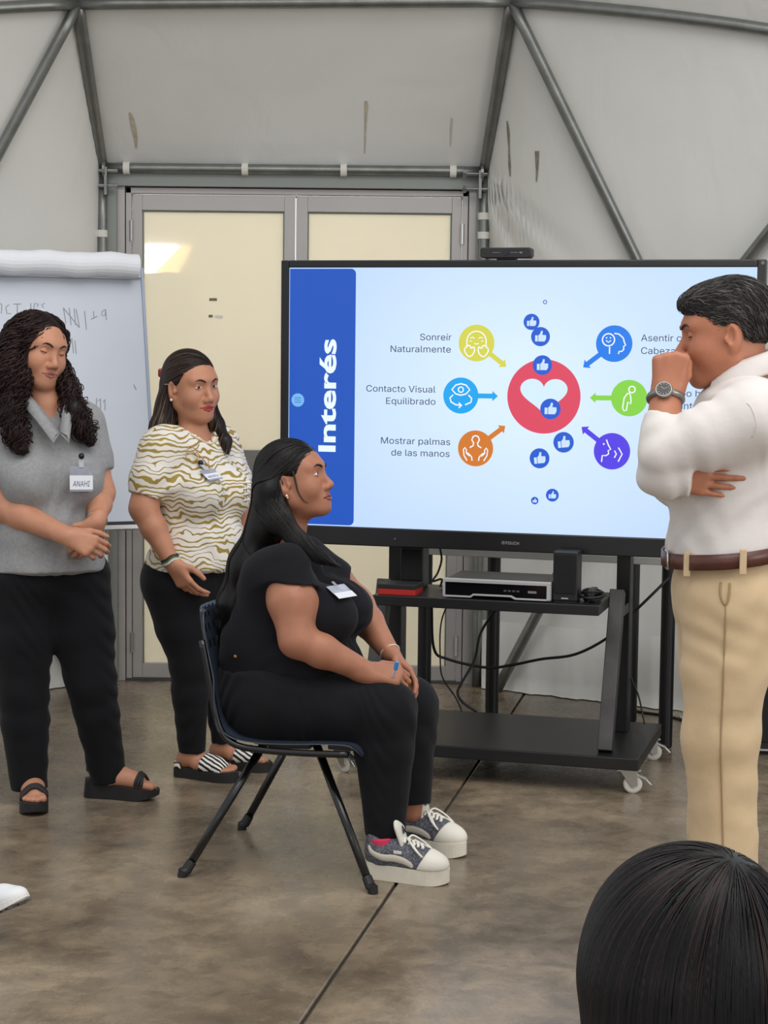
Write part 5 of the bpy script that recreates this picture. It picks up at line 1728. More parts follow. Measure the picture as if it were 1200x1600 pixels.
    # small side label
    p_ = full.snap([F.p(s * .05, 0.118, 0.098)], 0.0025, 4)[0] - o
    MB().box(p_, (0.024 * 1, 0.004, 0.009), Matrix([[*(F.R[0])], [*(F.R[1])], [*(F.R[2])]]) @ Matrix.Rotation(PI / 2, 3, 'Z')).build('side_label', MATS['cream_leather'], sh, bevel=.001)
    # ankle sock
    sk = Vol().add(rc(F.p(0, 0.055, 0.10), F.p(0, 0.052, 0.14), .043 * F.s, .043 * F.s)); sk.cut(F.d(0, -.1, 1), F.p(0, 0.05, 0.128), 0.003)
    vol_object('sock', sk, 0.003, sock, sh, o)
    return F
M_SOCK = mat('pink_sock', rgb(216, 56, 92), 0.8, bump=0.1, bscale=250)
trainer(w3, pO, FL(571, 1368), FL(702, 1382), True, M_SOCK)
trainer(w3, pO, FL(612, 1320), FL(727, 1340), False, M_SOCK)
for (a, kn) in ((anR, knR), (anL, knL)): pass
# ================================================================== woman standing by the flip chart
LY = 6.08
o1 = np.array(FL(105, 1262), float); o1[1] = LY
w1 = empty('person', o1)
tag(w1, 'curly-haired woman in grey polo shirt standing by the flip chart', 'person')
SK1 = skin_mat('skin_curly', 190, 134, 106)
H1 = frame(npW(59, 549, LY), 44, 9, -8, 1.02)
T1 = frame(npW(72, 880, LY), 24, 0)
zz = lambda py: (W(72, py, LY).z - W(72, 880, LY).z)
t1 = Vol()
t1.add(el(T1, (0, 0.0, -0.02), (.182, .140, .13)))
t1.add(el(T1, (0, 0.035, 0.10), (.165, .135, .13)), 0.06)
t1.add(el(T1, (0, 0.012, 0.27), (.150, .115, .16)), 0.06)
for s in (-1, 1): t1.add(el(T1, (s * .078, .098, .275), (.078, .072, .082)), 0.035)
t1.add(frc(T1, (-.105, -.01, .470), (.120, -.01, .470), .048, .048), 0.07)
t1.add(el(T1, (0, -0.01, .42), (.13, .09, .10)), 0.06)
nb1 = T1.p(0, 0.0, 0.540)
sR1 = T1.p(.155, -.01, .455); sL1 = T1.p(-.134, -.005, .455)
eR1 = npW(-2, 790, LY - .10); rR1 = npW(106, 838, LY - .24)
eL1 = npW(157, 770, LY + .02); rL1 = npW(151, 816, LY - .15)
aR1 = Vol().chain([sR1, sR1 * .5 + eR1 * .5, eR1], [.056, .058, .047], 0.06)
aL1 = Vol().chain([sL1, sL1 * .5 + eL1 * .5, eL1], [.054, .054, .043], 0.06)
fR1 = Vol().chain([eR1, eR1 * .65 + rR1 * .35, rR1], [.047, .046, .028], 0.03)
fL1 = Vol().chain([eL1, eL1 * .6 + rL1 * .4, rL1], [.043, .041, .027], 0.03)
hR1 = T1.p(.092, 0, -.06); hL1 = T1.p(-.092, 0, -.06)
kR1 = npW(36, 1080, LY - .08); kL1 = npW(143, 1068, LY - .02)
nR1 = npW(46, 1238, LY - .10); nL1 = npW(171, 1222, 6.09)
lR1 = Vol().chain([hR1, hR1 * .5 + kR1 * .5, kR1], [.112, .098, .073], 0.05).chain([kR1, kR1 * .7 + nR1 * .3, nR1], [.072, .070, .050], 0.03)
lL1 = Vol().chain([hL1, hL1 * .5 + kL1 * .5, kL1], [.112, .098, .071], 0.05).chain([kL1, kL1 * .7 + nL1 * .3, nL1], [.070, .066, .050], 0.03)
b1 = Vol().plus(t1.grown(-.012))
b1.add(rc(nb1 - np.array((0, 0, .02)), H1.p(0, -0.012, -0.05), .054, .046), 0.03)
b1.plus(aR1).plus(aL1).plus(fR1).plus(fL1)
b1.plus(Vol().chain([hR1, kR1, nR1], [.10, .065, .036], 0.04)).plus(Vol().chain([hL1, kL1, nL1], [.10, .065, .036], 0.04))
# feet in wedge sandals
FR1 = frame(np.array((W(50, 1240, 5.975).x, 5.975, .040)), 14, 0, 0, 1.0)
FL1 = frame(np.array((W(172, 1240, 6.085).x, 6.085, .050)), 80, 6, 0, 1.0)
for F_, rt_, an_ in ((FR1, True, nR1), (FL1, False, nL1)):
    foot_vol(b1, F_, rt_)
    b1.add(rc(F_.p(0, -0.018, 0.09), an_ + np.array((0, 0, .08)), .029, .030), 0.02)
head_vol(b1, H1, jaw=1.04, cheek=1.12, ears=False)
hand_vol(b1, rR1, (0.93, -.12, -0.36), (0.1, .9, -.35), 0.97, True, per=((34, 42, 25), (38, 46, 25), (42, 48, 25), (46, 48, 25)), spread=1.5, thumb=((.75, .5, .2), (.9, .2, .3), (.95, .05, .3)))
hand_vol(b1, rL1, (-0.45, -.1, -0.9), (-.35, .85, .1), 0.95, False, per=((25, 35, 20),) * 4, spread=2)
body1 = vol_object('body', b1, 0.0038, SK1, w1, o1)
face_parts(body1, b1, H1, o1, SK1, mat('brow_dark', rgb(44, 28, 24), 0.8), mat('lips_mauve', rgb(158, 92, 86), 0.45), opening=0, smile=0.0022, lipw=1.02)
# polo shirt
GREY = mat('heather_grey_pique', rgb(146, 146, 147), 0.85, spec=0.2, var=0.10, vscale=90, bump=0.28, bscale=12, sheen=0.1)
dR1 = unit(eR1 - sR1); dL1 = unit(eL1 - sL1)
p1_ = Vol().plus(t1.grown(0.011))
p1_.add(el(T1, (0, .03, -.03), (.178, .15, .10)), 0.05)
p1_ = p1_.capped((0, 0, -1), T1.p(0, 0, zz(884) + .004))
p1_.plus(aR1.grown(0.012).capped(dR1, sR1 + dR1 * .19)).plus(aL1.grown(0.012).capped(dL1, sL1 + dL1 * .16))
p1_.sub(rc(nb1 + np.array((0, 0, -.005)), nb1 + np.array((0, 0, .2)), .060, .075), 0.006)
p1_.sub(rc(nb1 + T1.d(0, .06, .0), T1.p(-.012, .150, .430), .036, .006, (T1.d(0, 1, 0), 2.2)), 0.006)
shirt1 = p1_
vol_object('polo_shirt', p1_, 0.0045, GREY, w1, o1, 1, folds([(T1.d(.5, .2, .8), .10, .0022, .6, T1.d(1, 0, 0), 1.3), (T1.d(-.7, .2, .6), .13, .0025, 2.0, T1.d(0, 0, 1), 1.2)]))
# collar: two folded leaves
for s in (-1, 1):
    q = [(s * .000 - .012, .142, .440), (s * .030, .108, .505), (s * .055, .058, .545), (s * .060, -.01, .562), (s * .03, -.055, .57)]
    inner = [T1.p(*a) for a in q]
    outer = [T1.p(a[0] + s * .026, a[1] + .020 * (1 if a[1] > 0 else -1), a[2] - .034) for a in q]
    sp_i = spline([p - o1 for p in inner], 5); sp_o = spline([p - o1 for p in outer], 5)
    vs = []; fs = []
    for i, (a, b_) in enumerate(zip(sp_i, sp_o)):
        m_ = (a + b_) / 2 + Vector(T1.d(s * .006, .006, .006))
        vs += [a, m_, b_, b_ - Vector((0, 0, .003)), a - Vector((0, 0, .004))]
    for i in range(len(sp_i) - 1):
        for k in range(5): fs.append((i * 5 + k, i * 5 + (k + 1) % 5, (i + 1) * 5 + (k + 1) % 5, (i + 1) * 5 + k))
    MB().add(vs, fs).build('collar', GREY, w1, smooth=True)
# trousers
tr1 = Vol().add(el(T1, (0, 0, -0.03), (.190, .148, .125))).capped((0, 0, 1), T1.p(0, 0, .03))
tr1.plus(lR1.grown(.008).capped((nR1 - kR1), npW(47, 1233, LY - .10))).plus(lL1.grown(.008).capped((nL1 - kL1) + np.array((0, 0, 0.0)), npW(172, 1219, 6.09)))
vol_object('trousers', tr1, 0.005, M_BLKCLOTH, w1, o1, 1, folds([(np.array((.1, .2, 1)), .085, .0028, .4, np.array((1, 0, .2)), 1.5), (np.array((.7, .1, .5)), .12, .002, 1.4, np.array((0, 0, 1)), 1.2)]))
# sandals
M_SAND = mat('black_sandal_leather', rgb(30, 28, 30), 0.6)
def wedge_sandal(F, right, bv):
    s = 1 if right else -1
    sh = empty('sandal', F.o - o1, 0, w1)
    h0 = F.o[2]
    flatF = Fr(F.o - np.array((0, 0, 0)), F.R, 1.0)
    stn = foot_stations(-.085, .172, .034, .046, 22, s)
    floor_z = lambda y: (-(F.o[2]) - F.d(0, 1, 0)[2] * y) / F.d(0, 0, 1)[2]
    sole_mesh(F, stn, lambda y: 0.004, lambda y: min(-.006, floor_z(y) + max(0, (y - .09) / .08) ** 2 * .016 + .0008), F.o).build('wedge_sole', M_SAND, sh, bevel=.003)
    def band(ys, zt, r):
        pts = bv.snap([F.p(a, ys + .006 * math.cos(a * 30), b_) for a, b_ in ((-.052, .006), (-.044, .03), (-.02, .05), (0, .056), (.02, .05), (.044, .03), (.052, .006))], .0035, 4)
        return MB().tube(spline([p - F.o for p in pts], 5), r, 8, flat=(F.d(0, 0, 1), .22) if False else None)
    for yy in (.098, .108, .118): band(yy, .05, .0058).build('toe_strap', M_SAND, sh, smooth=True)
    pts = bv.snap([F.p(.05 * math.cos(t), -.015 + .055 * math.sin(t), .062 + .03 * math.sin(t)) for t in np.linspace(0, 2 * PI, 17)[:-1]], .003, 4)
    for dz in (0, .008, .016):
        MB().tube(spline([p - F.o + np.array((0, 0, dz)) for p in pts], 3, True), .0050, 6, closed=True).build('ankle_strap', M_SAND, sh, smooth=True)
    for sx in (-1, 1):
        pts = bv.snap([F.p(sx * .045, -.02, .004), F.p(sx * .045, -.022, .03), F.p(sx * .045, -.025, .06)], .003, 4)
        MB().tube([p - F.o for p in pts], .007, 6).build('side_strap', M_SAND, sh, smooth=True)
wedge_sandal(FR1, True, b1); wedge_sandal(FL1, False, b1)
# curly hair: inner mass and coiled locks
c1 = Vol()
c1.add(el(H1, (0, -0.022, 0.040), (.090, .104, .088)), 0.01)
c1.sub(el(H1, (-.012, 0.135, -0.035), (.078, .100, .112)), 0.012)
side = []
hx = np.array
gR = [H1.p(.07, -.02, .0), npW(20, 590, LY - .08), npW(14, 640, LY - .10), npW(26, 678, LY - .14), npW(34, 696, LY - .16)]
gL = [H1.p(-.075, -.01, -.02), npW(108, 605, LY + .0), npW(118, 640, LY - .06), npW(130, 668, LY - .07), npW(140, 684, LY - .06)]
gB = [H1.p(0, -.07, -.02), npW(48, 630, LY + .12), npW(50, 680, LY + .14)]
for g, r_ in ((gR, (.040, .044, .040, .026, .008)), (gL, (.024, .026, .026, .020, .006)), (gB, (.085, .085, .05))):
    for i in range(len(g) - 1): c1.add(rc(g[i], g[i + 1], r_[i], r_[i + 1]), 0.03)
P_all, N_all, W_all = [], [], []
def coil(paths, nrms, rad, pitch, ph):
    n, m, _ = paths.shape
    T = np.gradient(paths, axis=1); ln = np.linalg.norm(T, axis=2); T /= ln[:, :, None] + 1e-9
    Nn = nrms - (nrms * T).sum(axis=2, keepdims=True) * T; Nn /= np.linalg.norm(Nn, axis=2, keepdims=True) + 1e-9
    Bb = np.cross(T, Nn)
    s_ = np.cumsum(ln, axis=1); phi = 2 * PI * s_ / pitch[:, None] + ph[:, None]
    gr = np.minimum(1, s_ / 0.12)
    r_ = rad[:, None] * gr
    return paths + Nn * (r_ * (np.cos(phi) * 0.8 + 0.45))[:, :, None] + Bb * (r_ * np.sin(phi))[:, :, None], Nn
def densify(p, k):
    n, m, _ = p.shape
    x = np.linspace(0, m - 1, (m - 1) * k + 1); i = np.minimum(x.astype(int), m - 2); f = (x - i)[None, :, None]
    return p[:, i] * (1 - f) + p[:, i + 1] * f
def curls(n, starts, flow, steps, step, rad, w, jit=.12):
    p, q = comb(c1, starts, flow, steps, step, .001, jit)
    p = densify(p, 3); q = densify(q, 3)
    p = p.copy()
    p[:, 1:-1] = (p[:, :-2] + p[:, 1:-1] * 2 + p[:, 2:]) / 4
    cp, cn = coil(p, q, RNG.uniform(*rad, n), RNG.uniform(.035, .062, n), RNG.uniform(0, 6.28, n))
    return (cp, cn, RNG.uniform(*w, n), .0016, RNG.integers(0, 3, n))
n = 560
d_ = RNG.normal(size=(n, 3)); d_[:, 2] = np.abs(d_[:, 2]) + .1; d_[:, 1] -= .1
d_ /= np.linalg.norm(d_, axis=1, keepdims=True)
st_ = np.array([H1.p(.092 * a, -.022 + .105 * b_, .04 + .09 * c) for a, b_, c in d_])
def flow1(P, t):
    rel = P - H1.o
    sd = np.sign(rel @ H1.d(1, 0, 0))[:, None]
    out = H1.d(1, 0, 0)[None] * sd * 0.55 + H1.d(0, -1, 0)[None] * .12
    hi = np.clip((P[:, 2:3] - H1.p(0, 0, -.01)[2]) / .08, 0, 1)
    return out * hi + np.array((0.02, 0, -1.0)) * (1.05 - .45 * hi)
S1 = [curls(n, st_, flow1, 22, .0135, (.004, .015), (.0012, .0030))]
for g, cnt in ((gR, 300), (gL, 230)):
    a = RNG.uniform(0, len(g) - 1.6, cnt); i = a.astype(int); f = (a - i)[:, None]
    G = np.array(g); st2 = G[i] * (1 - f) + G[i + 1] * f + RNG.normal(0, .03, (cnt, 3))
    dirn = unit(g[-1] - g[1])
    S1.append(curls(cnt, st2, lambda P, t, dirn=dirn: np.tile(dirn, (len(P), 1)) + np.array((0, 0, -.3)), 13, .0120, (.007, .022), (.0010, .0024), .3))
# wisps over the cheek
cnt = 16
st3 = np.array([H1.p(.060 + .012 * RNG.random(), .050 - .02 * RNG.random(), .03 - .05 * RNG.random()) for _ in range(cnt)])
hv1 = Vol(); head_vol(hv1, H1, ears=False)
pp, qq = comb(hv1, st3, lambda P, t: np.tile(H1.d(-.25, .15, -1), (len(P), 1)), 11, .010, .004, .15)
pp = densify(pp, 3); qq = densify(qq, 3)
cp, cn = coil(pp, qq, RNG.uniform(.003, .009, cnt), RNG.uniform(.03, .05, cnt), RNG.uniform(0, 6, cnt))
S1.append((cp, cn, RNG.uniform(.0008, .0014, cnt), .0009, RNG.integers(0, 3, cnt)))
hair_object('hair', w1, o1, c1, 0.005, S1, M_HAIR, rgb(24, 15, 15)[:3], [rgb(24, 15, 15)[:3], rgb(36, 22, 21)[:3], rgb(52, 31, 29)[:3]], label='long dark brown curls')
# badge
def badge(parent, origin, centre, nrm, up, w, name, ink, clear_up=.024, cardh=.024, tw=None):
    bc = np.asarray(centre); bn = unit(nrm)
    upv = np.asarray(up, float); upv = unit(upv - bn * (upv @ bn)); rx = np.cross(upv, bn)
    bd = empty('name_badge', bc - origin, 0, parent)
    def bq(u0, u1, v0, v1, t0, t1):
        vs = [rx * u + upv * v + bn * t for u in (u0, u1) for v in (v0, v1) for t in (t0, t1)]
        return MB().add(vs, [(0, 1, 3, 2), (4, 6, 7, 5), (0, 4, 5, 1), (2, 3, 7, 6), (0, 2, 6, 4), (1, 5, 7, 3)])
    bq(-w / 2, w / 2, -cardh - .006, clear_up, 0, .001).build('sleeve', mat('clear_badge_sleeve2', rgb(158, 162, 172), 0.12, var=.12, vscale=40), bd)
    bq(-w / 2, w / 2, -cardh, 0, .001, .002).build('card', mat('badge_card', rgb(228, 230, 236), 0.5), bd)
    bq(-.008, .008, clear_up - .004, clear_up + .028, .0005, .003).build('strap', mat('clear_strap', rgb(188, 192, 198), 0.15), bd)
    MB().sphere(rx * .0 + upv * (clear_up + .032) + bn * .004, (.010, .010, .010), 10, 8).build('clip', mat('dark_clip', rgb(50, 50, 54), 0.25, 0.8), bd, smooth=True)
    text_mesh('lettering', name, lambda a, b_: tuple(rx * a + upv * (b_ - cardh * .78) + bn * .0024), ink, bd, height=cardh * .56, width=tw or w * .8, align='CENTER', shear=.15)
    return bd
bp1 = shirt1.snap([npW(130, 737, LY - .2)], .006)[0]
badge(w1, o1, bp1 + T1.d(0, .012, 0), T1.d(-.10, 1, .08), (0.03, 0, 1), .078, 'ANAHI', mat('badge_ink', rgb(48, 58, 110), 0.6), .03, .045, .058)
# bracelet watch on the left wrist
lf = limb_frame(rL1 - o1, eL1 - o1)
MB().tube([lf.p(.0315 * math.cos(k * PI / 12), .0315 * math.sin(k * PI / 12), .014) for k in range(24)], .0035, 6, closed=True).build('bracelet', mat('silver_bracelet', rgb(196, 190, 176), 0.25, 0.8), w1, smooth=True)
# ================================================================== woman in the gold-striped T-shirt
MY = 6.46
o2 = np.array(FL(325, 1212), float)
w2 = empty('person', o2)
tag(w2, 'woman in white and gold patterned T-shirt standing behind the chair', 'person')
SK2 = skin_mat('skin_tshirt', 186, 130, 102)
H2 = frame(npW(299, 606, MY), 43, 4, 3, 1.03)
T2 = frame(npW(302, 880, MY), 50, 0)
t2 = Vol()
t2.add(el(T2, (0, -0.005, -0.03), (.175, .145, .125)))
t2.add(el(T2, (0, 0.04, 0.08), (.160, .130, .12)), 0.06)
t2.add(el(T2, (0, 0.015, 0.24), (.148, .118, .15)), 0.06)
for s in (-1, 1): t2.add(el(T2, (s * .072, .100, .250), (.074, .078, .078)), 0.035)
t2.add(frc(T2, (-.115, -.01, .425), (.115, -.01, .425), .046, .046), 0.07)
t2.add(el(T2, (0, -0.01, .375), (.125, .088, .09)), 0.06)
nb2 = T2.p(0, 0.0, 0.490)
sR2 = T2.p(.160, -.01, .400); sL2 = T2.p(-.150, -.01, .405)
eR2 = npW(224, 794, MY - .17); rR2 = npW(269, 880, MY - .20)
eL2 = npW(384, 800, MY + .12); rL2 = npW(378, 872, MY + .04)
aR2 = Vol().chain([sR2, sR2 * .5 + eR2 * .5, eR2], [.056, .061, .044], 0.06)
aL2 = Vol().chain([sL2, sL2 * .5 + eL2 * .5, eL2], [.052, .052, .042], 0.06)
fR2 = Vol().chain([eR2, eR2 * .65 + rR2 * .35, rR2], [.044, .044, .026], 0.03)
fL2 = Vol().chain([eL2, rL2], [.041, .027], 0.03)
hR2 = T2.p(.085, 0, -.07); hL2 = T2.p(-.085, 0, -.07)
kR2 = npW(296, 1040, MY - .08); kL2 = npW(341, 1036, MY + .06)
nR2 = npW(300, 1178, MY - .07); nL2 = npW(352, 1162, MY + .08)
lR2 = Vol().chain([hR2, hR2 * .5 + kR2 * .5, kR2], [.108, .088, .058], 0.05).chain([kR2, kR2 * .7 + nR2 * .3, nR2], [.057, .058, .040], 0.03)
lL2 = Vol().chain([hL2, hL2 * .5 + kL2 * .5, kL2], [.108, .088, .058], 0.05).chain([kL2, kL2 * .7 + nL2 * .3, nL2], [.057, .058, .040], 0.03)
b2 = Vol().plus(t2.grown(-.012))
b2.add(rc(nb2 - np.array((0, 0, .02)), H2.p(0, -0.012, -0.05), .050, .046), 0.03)
b2.plus(aR2).plus(aL2).plus(fR2).plus(fL2)
b2.plus(Vol().chain([hR2, kR2, nR2], [.10, .052, .033], 0.04)).plus(Vol().chain([hL2, kL2, nL2], [.10, .052, .033], 0.04))
FR2 = frame(np.array((nR2[0], nR2[1], .030)) + np.array((.91, -.41, 0)) * .014, 66, 0, 0, .94)
FL2 = frame(np.array((nL2[0], nL2[1], .030)) + np.array((.95, -.31, 0)) * .014, 72, 0, 0, .94)
for F_, rt_, an_ in ((FR2, True, nR2), (FL2, False, nL2)):
    foot_vol(b2, F_, rt_)
    b2.add(rc(F_.p(0, -0.018, 0.08), an_ + np.array((0, 0, .06)), .027, .028), 0.02)
head_vol(b2, H2, jaw=1.05, cheek=1.1)
hand_vol(b2, rR2, (0.55, -.05, -0.83), (.55, .8, .25), 0.95, True, per=((16, 20, 12), (20, 22, 14), (24, 24, 16), (30, 26, 16)), spread=4, thumb=((.7, .55, .3), (.9, .25, .3), (.95, .1, .2)))
hand_vol(b2, rL2, (-0.1, 0, -1), (-.5, .5, 0), 0.95, False)
body2 = vol_object('body', b2, 0.0038, SK2, w2, o2)
face_parts(body2, b2, H2, o2, SK2, mat('brow_dark', rgb(44, 28, 24), 0.8), mat('lips_red', rgb(168, 52, 52), 0.35), opening=14, gaze=(10, 0), smile=0.003, lipw=1.08)

def stripe_mat():
    m, nt, b = node_mat('white_gold_wavy_print')
    N = nt.nodes.new; L = nt.links.new
    tc = N('ShaderNodeTexCoord')
    n0 = N('ShaderNodeTexNoise'); n0.inputs['Scale'].default_value = 11.0; n0.inputs['Detail'].default_value = 2.0
    L(tc.outputs['Object'], n0.inputs['Vector'])
    mv = N('ShaderNodeVectorMath'); mv.operation = 'MULTIPLY_ADD'; mv.inputs[1].default_value = (0, 0, 0.10); L(n0.outputs['Color'], mv.inputs[0]); L(tc.outputs['Object'], mv.inputs[2])
    mp = N('ShaderNodeMapping'); mp.inputs['Scale'].default_value = (0.55, 0.55, 1.0); L(mv.outputs[0], mp.inputs[0])
    w = N('ShaderNodeTexWave'); w.bands_direction = 'Z'; w.inputs['Scale'].default_value = 17.0; w.inputs['Distortion'].default_value = 3.6; w.inputs['Detail'].default_value = 1.0; w.inputs['Detail Scale'].default_value = 1.2
    L(mp.outputs[0], w.inputs['Vector'])
    n2 = N('ShaderNodeTexNoise'); n2.inputs['Scale'].default_value = 16.0; n2.inputs['Detail'].default_value = 1.0; L(mp.outputs[0], n2.inputs['Vector'])
    th = N('ShaderNodeMapRange'); th.inputs[1].default_value = 0.35; th.inputs[2].default_value = 0.7; th.inputs[3].default_value = 0.96; th.inputs[4].default_value = 0.54
    L(n2.outputs[0], th.inputs[0])
    gt = N('ShaderNodeMath'); gt.operation = 'GREATER_THAN'; L(w.outputs['Fac'], gt.inputs[0]); L(th.outputs[0], gt.inputs[1])
    gold = N('ShaderNodeMix'); gold.data_type = 'RGBA'; gold.inputs[6].default_value = rgb(128, 106, 62); gold.inputs[7].default_value = rgb(172, 150, 72)
    L(n2.outputs[0], gold.inputs[0])
    mx = N('ShaderNodeMix'); mx.data_type = 'RGBA'; mx.inputs[6].default_value = rgb(226, 220, 212); L(gt.outputs[0], mx.inputs[0]); L(gold.outputs[2], mx.inputs[7])
    L(mx.outputs[2], b.inputs['Base Color']); b.inputs['Roughness'].default_value = 0.8; b.inputs['Specular IOR Level'].default_value = 0.2
    n3 = N('ShaderNodeTexNoise'); n3.inputs['Scale'].default_value = 14; L(tc.outputs['Object'], n3.inputs['Vector'])
    bp = N('ShaderNodeBump'); bp.inputs['Strength'].default_value = .12; bp.inputs['Distance'].default_value = .01; L(n3.outputs[0], bp.inputs['Height']); L(bp.outputs[0], b.inputs['Normal'])
    return m
M_STR = stripe_mat()
dR2 = unit(eR2 - sR2); dL2 = unit(eL2 - sL2)
s2 = Vol().plus(t2.grown(.010))
s2.add(el(T2, (0, .03, -.0), (.172, .148, .09)), .05)
s2 = s2.capped((0, 0, -1), T2.p(0, 0, .004))
s2.plus(aR2.grown(.011).capped(dR2 * 0.8 + np.array((-.1, 0, -.35)), sR2 + dR2 * .165)).plus(aL2.grown(.011).capped(dL2, sL2 + dL2 * .15))
s2.sub(rc(nb2 + np.array((0, 0, -.01)) + T2.d(0, .012, 0), nb2 + np.array((0, 0, .2)), .066, .085), .006)
s2.sub(rc(nb2 + T2.d(0, .05, -.012), nb2 + T2.d(0, .085, -.03), .050, .036), .012)
vol_object('t_shirt', s2, .0045, M_STR, w2, o2, 1, folds([(T2.d(.6, .2, .7), .11, .0022, .6, T2.d(1, 0, 0), 1.3), (T2.d(-.5, .3, .7), .09, .0016, 2.0, T2.d(0, 0, 1), 1.2)]))
nk = s2.snap([nb2 + T2.d(.072 * math.cos(t), .012 + .085 * math.sin(t) * (1.0 if math.sin(t) > 0 else .8), -.025 - .03 * max(0, math.sin(t))) for t in np.linspace(0, 2 * PI, 25)[:-1]], .001, 3)
MB().tube(spline([p - o2 for p in nk], 3, True), .0035, 6, closed=True).build('neck_band', mat('cream_rib', rgb(214, 200, 164), .8), w2, smooth=True)
tr2 = Vol().add(el(T2, (0, -.005, -.04), (.183, .152, .135))).capped((0, 0, 1), T2.p(0, 0, .045))
tr2.plus(lR2.grown(.006).capped(nR2 - kR2, npW(300, 1174, MY - .07))).plus(lL2.grown(.006).capped(nL2 - kL2, npW(352, 1158, MY + .08)))
vol_object('trousers', tr2, .005, M_BLKCLOTH, w2, o2, 1, folds([(np.array((.1, .2, 1)), .07, .0018, .4, np.array((1, 0, .2)), 1.5)]))
# zebra slides
def zebra():
    m, nt, b = node_mat('zebra_strap')
    N = nt.nodes.new; L = nt.links.new
    tc = N('ShaderNodeTexCoord'); w = N('ShaderNodeTexWave'); w.inputs['Scale'].default_value = 26; w.inputs['Distortion'].default_value = 3.2; w.inputs['Detail Scale'].default_value = .7
    w.bands_direction = 'DIAGONAL'
    L(tc.outputs['Object'], w.inputs['Vector'])
    g = N('ShaderNodeMath'); g.operation = 'GREATER_THAN'; g.inputs[1].default_value = .5; L(w.outputs['Fac'], g.inputs[0])
    mx = N('ShaderNodeMix'); mx.data_type = 'RGBA'; mx.inputs[6].default_value = rgb(18, 17, 18); mx.inputs[7].default_value = rgb(232, 228, 222); L(g.outputs[0], mx.inputs[0])
    L(mx.outputs[2], b.inputs['Base Color']); b.inputs['Roughness'].default_value = .6
    return m
M_ZEB = zebra()
def slide(F, right):
    s = 1 if right else -1
    sh = empty('slide_sandal', F.o - o2, 0, w2)
    stn = foot_stations(-.088, .178, .036, .048, 22, s)
    sole_mesh(F, stn, lambda y: .001, lambda y: -.0300 / F.s, F.o).build('sole', mat('black_foam', rgb(26, 25, 26), .7), sh, bevel=.005)
    sole_mesh(F, foot_stations(-.083, .172, .033, .045, 22, s), lambda y: .006, lambda y: .001, F.o).build('footbed', mat('dark_footbed', rgb(38, 35, 34), .8), sh, bevel=.002)
    fv = Vol(); foot_vol(fv, F, right)
    st = Vol(); st.ops = list(fv.grown(.0055).ops)
    st = st.capped(F.d(0, 1, -.10), F.p(0, .125, .0)).capped(F.d(0, -1, .25), F.p(0, .040, .03)).capped(F.d(0, 0, -1), F.p(0, 0, .0))
    vol_object('strap', st, .003, M_ZEB, sh, F.o)
    hc_ = Vol().add(el(F, (0, -.040, .012), (.042, .048, .034))).capped(F.d(0, 1, 0), F.p(0, -.045, 0)).capped(F.d(0, 0, 1), F.p(0, 0, .026)).capped(F.d(0, 0, -1), F.p(0, 0, 0))
    vol_object('heel_cup', hc_, .003, M_ZEB, sh, F.o)
slide(FR2, True); slide(FL2, False)
# hair
c2 = Vol()
c2.add(el(H2, (0, -0.018, 0.042), (.081, .101, .088)), 0.01)
c2.sub(el(H2, (-.012, 0.135, -0.030), (.084, .098, .112)), 0.012)
c2.sub(el(H2, (.088, 0.008, -0.028), (.026, .026, .040)), 0.008)
hb2 = [H2.p(.01, -.068, -.01), npW(268, 640, MY + .04), npW(254, 672, MY + .03), npW(243, 704, MY + .0)]
for i in range(3): c2.add(rc(hb2[i], hb2[i + 1], (.060, .052, .042)[i], (.052, .042, .020)[i]), .03)
hr2 = [H2.p(.055, -.05, -.04), npW(250, 668, MY - .02), npW(232, 705, MY - .06)]
for i in range(2): c2.add(rc(hr2[i], hr2[i + 1], (.034, .030)[i], (.030, .010)[i]), .03)
hl2 = [H2.p(-.070, -.012, .0), H2.p(-.078, -.01, -.05), npW(338, 664, MY + .05), npW(352, 690, MY + .0), npW(356, 706, MY - .02)]
for i in range(4): c2.add(rc(hl2[i], hl2[i + 1], (.022, .024, .026, .022)[i], (.024, .026, .022, .008)[i]), .02)
n = 1000
d_ = RNG.normal(size=(n, 3)); d_[:, 2] = np.abs(d_[:, 2]) + .05; d_[:, 1] -= .25
d_ /= np.linalg.norm(d_, axis=1, keepdims=True)
st_ = np.array([H2.p(.083 * a, -.018 + .103 * b_, .042 + .09 * c) for a, b_, c in d_])
kn2 = H2.p(.035, -.105, .03)
def flow2(P, t):
    tk = kn2 - P; dist = np.linalg.norm(tk, axis=1, keepdims=True)
    wgt = np.clip((dist - .02) / .08, 0, 1) * (P[:, 2:3] > H2.p(0, 0, .01)[2]) * ((P - H2.o) @ H2.d(1, 0, 0) > -.03)[:, None]
    return tk / (dist + 1e-6) * wgt + np.array((-.18, -.05, -1)) * (1 - .7 * wgt)
pa, na = comb(c2, st_, flow2, 26, .012, .001, .06)
tn2 = [rgb(30, 21, 19)[:3], rgb(44, 32, 28)[:3], rgb(70, 54, 45)[:3], rgb(112, 92, 76)[:3]]
tid = RNG.integers(0, 3, n)
n2 = 260
G = np.array(hb2 + hr2[1:]); stb = np.concatenate([np.array([hb2[1] * (1 - a) + hb2[3] * a for a in RNG.random(110)]), np.array([hr2[0] * (1 - a) + hr2[2] * a for a in RNG.random(90)]), np.array([hl2[1] * (1 - a) + hl2[4] * a for a in RNG.random(60)])]) + RNG.normal(0, .02, (n2, 3))
pb, nbm = comb(c2, stb, lambda P, t: np.tile(np.array((-.2, -.05, -1.0)), (len(P), 1)), 12, .010, .001, .05)
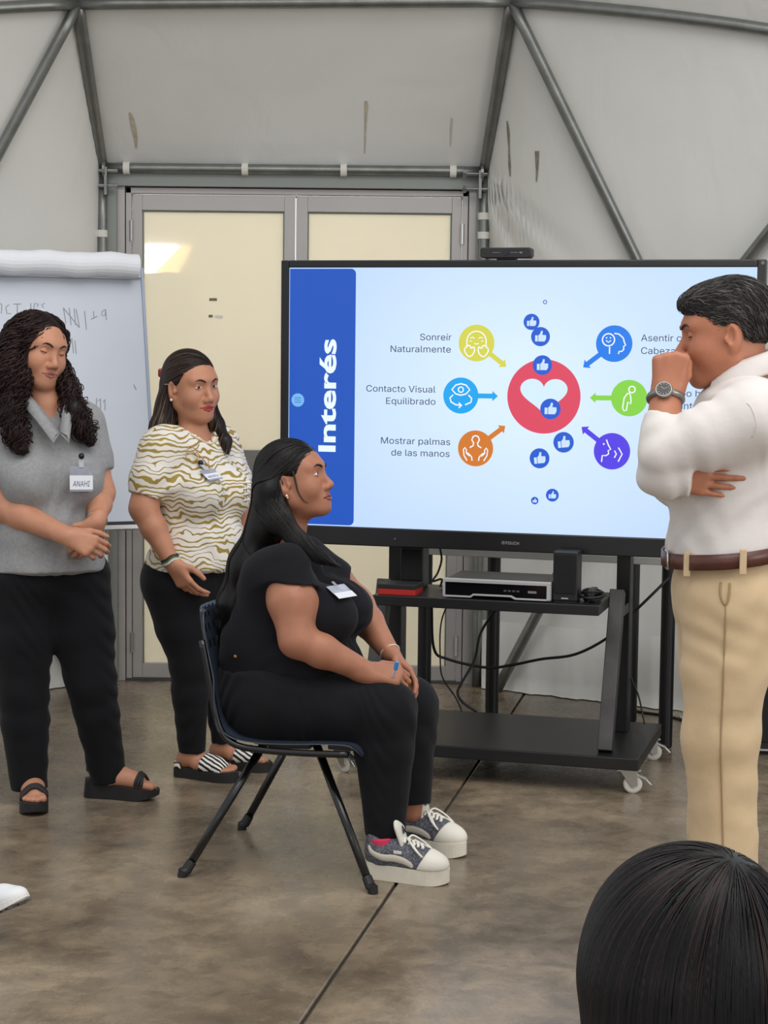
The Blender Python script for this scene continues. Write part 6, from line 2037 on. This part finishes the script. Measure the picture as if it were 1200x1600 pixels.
hair_object('hair', w2, o2, c2, .005, [(pa, na, RNG.uniform(.001, .0022, n), .0008, tid), (pb, nbm, RNG.uniform(.001, .002, n2), .0008, RNG.integers(1, 4, n2))], M_HAIR, rgb(28, 20, 18)[:3], tn2, label='long dark hair with lighter ends')
ck = c2.snap([H2.p(.05, -.11, .045)], .002)[0] - o2
MB().box(ck, (.022, .03, .03)).build('hair_clip', mat('red_clip', rgb(150, 28, 46), .35), w2, bevel=.006)
pk = c2.snap([H2.p(.085, -.03, .012)], .001)[0] - o2
MB().tube([pk + H2.d(0, -.014, 0), pk + H2.d(0, .014, .002)], .002, 6).build('hair_pin', mat('pin_metal', rgb(190, 180, 170), .3, .8), w2)
e_ = H2.p(.083, -.001, -.036) - o2
MB().sphere(e_, .005, 10, 8).build('earring', mat('pearl', rgb(230, 222, 214), .2), w2, smooth=True)
# spectacles hanging from the neckline
gc = s2.snap([npW(330, 694, MY - .2)], .008)[0]
gl = empty('spectacles', gc - o2, 0, w2)
gfr = limb_frame((0, 0, 0), unit(s2.grad(gc[None])[0]), (0, 0, 1))
M_GOLD = mat('gold_wire', rgb(176, 138, 84), .3, .9)
for (cx_, cz_) in ((-.018, .002), (.022, -.016)):
    MB().tube([gfr.p(cx_ + .020 * math.cos(k * PI / 10), cz_ + .017 * math.sin(k * PI / 10), .004) for k in range(20)], .0016, 6, closed=True).build('rim', M_GOLD, gl, smooth=True)
MB().tube(spline([gfr.p(.0, .018, .006), gfr.p(.02, -.010, .010), gfr.p(.05, -.055, .006)], 5), .0022, 6).build('temple', M_GOLD, gl, smooth=True)
MB().tube(spline([gfr.p(-.035, .012, .006), gfr.p(-.02, .04, .002), gfr.p(.0, .028, .008), gfr.p(.016, .045, .002)], 5), .0018, 6).build('temple', M_GOLD, gl, smooth=True)
bp2 = s2.snap([npW(346, 715, MY - .2)], .006)[0]
badge(w2, o2, bp2, s2.grad(bp2[None])[0], (-.12, 0, 1), .072, 'MONICA', mat('badge_ink', rgb(48, 58, 110), 0.6), .022, .026, .052)
# bracelets and ring
lf = limb_frame(rR2 - o2, eR2 - o2)
for k_, (dz, m) in enumerate(((.008, mat('green_bead', rgb(150, 176, 140), .4)), (.014, mat('olive_cord', rgb(64, 72, 48), .7)), (.020, mat('dark_cord', rgb(40, 40, 38), .7)), (.003, mat('pale_bead', rgb(220, 212, 200), .4)))):
    MB().tube([lf.p(.0305 * math.cos(k * PI / 12), .0305 * math.sin(k * PI / 12), dz + .002 * math.sin(k)) for k in range(24)], .0028, 6, closed=True).build('bracelet', m, w2, smooth=True)
# ================================================================== man with his fist at his mouth
GY = 4.40
o4 = np.array((npW(1130, 900, GY)[0], GY, 0.0))
w4 = empty('person', o4)
tag(w4, 'grey-haired man in white shirt and khaki trousers holding his fist to his mouth', 'person')
SK4 = skin_mat('skin_man', 178, 116, 88)
H4 = frame(npW(1135, 525, GY), -94, 8, 0, 1.05)
T4 = frame(npW(1139, 900, GY), -92, 0)
t4 = Vol()
t4.add(el(T4, (0, 0.0, -0.02), (.165, .118, .13)))
t4.add(el(T4, (0, 0.012, 0.09), (.160, .110, .13)), .06)
t4.add(el(T4, (0, 0.008, 0.22), (.165, .124, .16)), .06)
t4.add(frc(T4, (-.145, -.026, .395), (.145, -.026, .395), .060, .060), .08)
t4.add(el(T4, (0, -.020, .35), (.150, .105, .12)), .06)
nb4 = T4.p(0, -.044, .472)
sL4 = npW(1172, 655, GY - .19); eL4 = npW(1036, 710, GY - .17); rL4 = npW(1040, 622, GY - .10)
sR4 = npW(1170, 655, GY + .19); eR4 = npW(1060, 752, GY + .20); rR4 = npW(1046, 746, GY - .155)
aL4 = Vol().chain([sL4, sL4 * .5 + eL4 * .5, eL4], [.066, .061, .046], .06)
aR4 = Vol().chain([sR4, eR4], [.066, .052], .06)
fL4 = Vol().chain([eL4, eL4 * .7 + rL4 * .3, rL4], [.050, .050, .033], .03)
fR4 = Vol().chain([eR4, rR4], [.050, .034], .03)
hR4 = T4.p(.085, .008, -.05); hL4 = T4.p(-.085, .008, -.05)
kR4 = npW(1128, 1150, GY + .09); kL4 = npW(1126, 1150, GY - .09)
nR4 = np.array((npW(1134, 1330, GY)[0], GY + .10, .09)); nL4 = np.array((npW(1130, 1330, GY)[0], GY - .10, .09))
b4 = Vol().plus(t4.grown(-.012))
b4.add(rc(nb4 - T4.d(0, 0, .02), H4.p(0, -.025, -.05), .066, .060), .03)
b4.plus(aL4).plus(aR4).plus(fL4).plus(fR4)
b4.plus(Vol().chain([hR4, kR4, nR4], [.095, .06, .042], .04)).plus(Vol().chain([hL4, kL4, nL4], [.095, .06, .042], .04))
head_vol(b4, H4, male=True, jaw=1.10, cheek=1.0, nose=1.04)
# fist at the mouth: back of the hand towards the camera, fingers curled to the face
hand_vol(b4, rL4, unit((.12, .02, 1.0)), unit((.15, 1.0, .0)), 1.08, False, per=((82, 98, 55), (84, 98, 55), (86, 98, 55), (88, 95, 55)), spread=1, thumb=((.80, .35, .50), (.80, -.05, .60), (.45, -.55, .70)))
# hand tucked under the arm, fingers on the ribs
hand_vol(b4, rR4, unit((1.0, -.20, -.06)), unit((.20, 1.0, 0)), 0.92, True, per=((4, 8, 6), (4, 8, 6), (6, 10, 6), (8, 12, 8)), spread=5)
for s, F_ in ((1, frame((nR4[0] - .02, nR4[1], 0.03), -94)), (-1, frame((nL4[0] - .02, nL4[1], .03), -94))): foot_vol(b4, F_, s > 0, 1.1)
body4 = vol_object('body', b4, .0038, SK4, w4, o4)
face_parts(body4, b4, H4, o4, SK4, mat('brow_grey', rgb(58, 48, 44), .8), mat('lips_tan', rgb(150, 92, 78), .5), opening=0, gaze=(0, -6), brow_w=.0034, lipw=1.0)
# shirt
WHITE = mat('white_cotton', rgb(220, 213, 209), .75, spec=.2, var=.03, vscale=6, bump=.42, bscale=11, sheen=.1)
s4 = Vol().plus(t4.grown(.012))
s4.add(el(T4, (0, .012, .045), (.172, .120, .10)), .06)
ss = s4
ss.plus(aL4.grown(.011)).plus(aR4.grown(.010))
u4 = unit(rL4 - eL4)
fl4 = Vol().chain([eL4, eL4 * .7 + rL4 * .3, rL4], [.053, .053, .040], .012).capped(u4 + np.array((.25, 0, 0)), npW(1028, 652, GY - .13))
fd4 = unit((1.0, -.20, -.06))
ss.plus(fl4).plus(fR4.grown(.010)).plus(Vol().chain([rR4 - fd4 * .03, rR4 + fd4 * .08], [.046, .040], .02).capped(fd4, rR4 + fd4 * .046))
ss.sub(rc(nb4 + T4.d(0, .012, -.002), nb4 + T4.d(0, .07, .2), .072, .085), .006)
ss.cut(T4.d(0, -.15, -1), T4.p(0, 0, .050), .002)
wv4 = folds([(unit((.35, .2, 1)), .10, .0030, .4, unit((1, 0, 0)), 1.6), (unit((.8, .1, .6)), .075, .0022, 1.7, unit((0, 0, 1)), 1.4), (unit((-.6, .3, .7)), .14, .0030, .2, unit((0, 1, .4)), 1.2)])
vol_object('shirt', ss, .0042, WHITE, w4, o4, 1, wv4)
# collar stand and leaf round the neck
k_ = 30
vs = []; fs = []
for i in range(k_ + 1):
    t = 2 * PI * (i / k_) * .86 + PI / 2 + 2 * PI * .07
    c_ = nb4 + T4.d(.070 * math.cos(t), .012 + .078 * math.sin(t), .012 - .030 * math.sin(t))
    out_ = T4.d(math.cos(t), math.sin(t), 0)
    front = max(0, math.sin(t))
    for (r_, z_) in ((0, -.010), (.002, .034), (.006, .040), (.016, .030), (.026 + .006 * front, -.006 - .022 * front), (.024 + .006 * front, -.012 - .022 * front), (.010, .022)):
        vs.append(c_ + out_ * r_ + np.array((0, 0, z_)) - o4)
for i in range(k_):
    for j in range(7): fs.append((i * 7 + j, i * 7 + (j + 1) % 7, (i + 1) * 7 + (j + 1) % 7, (i + 1) * 7 + j))
MB().add(vs, fs).build('collar', WHITE, w4, smooth=True)
# armhole and side seams
for pts_ in (((1160, 606), (1172, 618), (1183, 645), (1188, 675), (1184, 705)),):
    q_ = ss.snap([npW(x, y, GY - .32) for x, y in pts_], .0004, 5)
    MB().tube(spline([p - o4 for p in q_], 4), .0010, 5).build('shirt_seam', WHITE, w4, smooth=True)
# trousers
KHAKI = mat('khaki_cotton', rgb(206, 180, 144), .85, spec=.2, var=.06, vscale=8, bump=.34, bscale=13, sheen=.1)
tr4 = Vol().add(el(T4, (0, 0.0, -.03), (.178, .128, .16)))
legs4 = [Vol().chain([h_, h_ * .5 + kk * .5, kk], [.108, .100, .086], .05).chain([kk, kk * .5 + nn * .5, nn], [.086, .076, .070], .03).capped((0, 0, -1), (0, 0, .03)) for h_, kk, nn in ((hR4, kR4, nR4), (hL4, kL4, nL4))]
for l in legs4: tr4.plus(l)
tr4.cut(T4.d(0, .15, 1), T4.p(0, 0, .066), .002)
wt4 = folds([(unit((.25, .2, 1)), .16, .0032, .5, unit((1, 0, 0)), 1.8), (unit((-.5, .1, .9)), .11, .0026, 1.2, unit((1, 0, .2)), 1.4), (unit((.9, .1, .3)), .12, .002, .1, unit((0, 0, 1)), 1.3)])
vol_object('trousers', tr4, .005, KHAKI, w4, o4, 1, wt4)
# side seam and slanted pocket edge
sm = tr4.snap([npW(1126, y, GY - .3) for y in range(950, 1400, 22)], .0008, 4)
MB().tube([p - o4 for p in sm], .0022, 5).build('side_seam', mat('khaki_seam', rgb(160, 134, 98), .9), w4, smooth=True)
pk4 = tr4.snap([npW(x, y, GY - .3) for x, y in ((1108, 884), (1106, 905), (1109, 928), (1116, 945), (1125, 954), (1132, 944), (1137, 920), (1139, 890))], .001, 4)
MB().tube(spline([p - o4 for p in pk4], 4), .0028, 6).build('pocket_edge', MATS['khaki_seam'], w4, smooth=True)
# belt with loops and buckle
bt = empty('belt', T4.p(0, 0, .04) - o4, 0, w4)
bo = T4.p(0, 0, .04)
tv4 = Vol(); tv4.plus(tr4).plus(s4)
vs = []; fs = []
kb = 56
for i in range(kb):
    t = 2 * PI * i / kb
    base = T4.p(.26 * math.cos(t), .22 * math.sin(t), .060 - .019 * math.sin(t))
    cen = T4.p(0, 0, .060 - .019 * math.sin(t))
    lo_, hi_ = 0.0, 1.0
    dd = base - cen
    ts = np.linspace(.35, 1, 60); dv = tv4.at(cen + dd * ts[:, None]); r_ = ts[np.argmax(dv > 0)]
    c_ = cen + dd * (r_ + .012)
    for (o_, z_) in ((0, -.018), (.004, -.018), (.004, .018), (0, .018)): vs.append(c_ + unit(dd) * o_ + np.array((0, 0, z_)) - bo)
for i in range(kb):
    for j in range(4): fs.append((i * 4 + j, i * 4 + (j + 1) % 4, ((i + 1) % kb) * 4 + (j + 1) % 4, ((i + 1) % kb) * 4 + j))
MB().add(vs, fs).build('strap', mat('brown_leather', rgb(88, 48, 38), .35, spec=.5, var=.12, vscale=20, bump=.05, bscale=120), bt, smooth=True)
ring_c = [Vector(v) + Vector(bo) for v in vs[2::4]]
def belt_at(px):
    best = min(range(kb), key=lambda i: (abs((Vector((0, 0, CAM_H)) * 0 + Vector(ring_c[i])).x - npW(px, 860, ring_c[i].y)[0]) + (10 if ring_c[i].y > GY else 0)))
    return ring_c[best]
for px in (1077, 1166):
    p_ = belt_at(px) - Vector(bo)
    MB().box(p_ + Vector((0, -.003, -.021)), (.016, .006, .058)).build('belt_loop', KHAKI, bt, bevel=.002)
fp = T4.p(0, .0, .03)
ts = np.linspace(.08, .25, 80); dv = tv4.at(np.array([T4.p(-.045, a, .042) for a in ts])); fy = ts[np.argmax(dv > 0)] + .008
bk = T4.p(-.045, fy, .042) - bo
MB().tube([bk + T4.d(a, -abs(a) * .12, b_) for a, b_ in ((-.024, -.020), (.024, -.020), (.024, .020), (-.024, .020))], .003, 6, closed=True).build('buckle', M_STEEL, bt, smooth=True)
# watch
wf = limb_frame(rL4 - o4 - u4 * .004, rL4 - o4 + u4, (0, -1, 0))
wt = empty('wristwatch', rL4 - o4, 0, w4)
wf2 = limb_frame(np.zeros(3) - u4 * .002, u4, (-.25, -1, 0))
MB().tube([wf2.p(.037 * math.cos(k * PI / 14), .037 * math.sin(k * PI / 14), 0) for k in range(28)], .0085, 8, closed=True, flat=(wf2.d(0, 0, 1), 1.0)).build('band', mat('watch_steel', rgb(150, 148, 146), .3, .85), wt, smooth=True)
Rw = Matrix([list(r) for r in np.stack((wf2.R[:, 0], wf2.R[:, 2], -wf2.R[:, 1] * -1), axis=1)])
cw = wf2.p(0, .042, 0)
Rz = Matrix([list(r) for r in np.stack((wf2.R[:, 0], -wf2.R[:, 2], wf2.R[:, 1]), axis=1)])
MB().lathe([(.0, -.006), (.019, -.006), (.0205, -.002), (.0205, .004), (.0185, .007), (.017, .007), (.017, .006), (0, .006)], cw, 24, Rz).build('case', MATS['watch_steel'], wt, smooth=False)
MB().lathe([(0, .0062), (.0168, .0062), (.0168, .0066), (0, .0066)], cw, 24, Rz).build('dial', mat('watch_dial', rgb(34, 32, 34), .2), wt)
mb = MB()
for a in range(12):
    an = a * PI / 6
    mb.tube([cw + wf2.d(.012 * math.cos(an), .0069, .012 * math.sin(an)), cw + wf2.d(.015 * math.cos(an), .0069, .015 * math.sin(an))], .0008, 4)
mb.tube([cw + wf2.d(0, .007, 0), cw + wf2.d(.006, .007, .006)], .0009, 4).tube([cw + wf2.d(0, .007, 0), cw + wf2.d(-.010, .007, .004)], .0007, 4)
tag(mb.build('dial_marks', mat('dial_marks', rgb(196, 190, 180), .4), wt), kind='stuff')
# hair: short, swept back
c4 = Vol()
c4.add(el(H4, (0, -.020, .044), (.081, .101, .087)), .01)
c4.add(el(H4, (0, .045, .082), (.058, .052, .034)), .03)
c4.sub(el(H4, (0, .138, -.040), (.094, .100, .118)), .010)
c4.sub(el(H4, (0, .066, -.066), (.12, .072, .070)), .012)
for s in (-1, 1): c4.sub(el(H4, (s * .088, -.006, -.012), (.032, .027, .042)), .008)
c4 = c4.capped(H4.d(0, -.35, -1), H4.p(0, -.07, -.048))
n = 2600
d_ = RNG.normal(size=(n, 3)); d_[:, 2] = np.where(d_[:, 1] < 0, d_[:, 2], np.abs(d_[:, 2]) - .15)
d_ /= np.linalg.norm(d_, axis=1, keepdims=True)
st_ = np.array([H4.p(.081 * a, -.02 + .101 * b_, .044 + .087 * c) for a, b_, c in d_])
st_[:420] = np.array([H4.p(.062 * (2 * a - 1), .02 + .075 * b_, .088 + .03 * c) for a, b_, c in RNG.random((420, 3))])
st_ = st_[c4.at(st_) < .02]; n = len(st_)
def flow4(P, t):
    rel = P - H4.o
    bk_ = np.clip((-(rel @ H4.d(0, 1, 0)) + .02) / .08, 0, 1)[:, None]
    return H4.d(0, -1, .10)[None] * (1 - .75 * bk_) + H4.d(0, -.2, -1)[None] * (.25 + .9 * bk_)
pa, na = comb(c4, st_, flow4, 6, .008, .0012, .28)
pa = pa + na * (np.linspace(0, 1, 7) ** 2 * .004)[None, :, None]
tn4 = [rgb(36, 33, 32)[:3], rgb(52, 48, 46)[:3], rgb(74, 70, 67)[:3], rgb(116, 112, 108)[:3]]
tid = RNG.choice(4, n, p=(.34, .34, .22, .10))
nq = 60
stq = np.array([H4.p(.05 * (2 * RNG.random() - 1), .072 + .012 * RNG.random(), .078 + .016 * RNG.random()) for _ in range(nq)])
pq, nq_ = comb(c4, stq, lambda P, t: np.tile(H4.d(.15, .8, .1) if t < .4 else H4.d(0.1, .5, -.6), (len(P), 1)), 6, .006, .003, .5, free=lambda P: np.ones(len(P), bool))
hair_object('hair', w4, o4, c4, .0045, [(pa, na, RNG.uniform(.0006, .0013, n), .0007, tid), (pq, nq_, RNG.uniform(.0006, .0012, nq), .0006, RNG.integers(0, 3, nq))], M_HAIR, rgb(40, 37, 37)[:3], tn4, label='short greying hair swept back')
# shoes
for nn in (nR4, nL4):
    F_ = frame((nn[0] + .0, nn[1], 0), -94)
    sh = empty('shoe', F_.o - o4, 0, w4)
    brn = mat('brown_shoe', rgb(70, 44, 34), .4)
    sole_mesh(F_, foot_stations(-.10, .19, .036, .048, 20, 1), lambda y: .026, lambda y: 0, F_.o).build('sole', mat('shoe_sole', rgb(36, 30, 28), .7), sh, bevel=.003)
    uv = Vol().add(el(F_, (0, -.04, .06), (.040, .055, .055))).add(frc(F_, (0, -.02, .06), (0, .12, .045), .045, .038), .02).add(el(F_, (0, .13, .045), (.046, .06, .035)), .02).capped((0, 0, -1), F_.p(0, 0, .022))
    vol_object('upper', uv, .004, brn, sh, F_.o)
# ================================================================== head in the foreground
FY = 1.62
o5 = np.array((npW(1085, 1540, FY)[0], FY, 0.0))
w5 = empty('person', o5)
tag(w5, 'long black-haired person seen from behind at the front', 'person')
SK5 = skin_mat('skin_front', 168, 116, 92)
H5 = frame(npW(1078, 1545, FY), 176, 4, 0, 1.0)
b5 = Vol(); head_vol(b5, H5)
T5 = frame(H5.p(0, -.03, -.42), 180, 0)
sh5 = Vol().add(frc(T5, (-.14, 0, .20), (.14, 0, .20), .055, .055)).add(el(T5, (0, .0, .08), (.15, .10, .17)), .06).add(el(T5, (0, .02, -.14), (.15, .12, .16)), .06)
b5.plus(sh5).add(rc(T5.p(0, 0, .24), H5.p(0, -.01, -.05), .055, .050), .03)
for s in (-1, 1): b5.plus(Vol().chain([T5.p(s * .17, 0, .18), T5.p(s * .21, .02, -.08), T5.p(s * .17, .22, -.14)], [.050, .042, .032], .04))
vol_object('body', b5, .005, SK5, w5, o5)
vol_object('top', sh5.grown(.010), .006, mat('dark_top', rgb(44, 42, 50), .85, bump=.1), w5, o5)
c5 = Vol()
c5.add(el(H5, (0, -.020, .040), (.096, .107, .094)), .01)
c5.sub(el(H5, (0, .138, -.04), (.08, .095, .112)), .012)
c5.add(frc(H5, (0, -.055, .01), (0, -.075, -.12), .080, .080, ((1, 0, 0), 1.22)), .03)
c5.add(frc(H5, (0, -.075, -.12), (0, -.095, -.34), .080, .050, ((1, 0, 0), 1.3)), .03)
n = 2600
part = H5.p(.034, -.045, .133)
d_ = RNG.normal(size=(n, 3)); d_[:, 2] = np.abs(d_[:, 2]) * 1.0
d_ /= np.linalg.norm(d_, axis=1, keepdims=True)
st_ = np.array([H5.p(.096 * a, -.02 + .107 * b_, .04 + .094 * c) for a, b_, c in d_])
def flow5(P, t):
    rad = P - part
    rad = rad / (np.linalg.norm(rad, axis=1, keepdims=True) + 1e-6)
    w_ = np.clip((P[:, 2:3] - H5.p(0, 0, .02)[2]) / .1, 0, 1)
    return rad * w_ + np.array((0, 0, -1.0)) * (1.15 - w_)
pa, na = comb(c5, st_, flow5, 30, .010, .0006, .035)
tn5 = [rgb(13, 11, 13)[:3], rgb(20, 17, 19)[:3], rgb(29, 25, 27)[:3], rgb(50, 34, 32)[:3]]
tid = RNG.choice(4, n, p=(.4, .35, .2, .05))
near = np.linalg.norm(st_ - part, axis=1) < .04
tid[near] = RNG.choice((1, 3), near.sum())
hair_object('hair', w5, o5, c5, .004, [(pa, na, RNG.uniform(.0007, .0016, n), .0005, tid)], mat('glossy_black_hair', (1, 1, 1, 1), .36, spec=.2, attr='tint'), rgb(14, 12, 13)[:3], tn5, label='long glossy black hair')

# ------------------------------------------------------------------ white shoe poking in from the left
toe = npW(37, 1414, 4.55)
heel = toe + np.array((-.205, .11, -.12)); heel[2] = max(.006, heel[2])
sv = empty('running_shoe', (heel[0], heel[1], 0))
so = np.array((heel[0], heel[1], 0.0))
y_ = unit(toe - heel); z_ = np.array((0, 0, 1.0)); z_ = unit(z_ - y_ * (z_ @ y_)); x_ = np.cross(y_, z_)
SF = Fr(heel, np.stack((x_, y_, z_), axis=1))
tag(sv, 'white running shoe with lifted toe at the left edge', 'shoe')
up = Vol().add(el(SF, (0, .06, .055), (.036, .055, .05))).add(frc(SF, (0, .06, .055), (0, .19, .035), .040, .033, ((1, 0, 0), 1.05)), .02).add(el(SF, (0, .208, .028), (.043, .058, .028)), .02)
up.sub(el(SF, (0, .05, .115), (.028, .045, .035)), .006)
up = up.capped(SF.d(0, 0, -1), SF.p(0, 0, .012))
vol_object('upper', up, .003, mat('white_mesh', rgb(226, 226, 228), .7, bump=.1, bscale=300), sv, so)
sole_mesh(SF, foot_stations(-.006, .268, .037, .047, 24, 1), lambda y: .022 + .006 * max(0, (y - .2) / .07), lambda y: .004 + max(0, (y - .18) / .09) ** 2 * .014, so).build('midsole', mat('white_foam', rgb(222, 220, 216), .6), sv, bevel=.003)
for i in range(12):
    yy = .02 + .019 * i
    zz_ = .004 + max(0, (yy - .18) / .09) ** 2 * .014
    mb = MB()
    for sx in (-1, 1):
        a = SF.p(sx * .004, yy, zz_ - .002) - so; b_ = SF.p(sx * .042, yy + .012, zz_ - .002) - so
        mb.bar(a, b_, .009, .006, SF.d(0, 0, 1))
    mb.build('tread', mat('dark_tread', rgb(84, 80, 78), .7), sv)
for i in range(5):
    P_ = up.snap([SF.p(a, .10 + .016 * i, .1) for a in (-.026, 0, .026)], .003, 4)
    MB().tube(spline([p - so for p in P_], 4), .003, 6).build('lace', mat('white_lace', rgb(238, 233, 222), .7), sv, smooth=True)

# ------------------------------------------------------------------ clear gable window behind the audience, mirrored in the door glass
yv = 2 * (DY + 0.004) + 6.0
wq = [W(px, py, yv) for px, py in ((196, 381), (282, 383), (226, 441), (196, 441))]
wn = empty('window_1', (wq[0].x, -6.0, 0))
tag(wn, 'bright clear tent window high in the gable behind the audience', kind='structure')
wo = Vector((wq[0].x, -6.0, 0))
MB().add([Vector((p.x, -6.0, p.z)) - wo for p in wq], [(0, 1, 2, 3)]).build('pane', emissive('bright_overcast_pane', (1.0, 0.985, 0.95, 1), 45.0), wn)
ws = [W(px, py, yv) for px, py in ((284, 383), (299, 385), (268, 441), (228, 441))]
MB().add([Vector((p.x, -6.01, p.z)) - wo for p in ws], [(0, 1, 2, 3)]).build('glowing_hem', emissive('glowing_orange_hem', rgb(255, 196, 120), 22.0), wn)  # hem glows by itself in place of sunlight falling on it
wall_f = MB()
a0, a1 = min(p.x for p in wq) - 1.2, max(p.x for p in ws) + 1.2
wall_f.bx(a0, a1, -6.12, -6.05, 0, 3.3)
tag(wall_f.build('wall_front', M_MEMB), 'white membrane gable wall behind the audience', kind='structure')
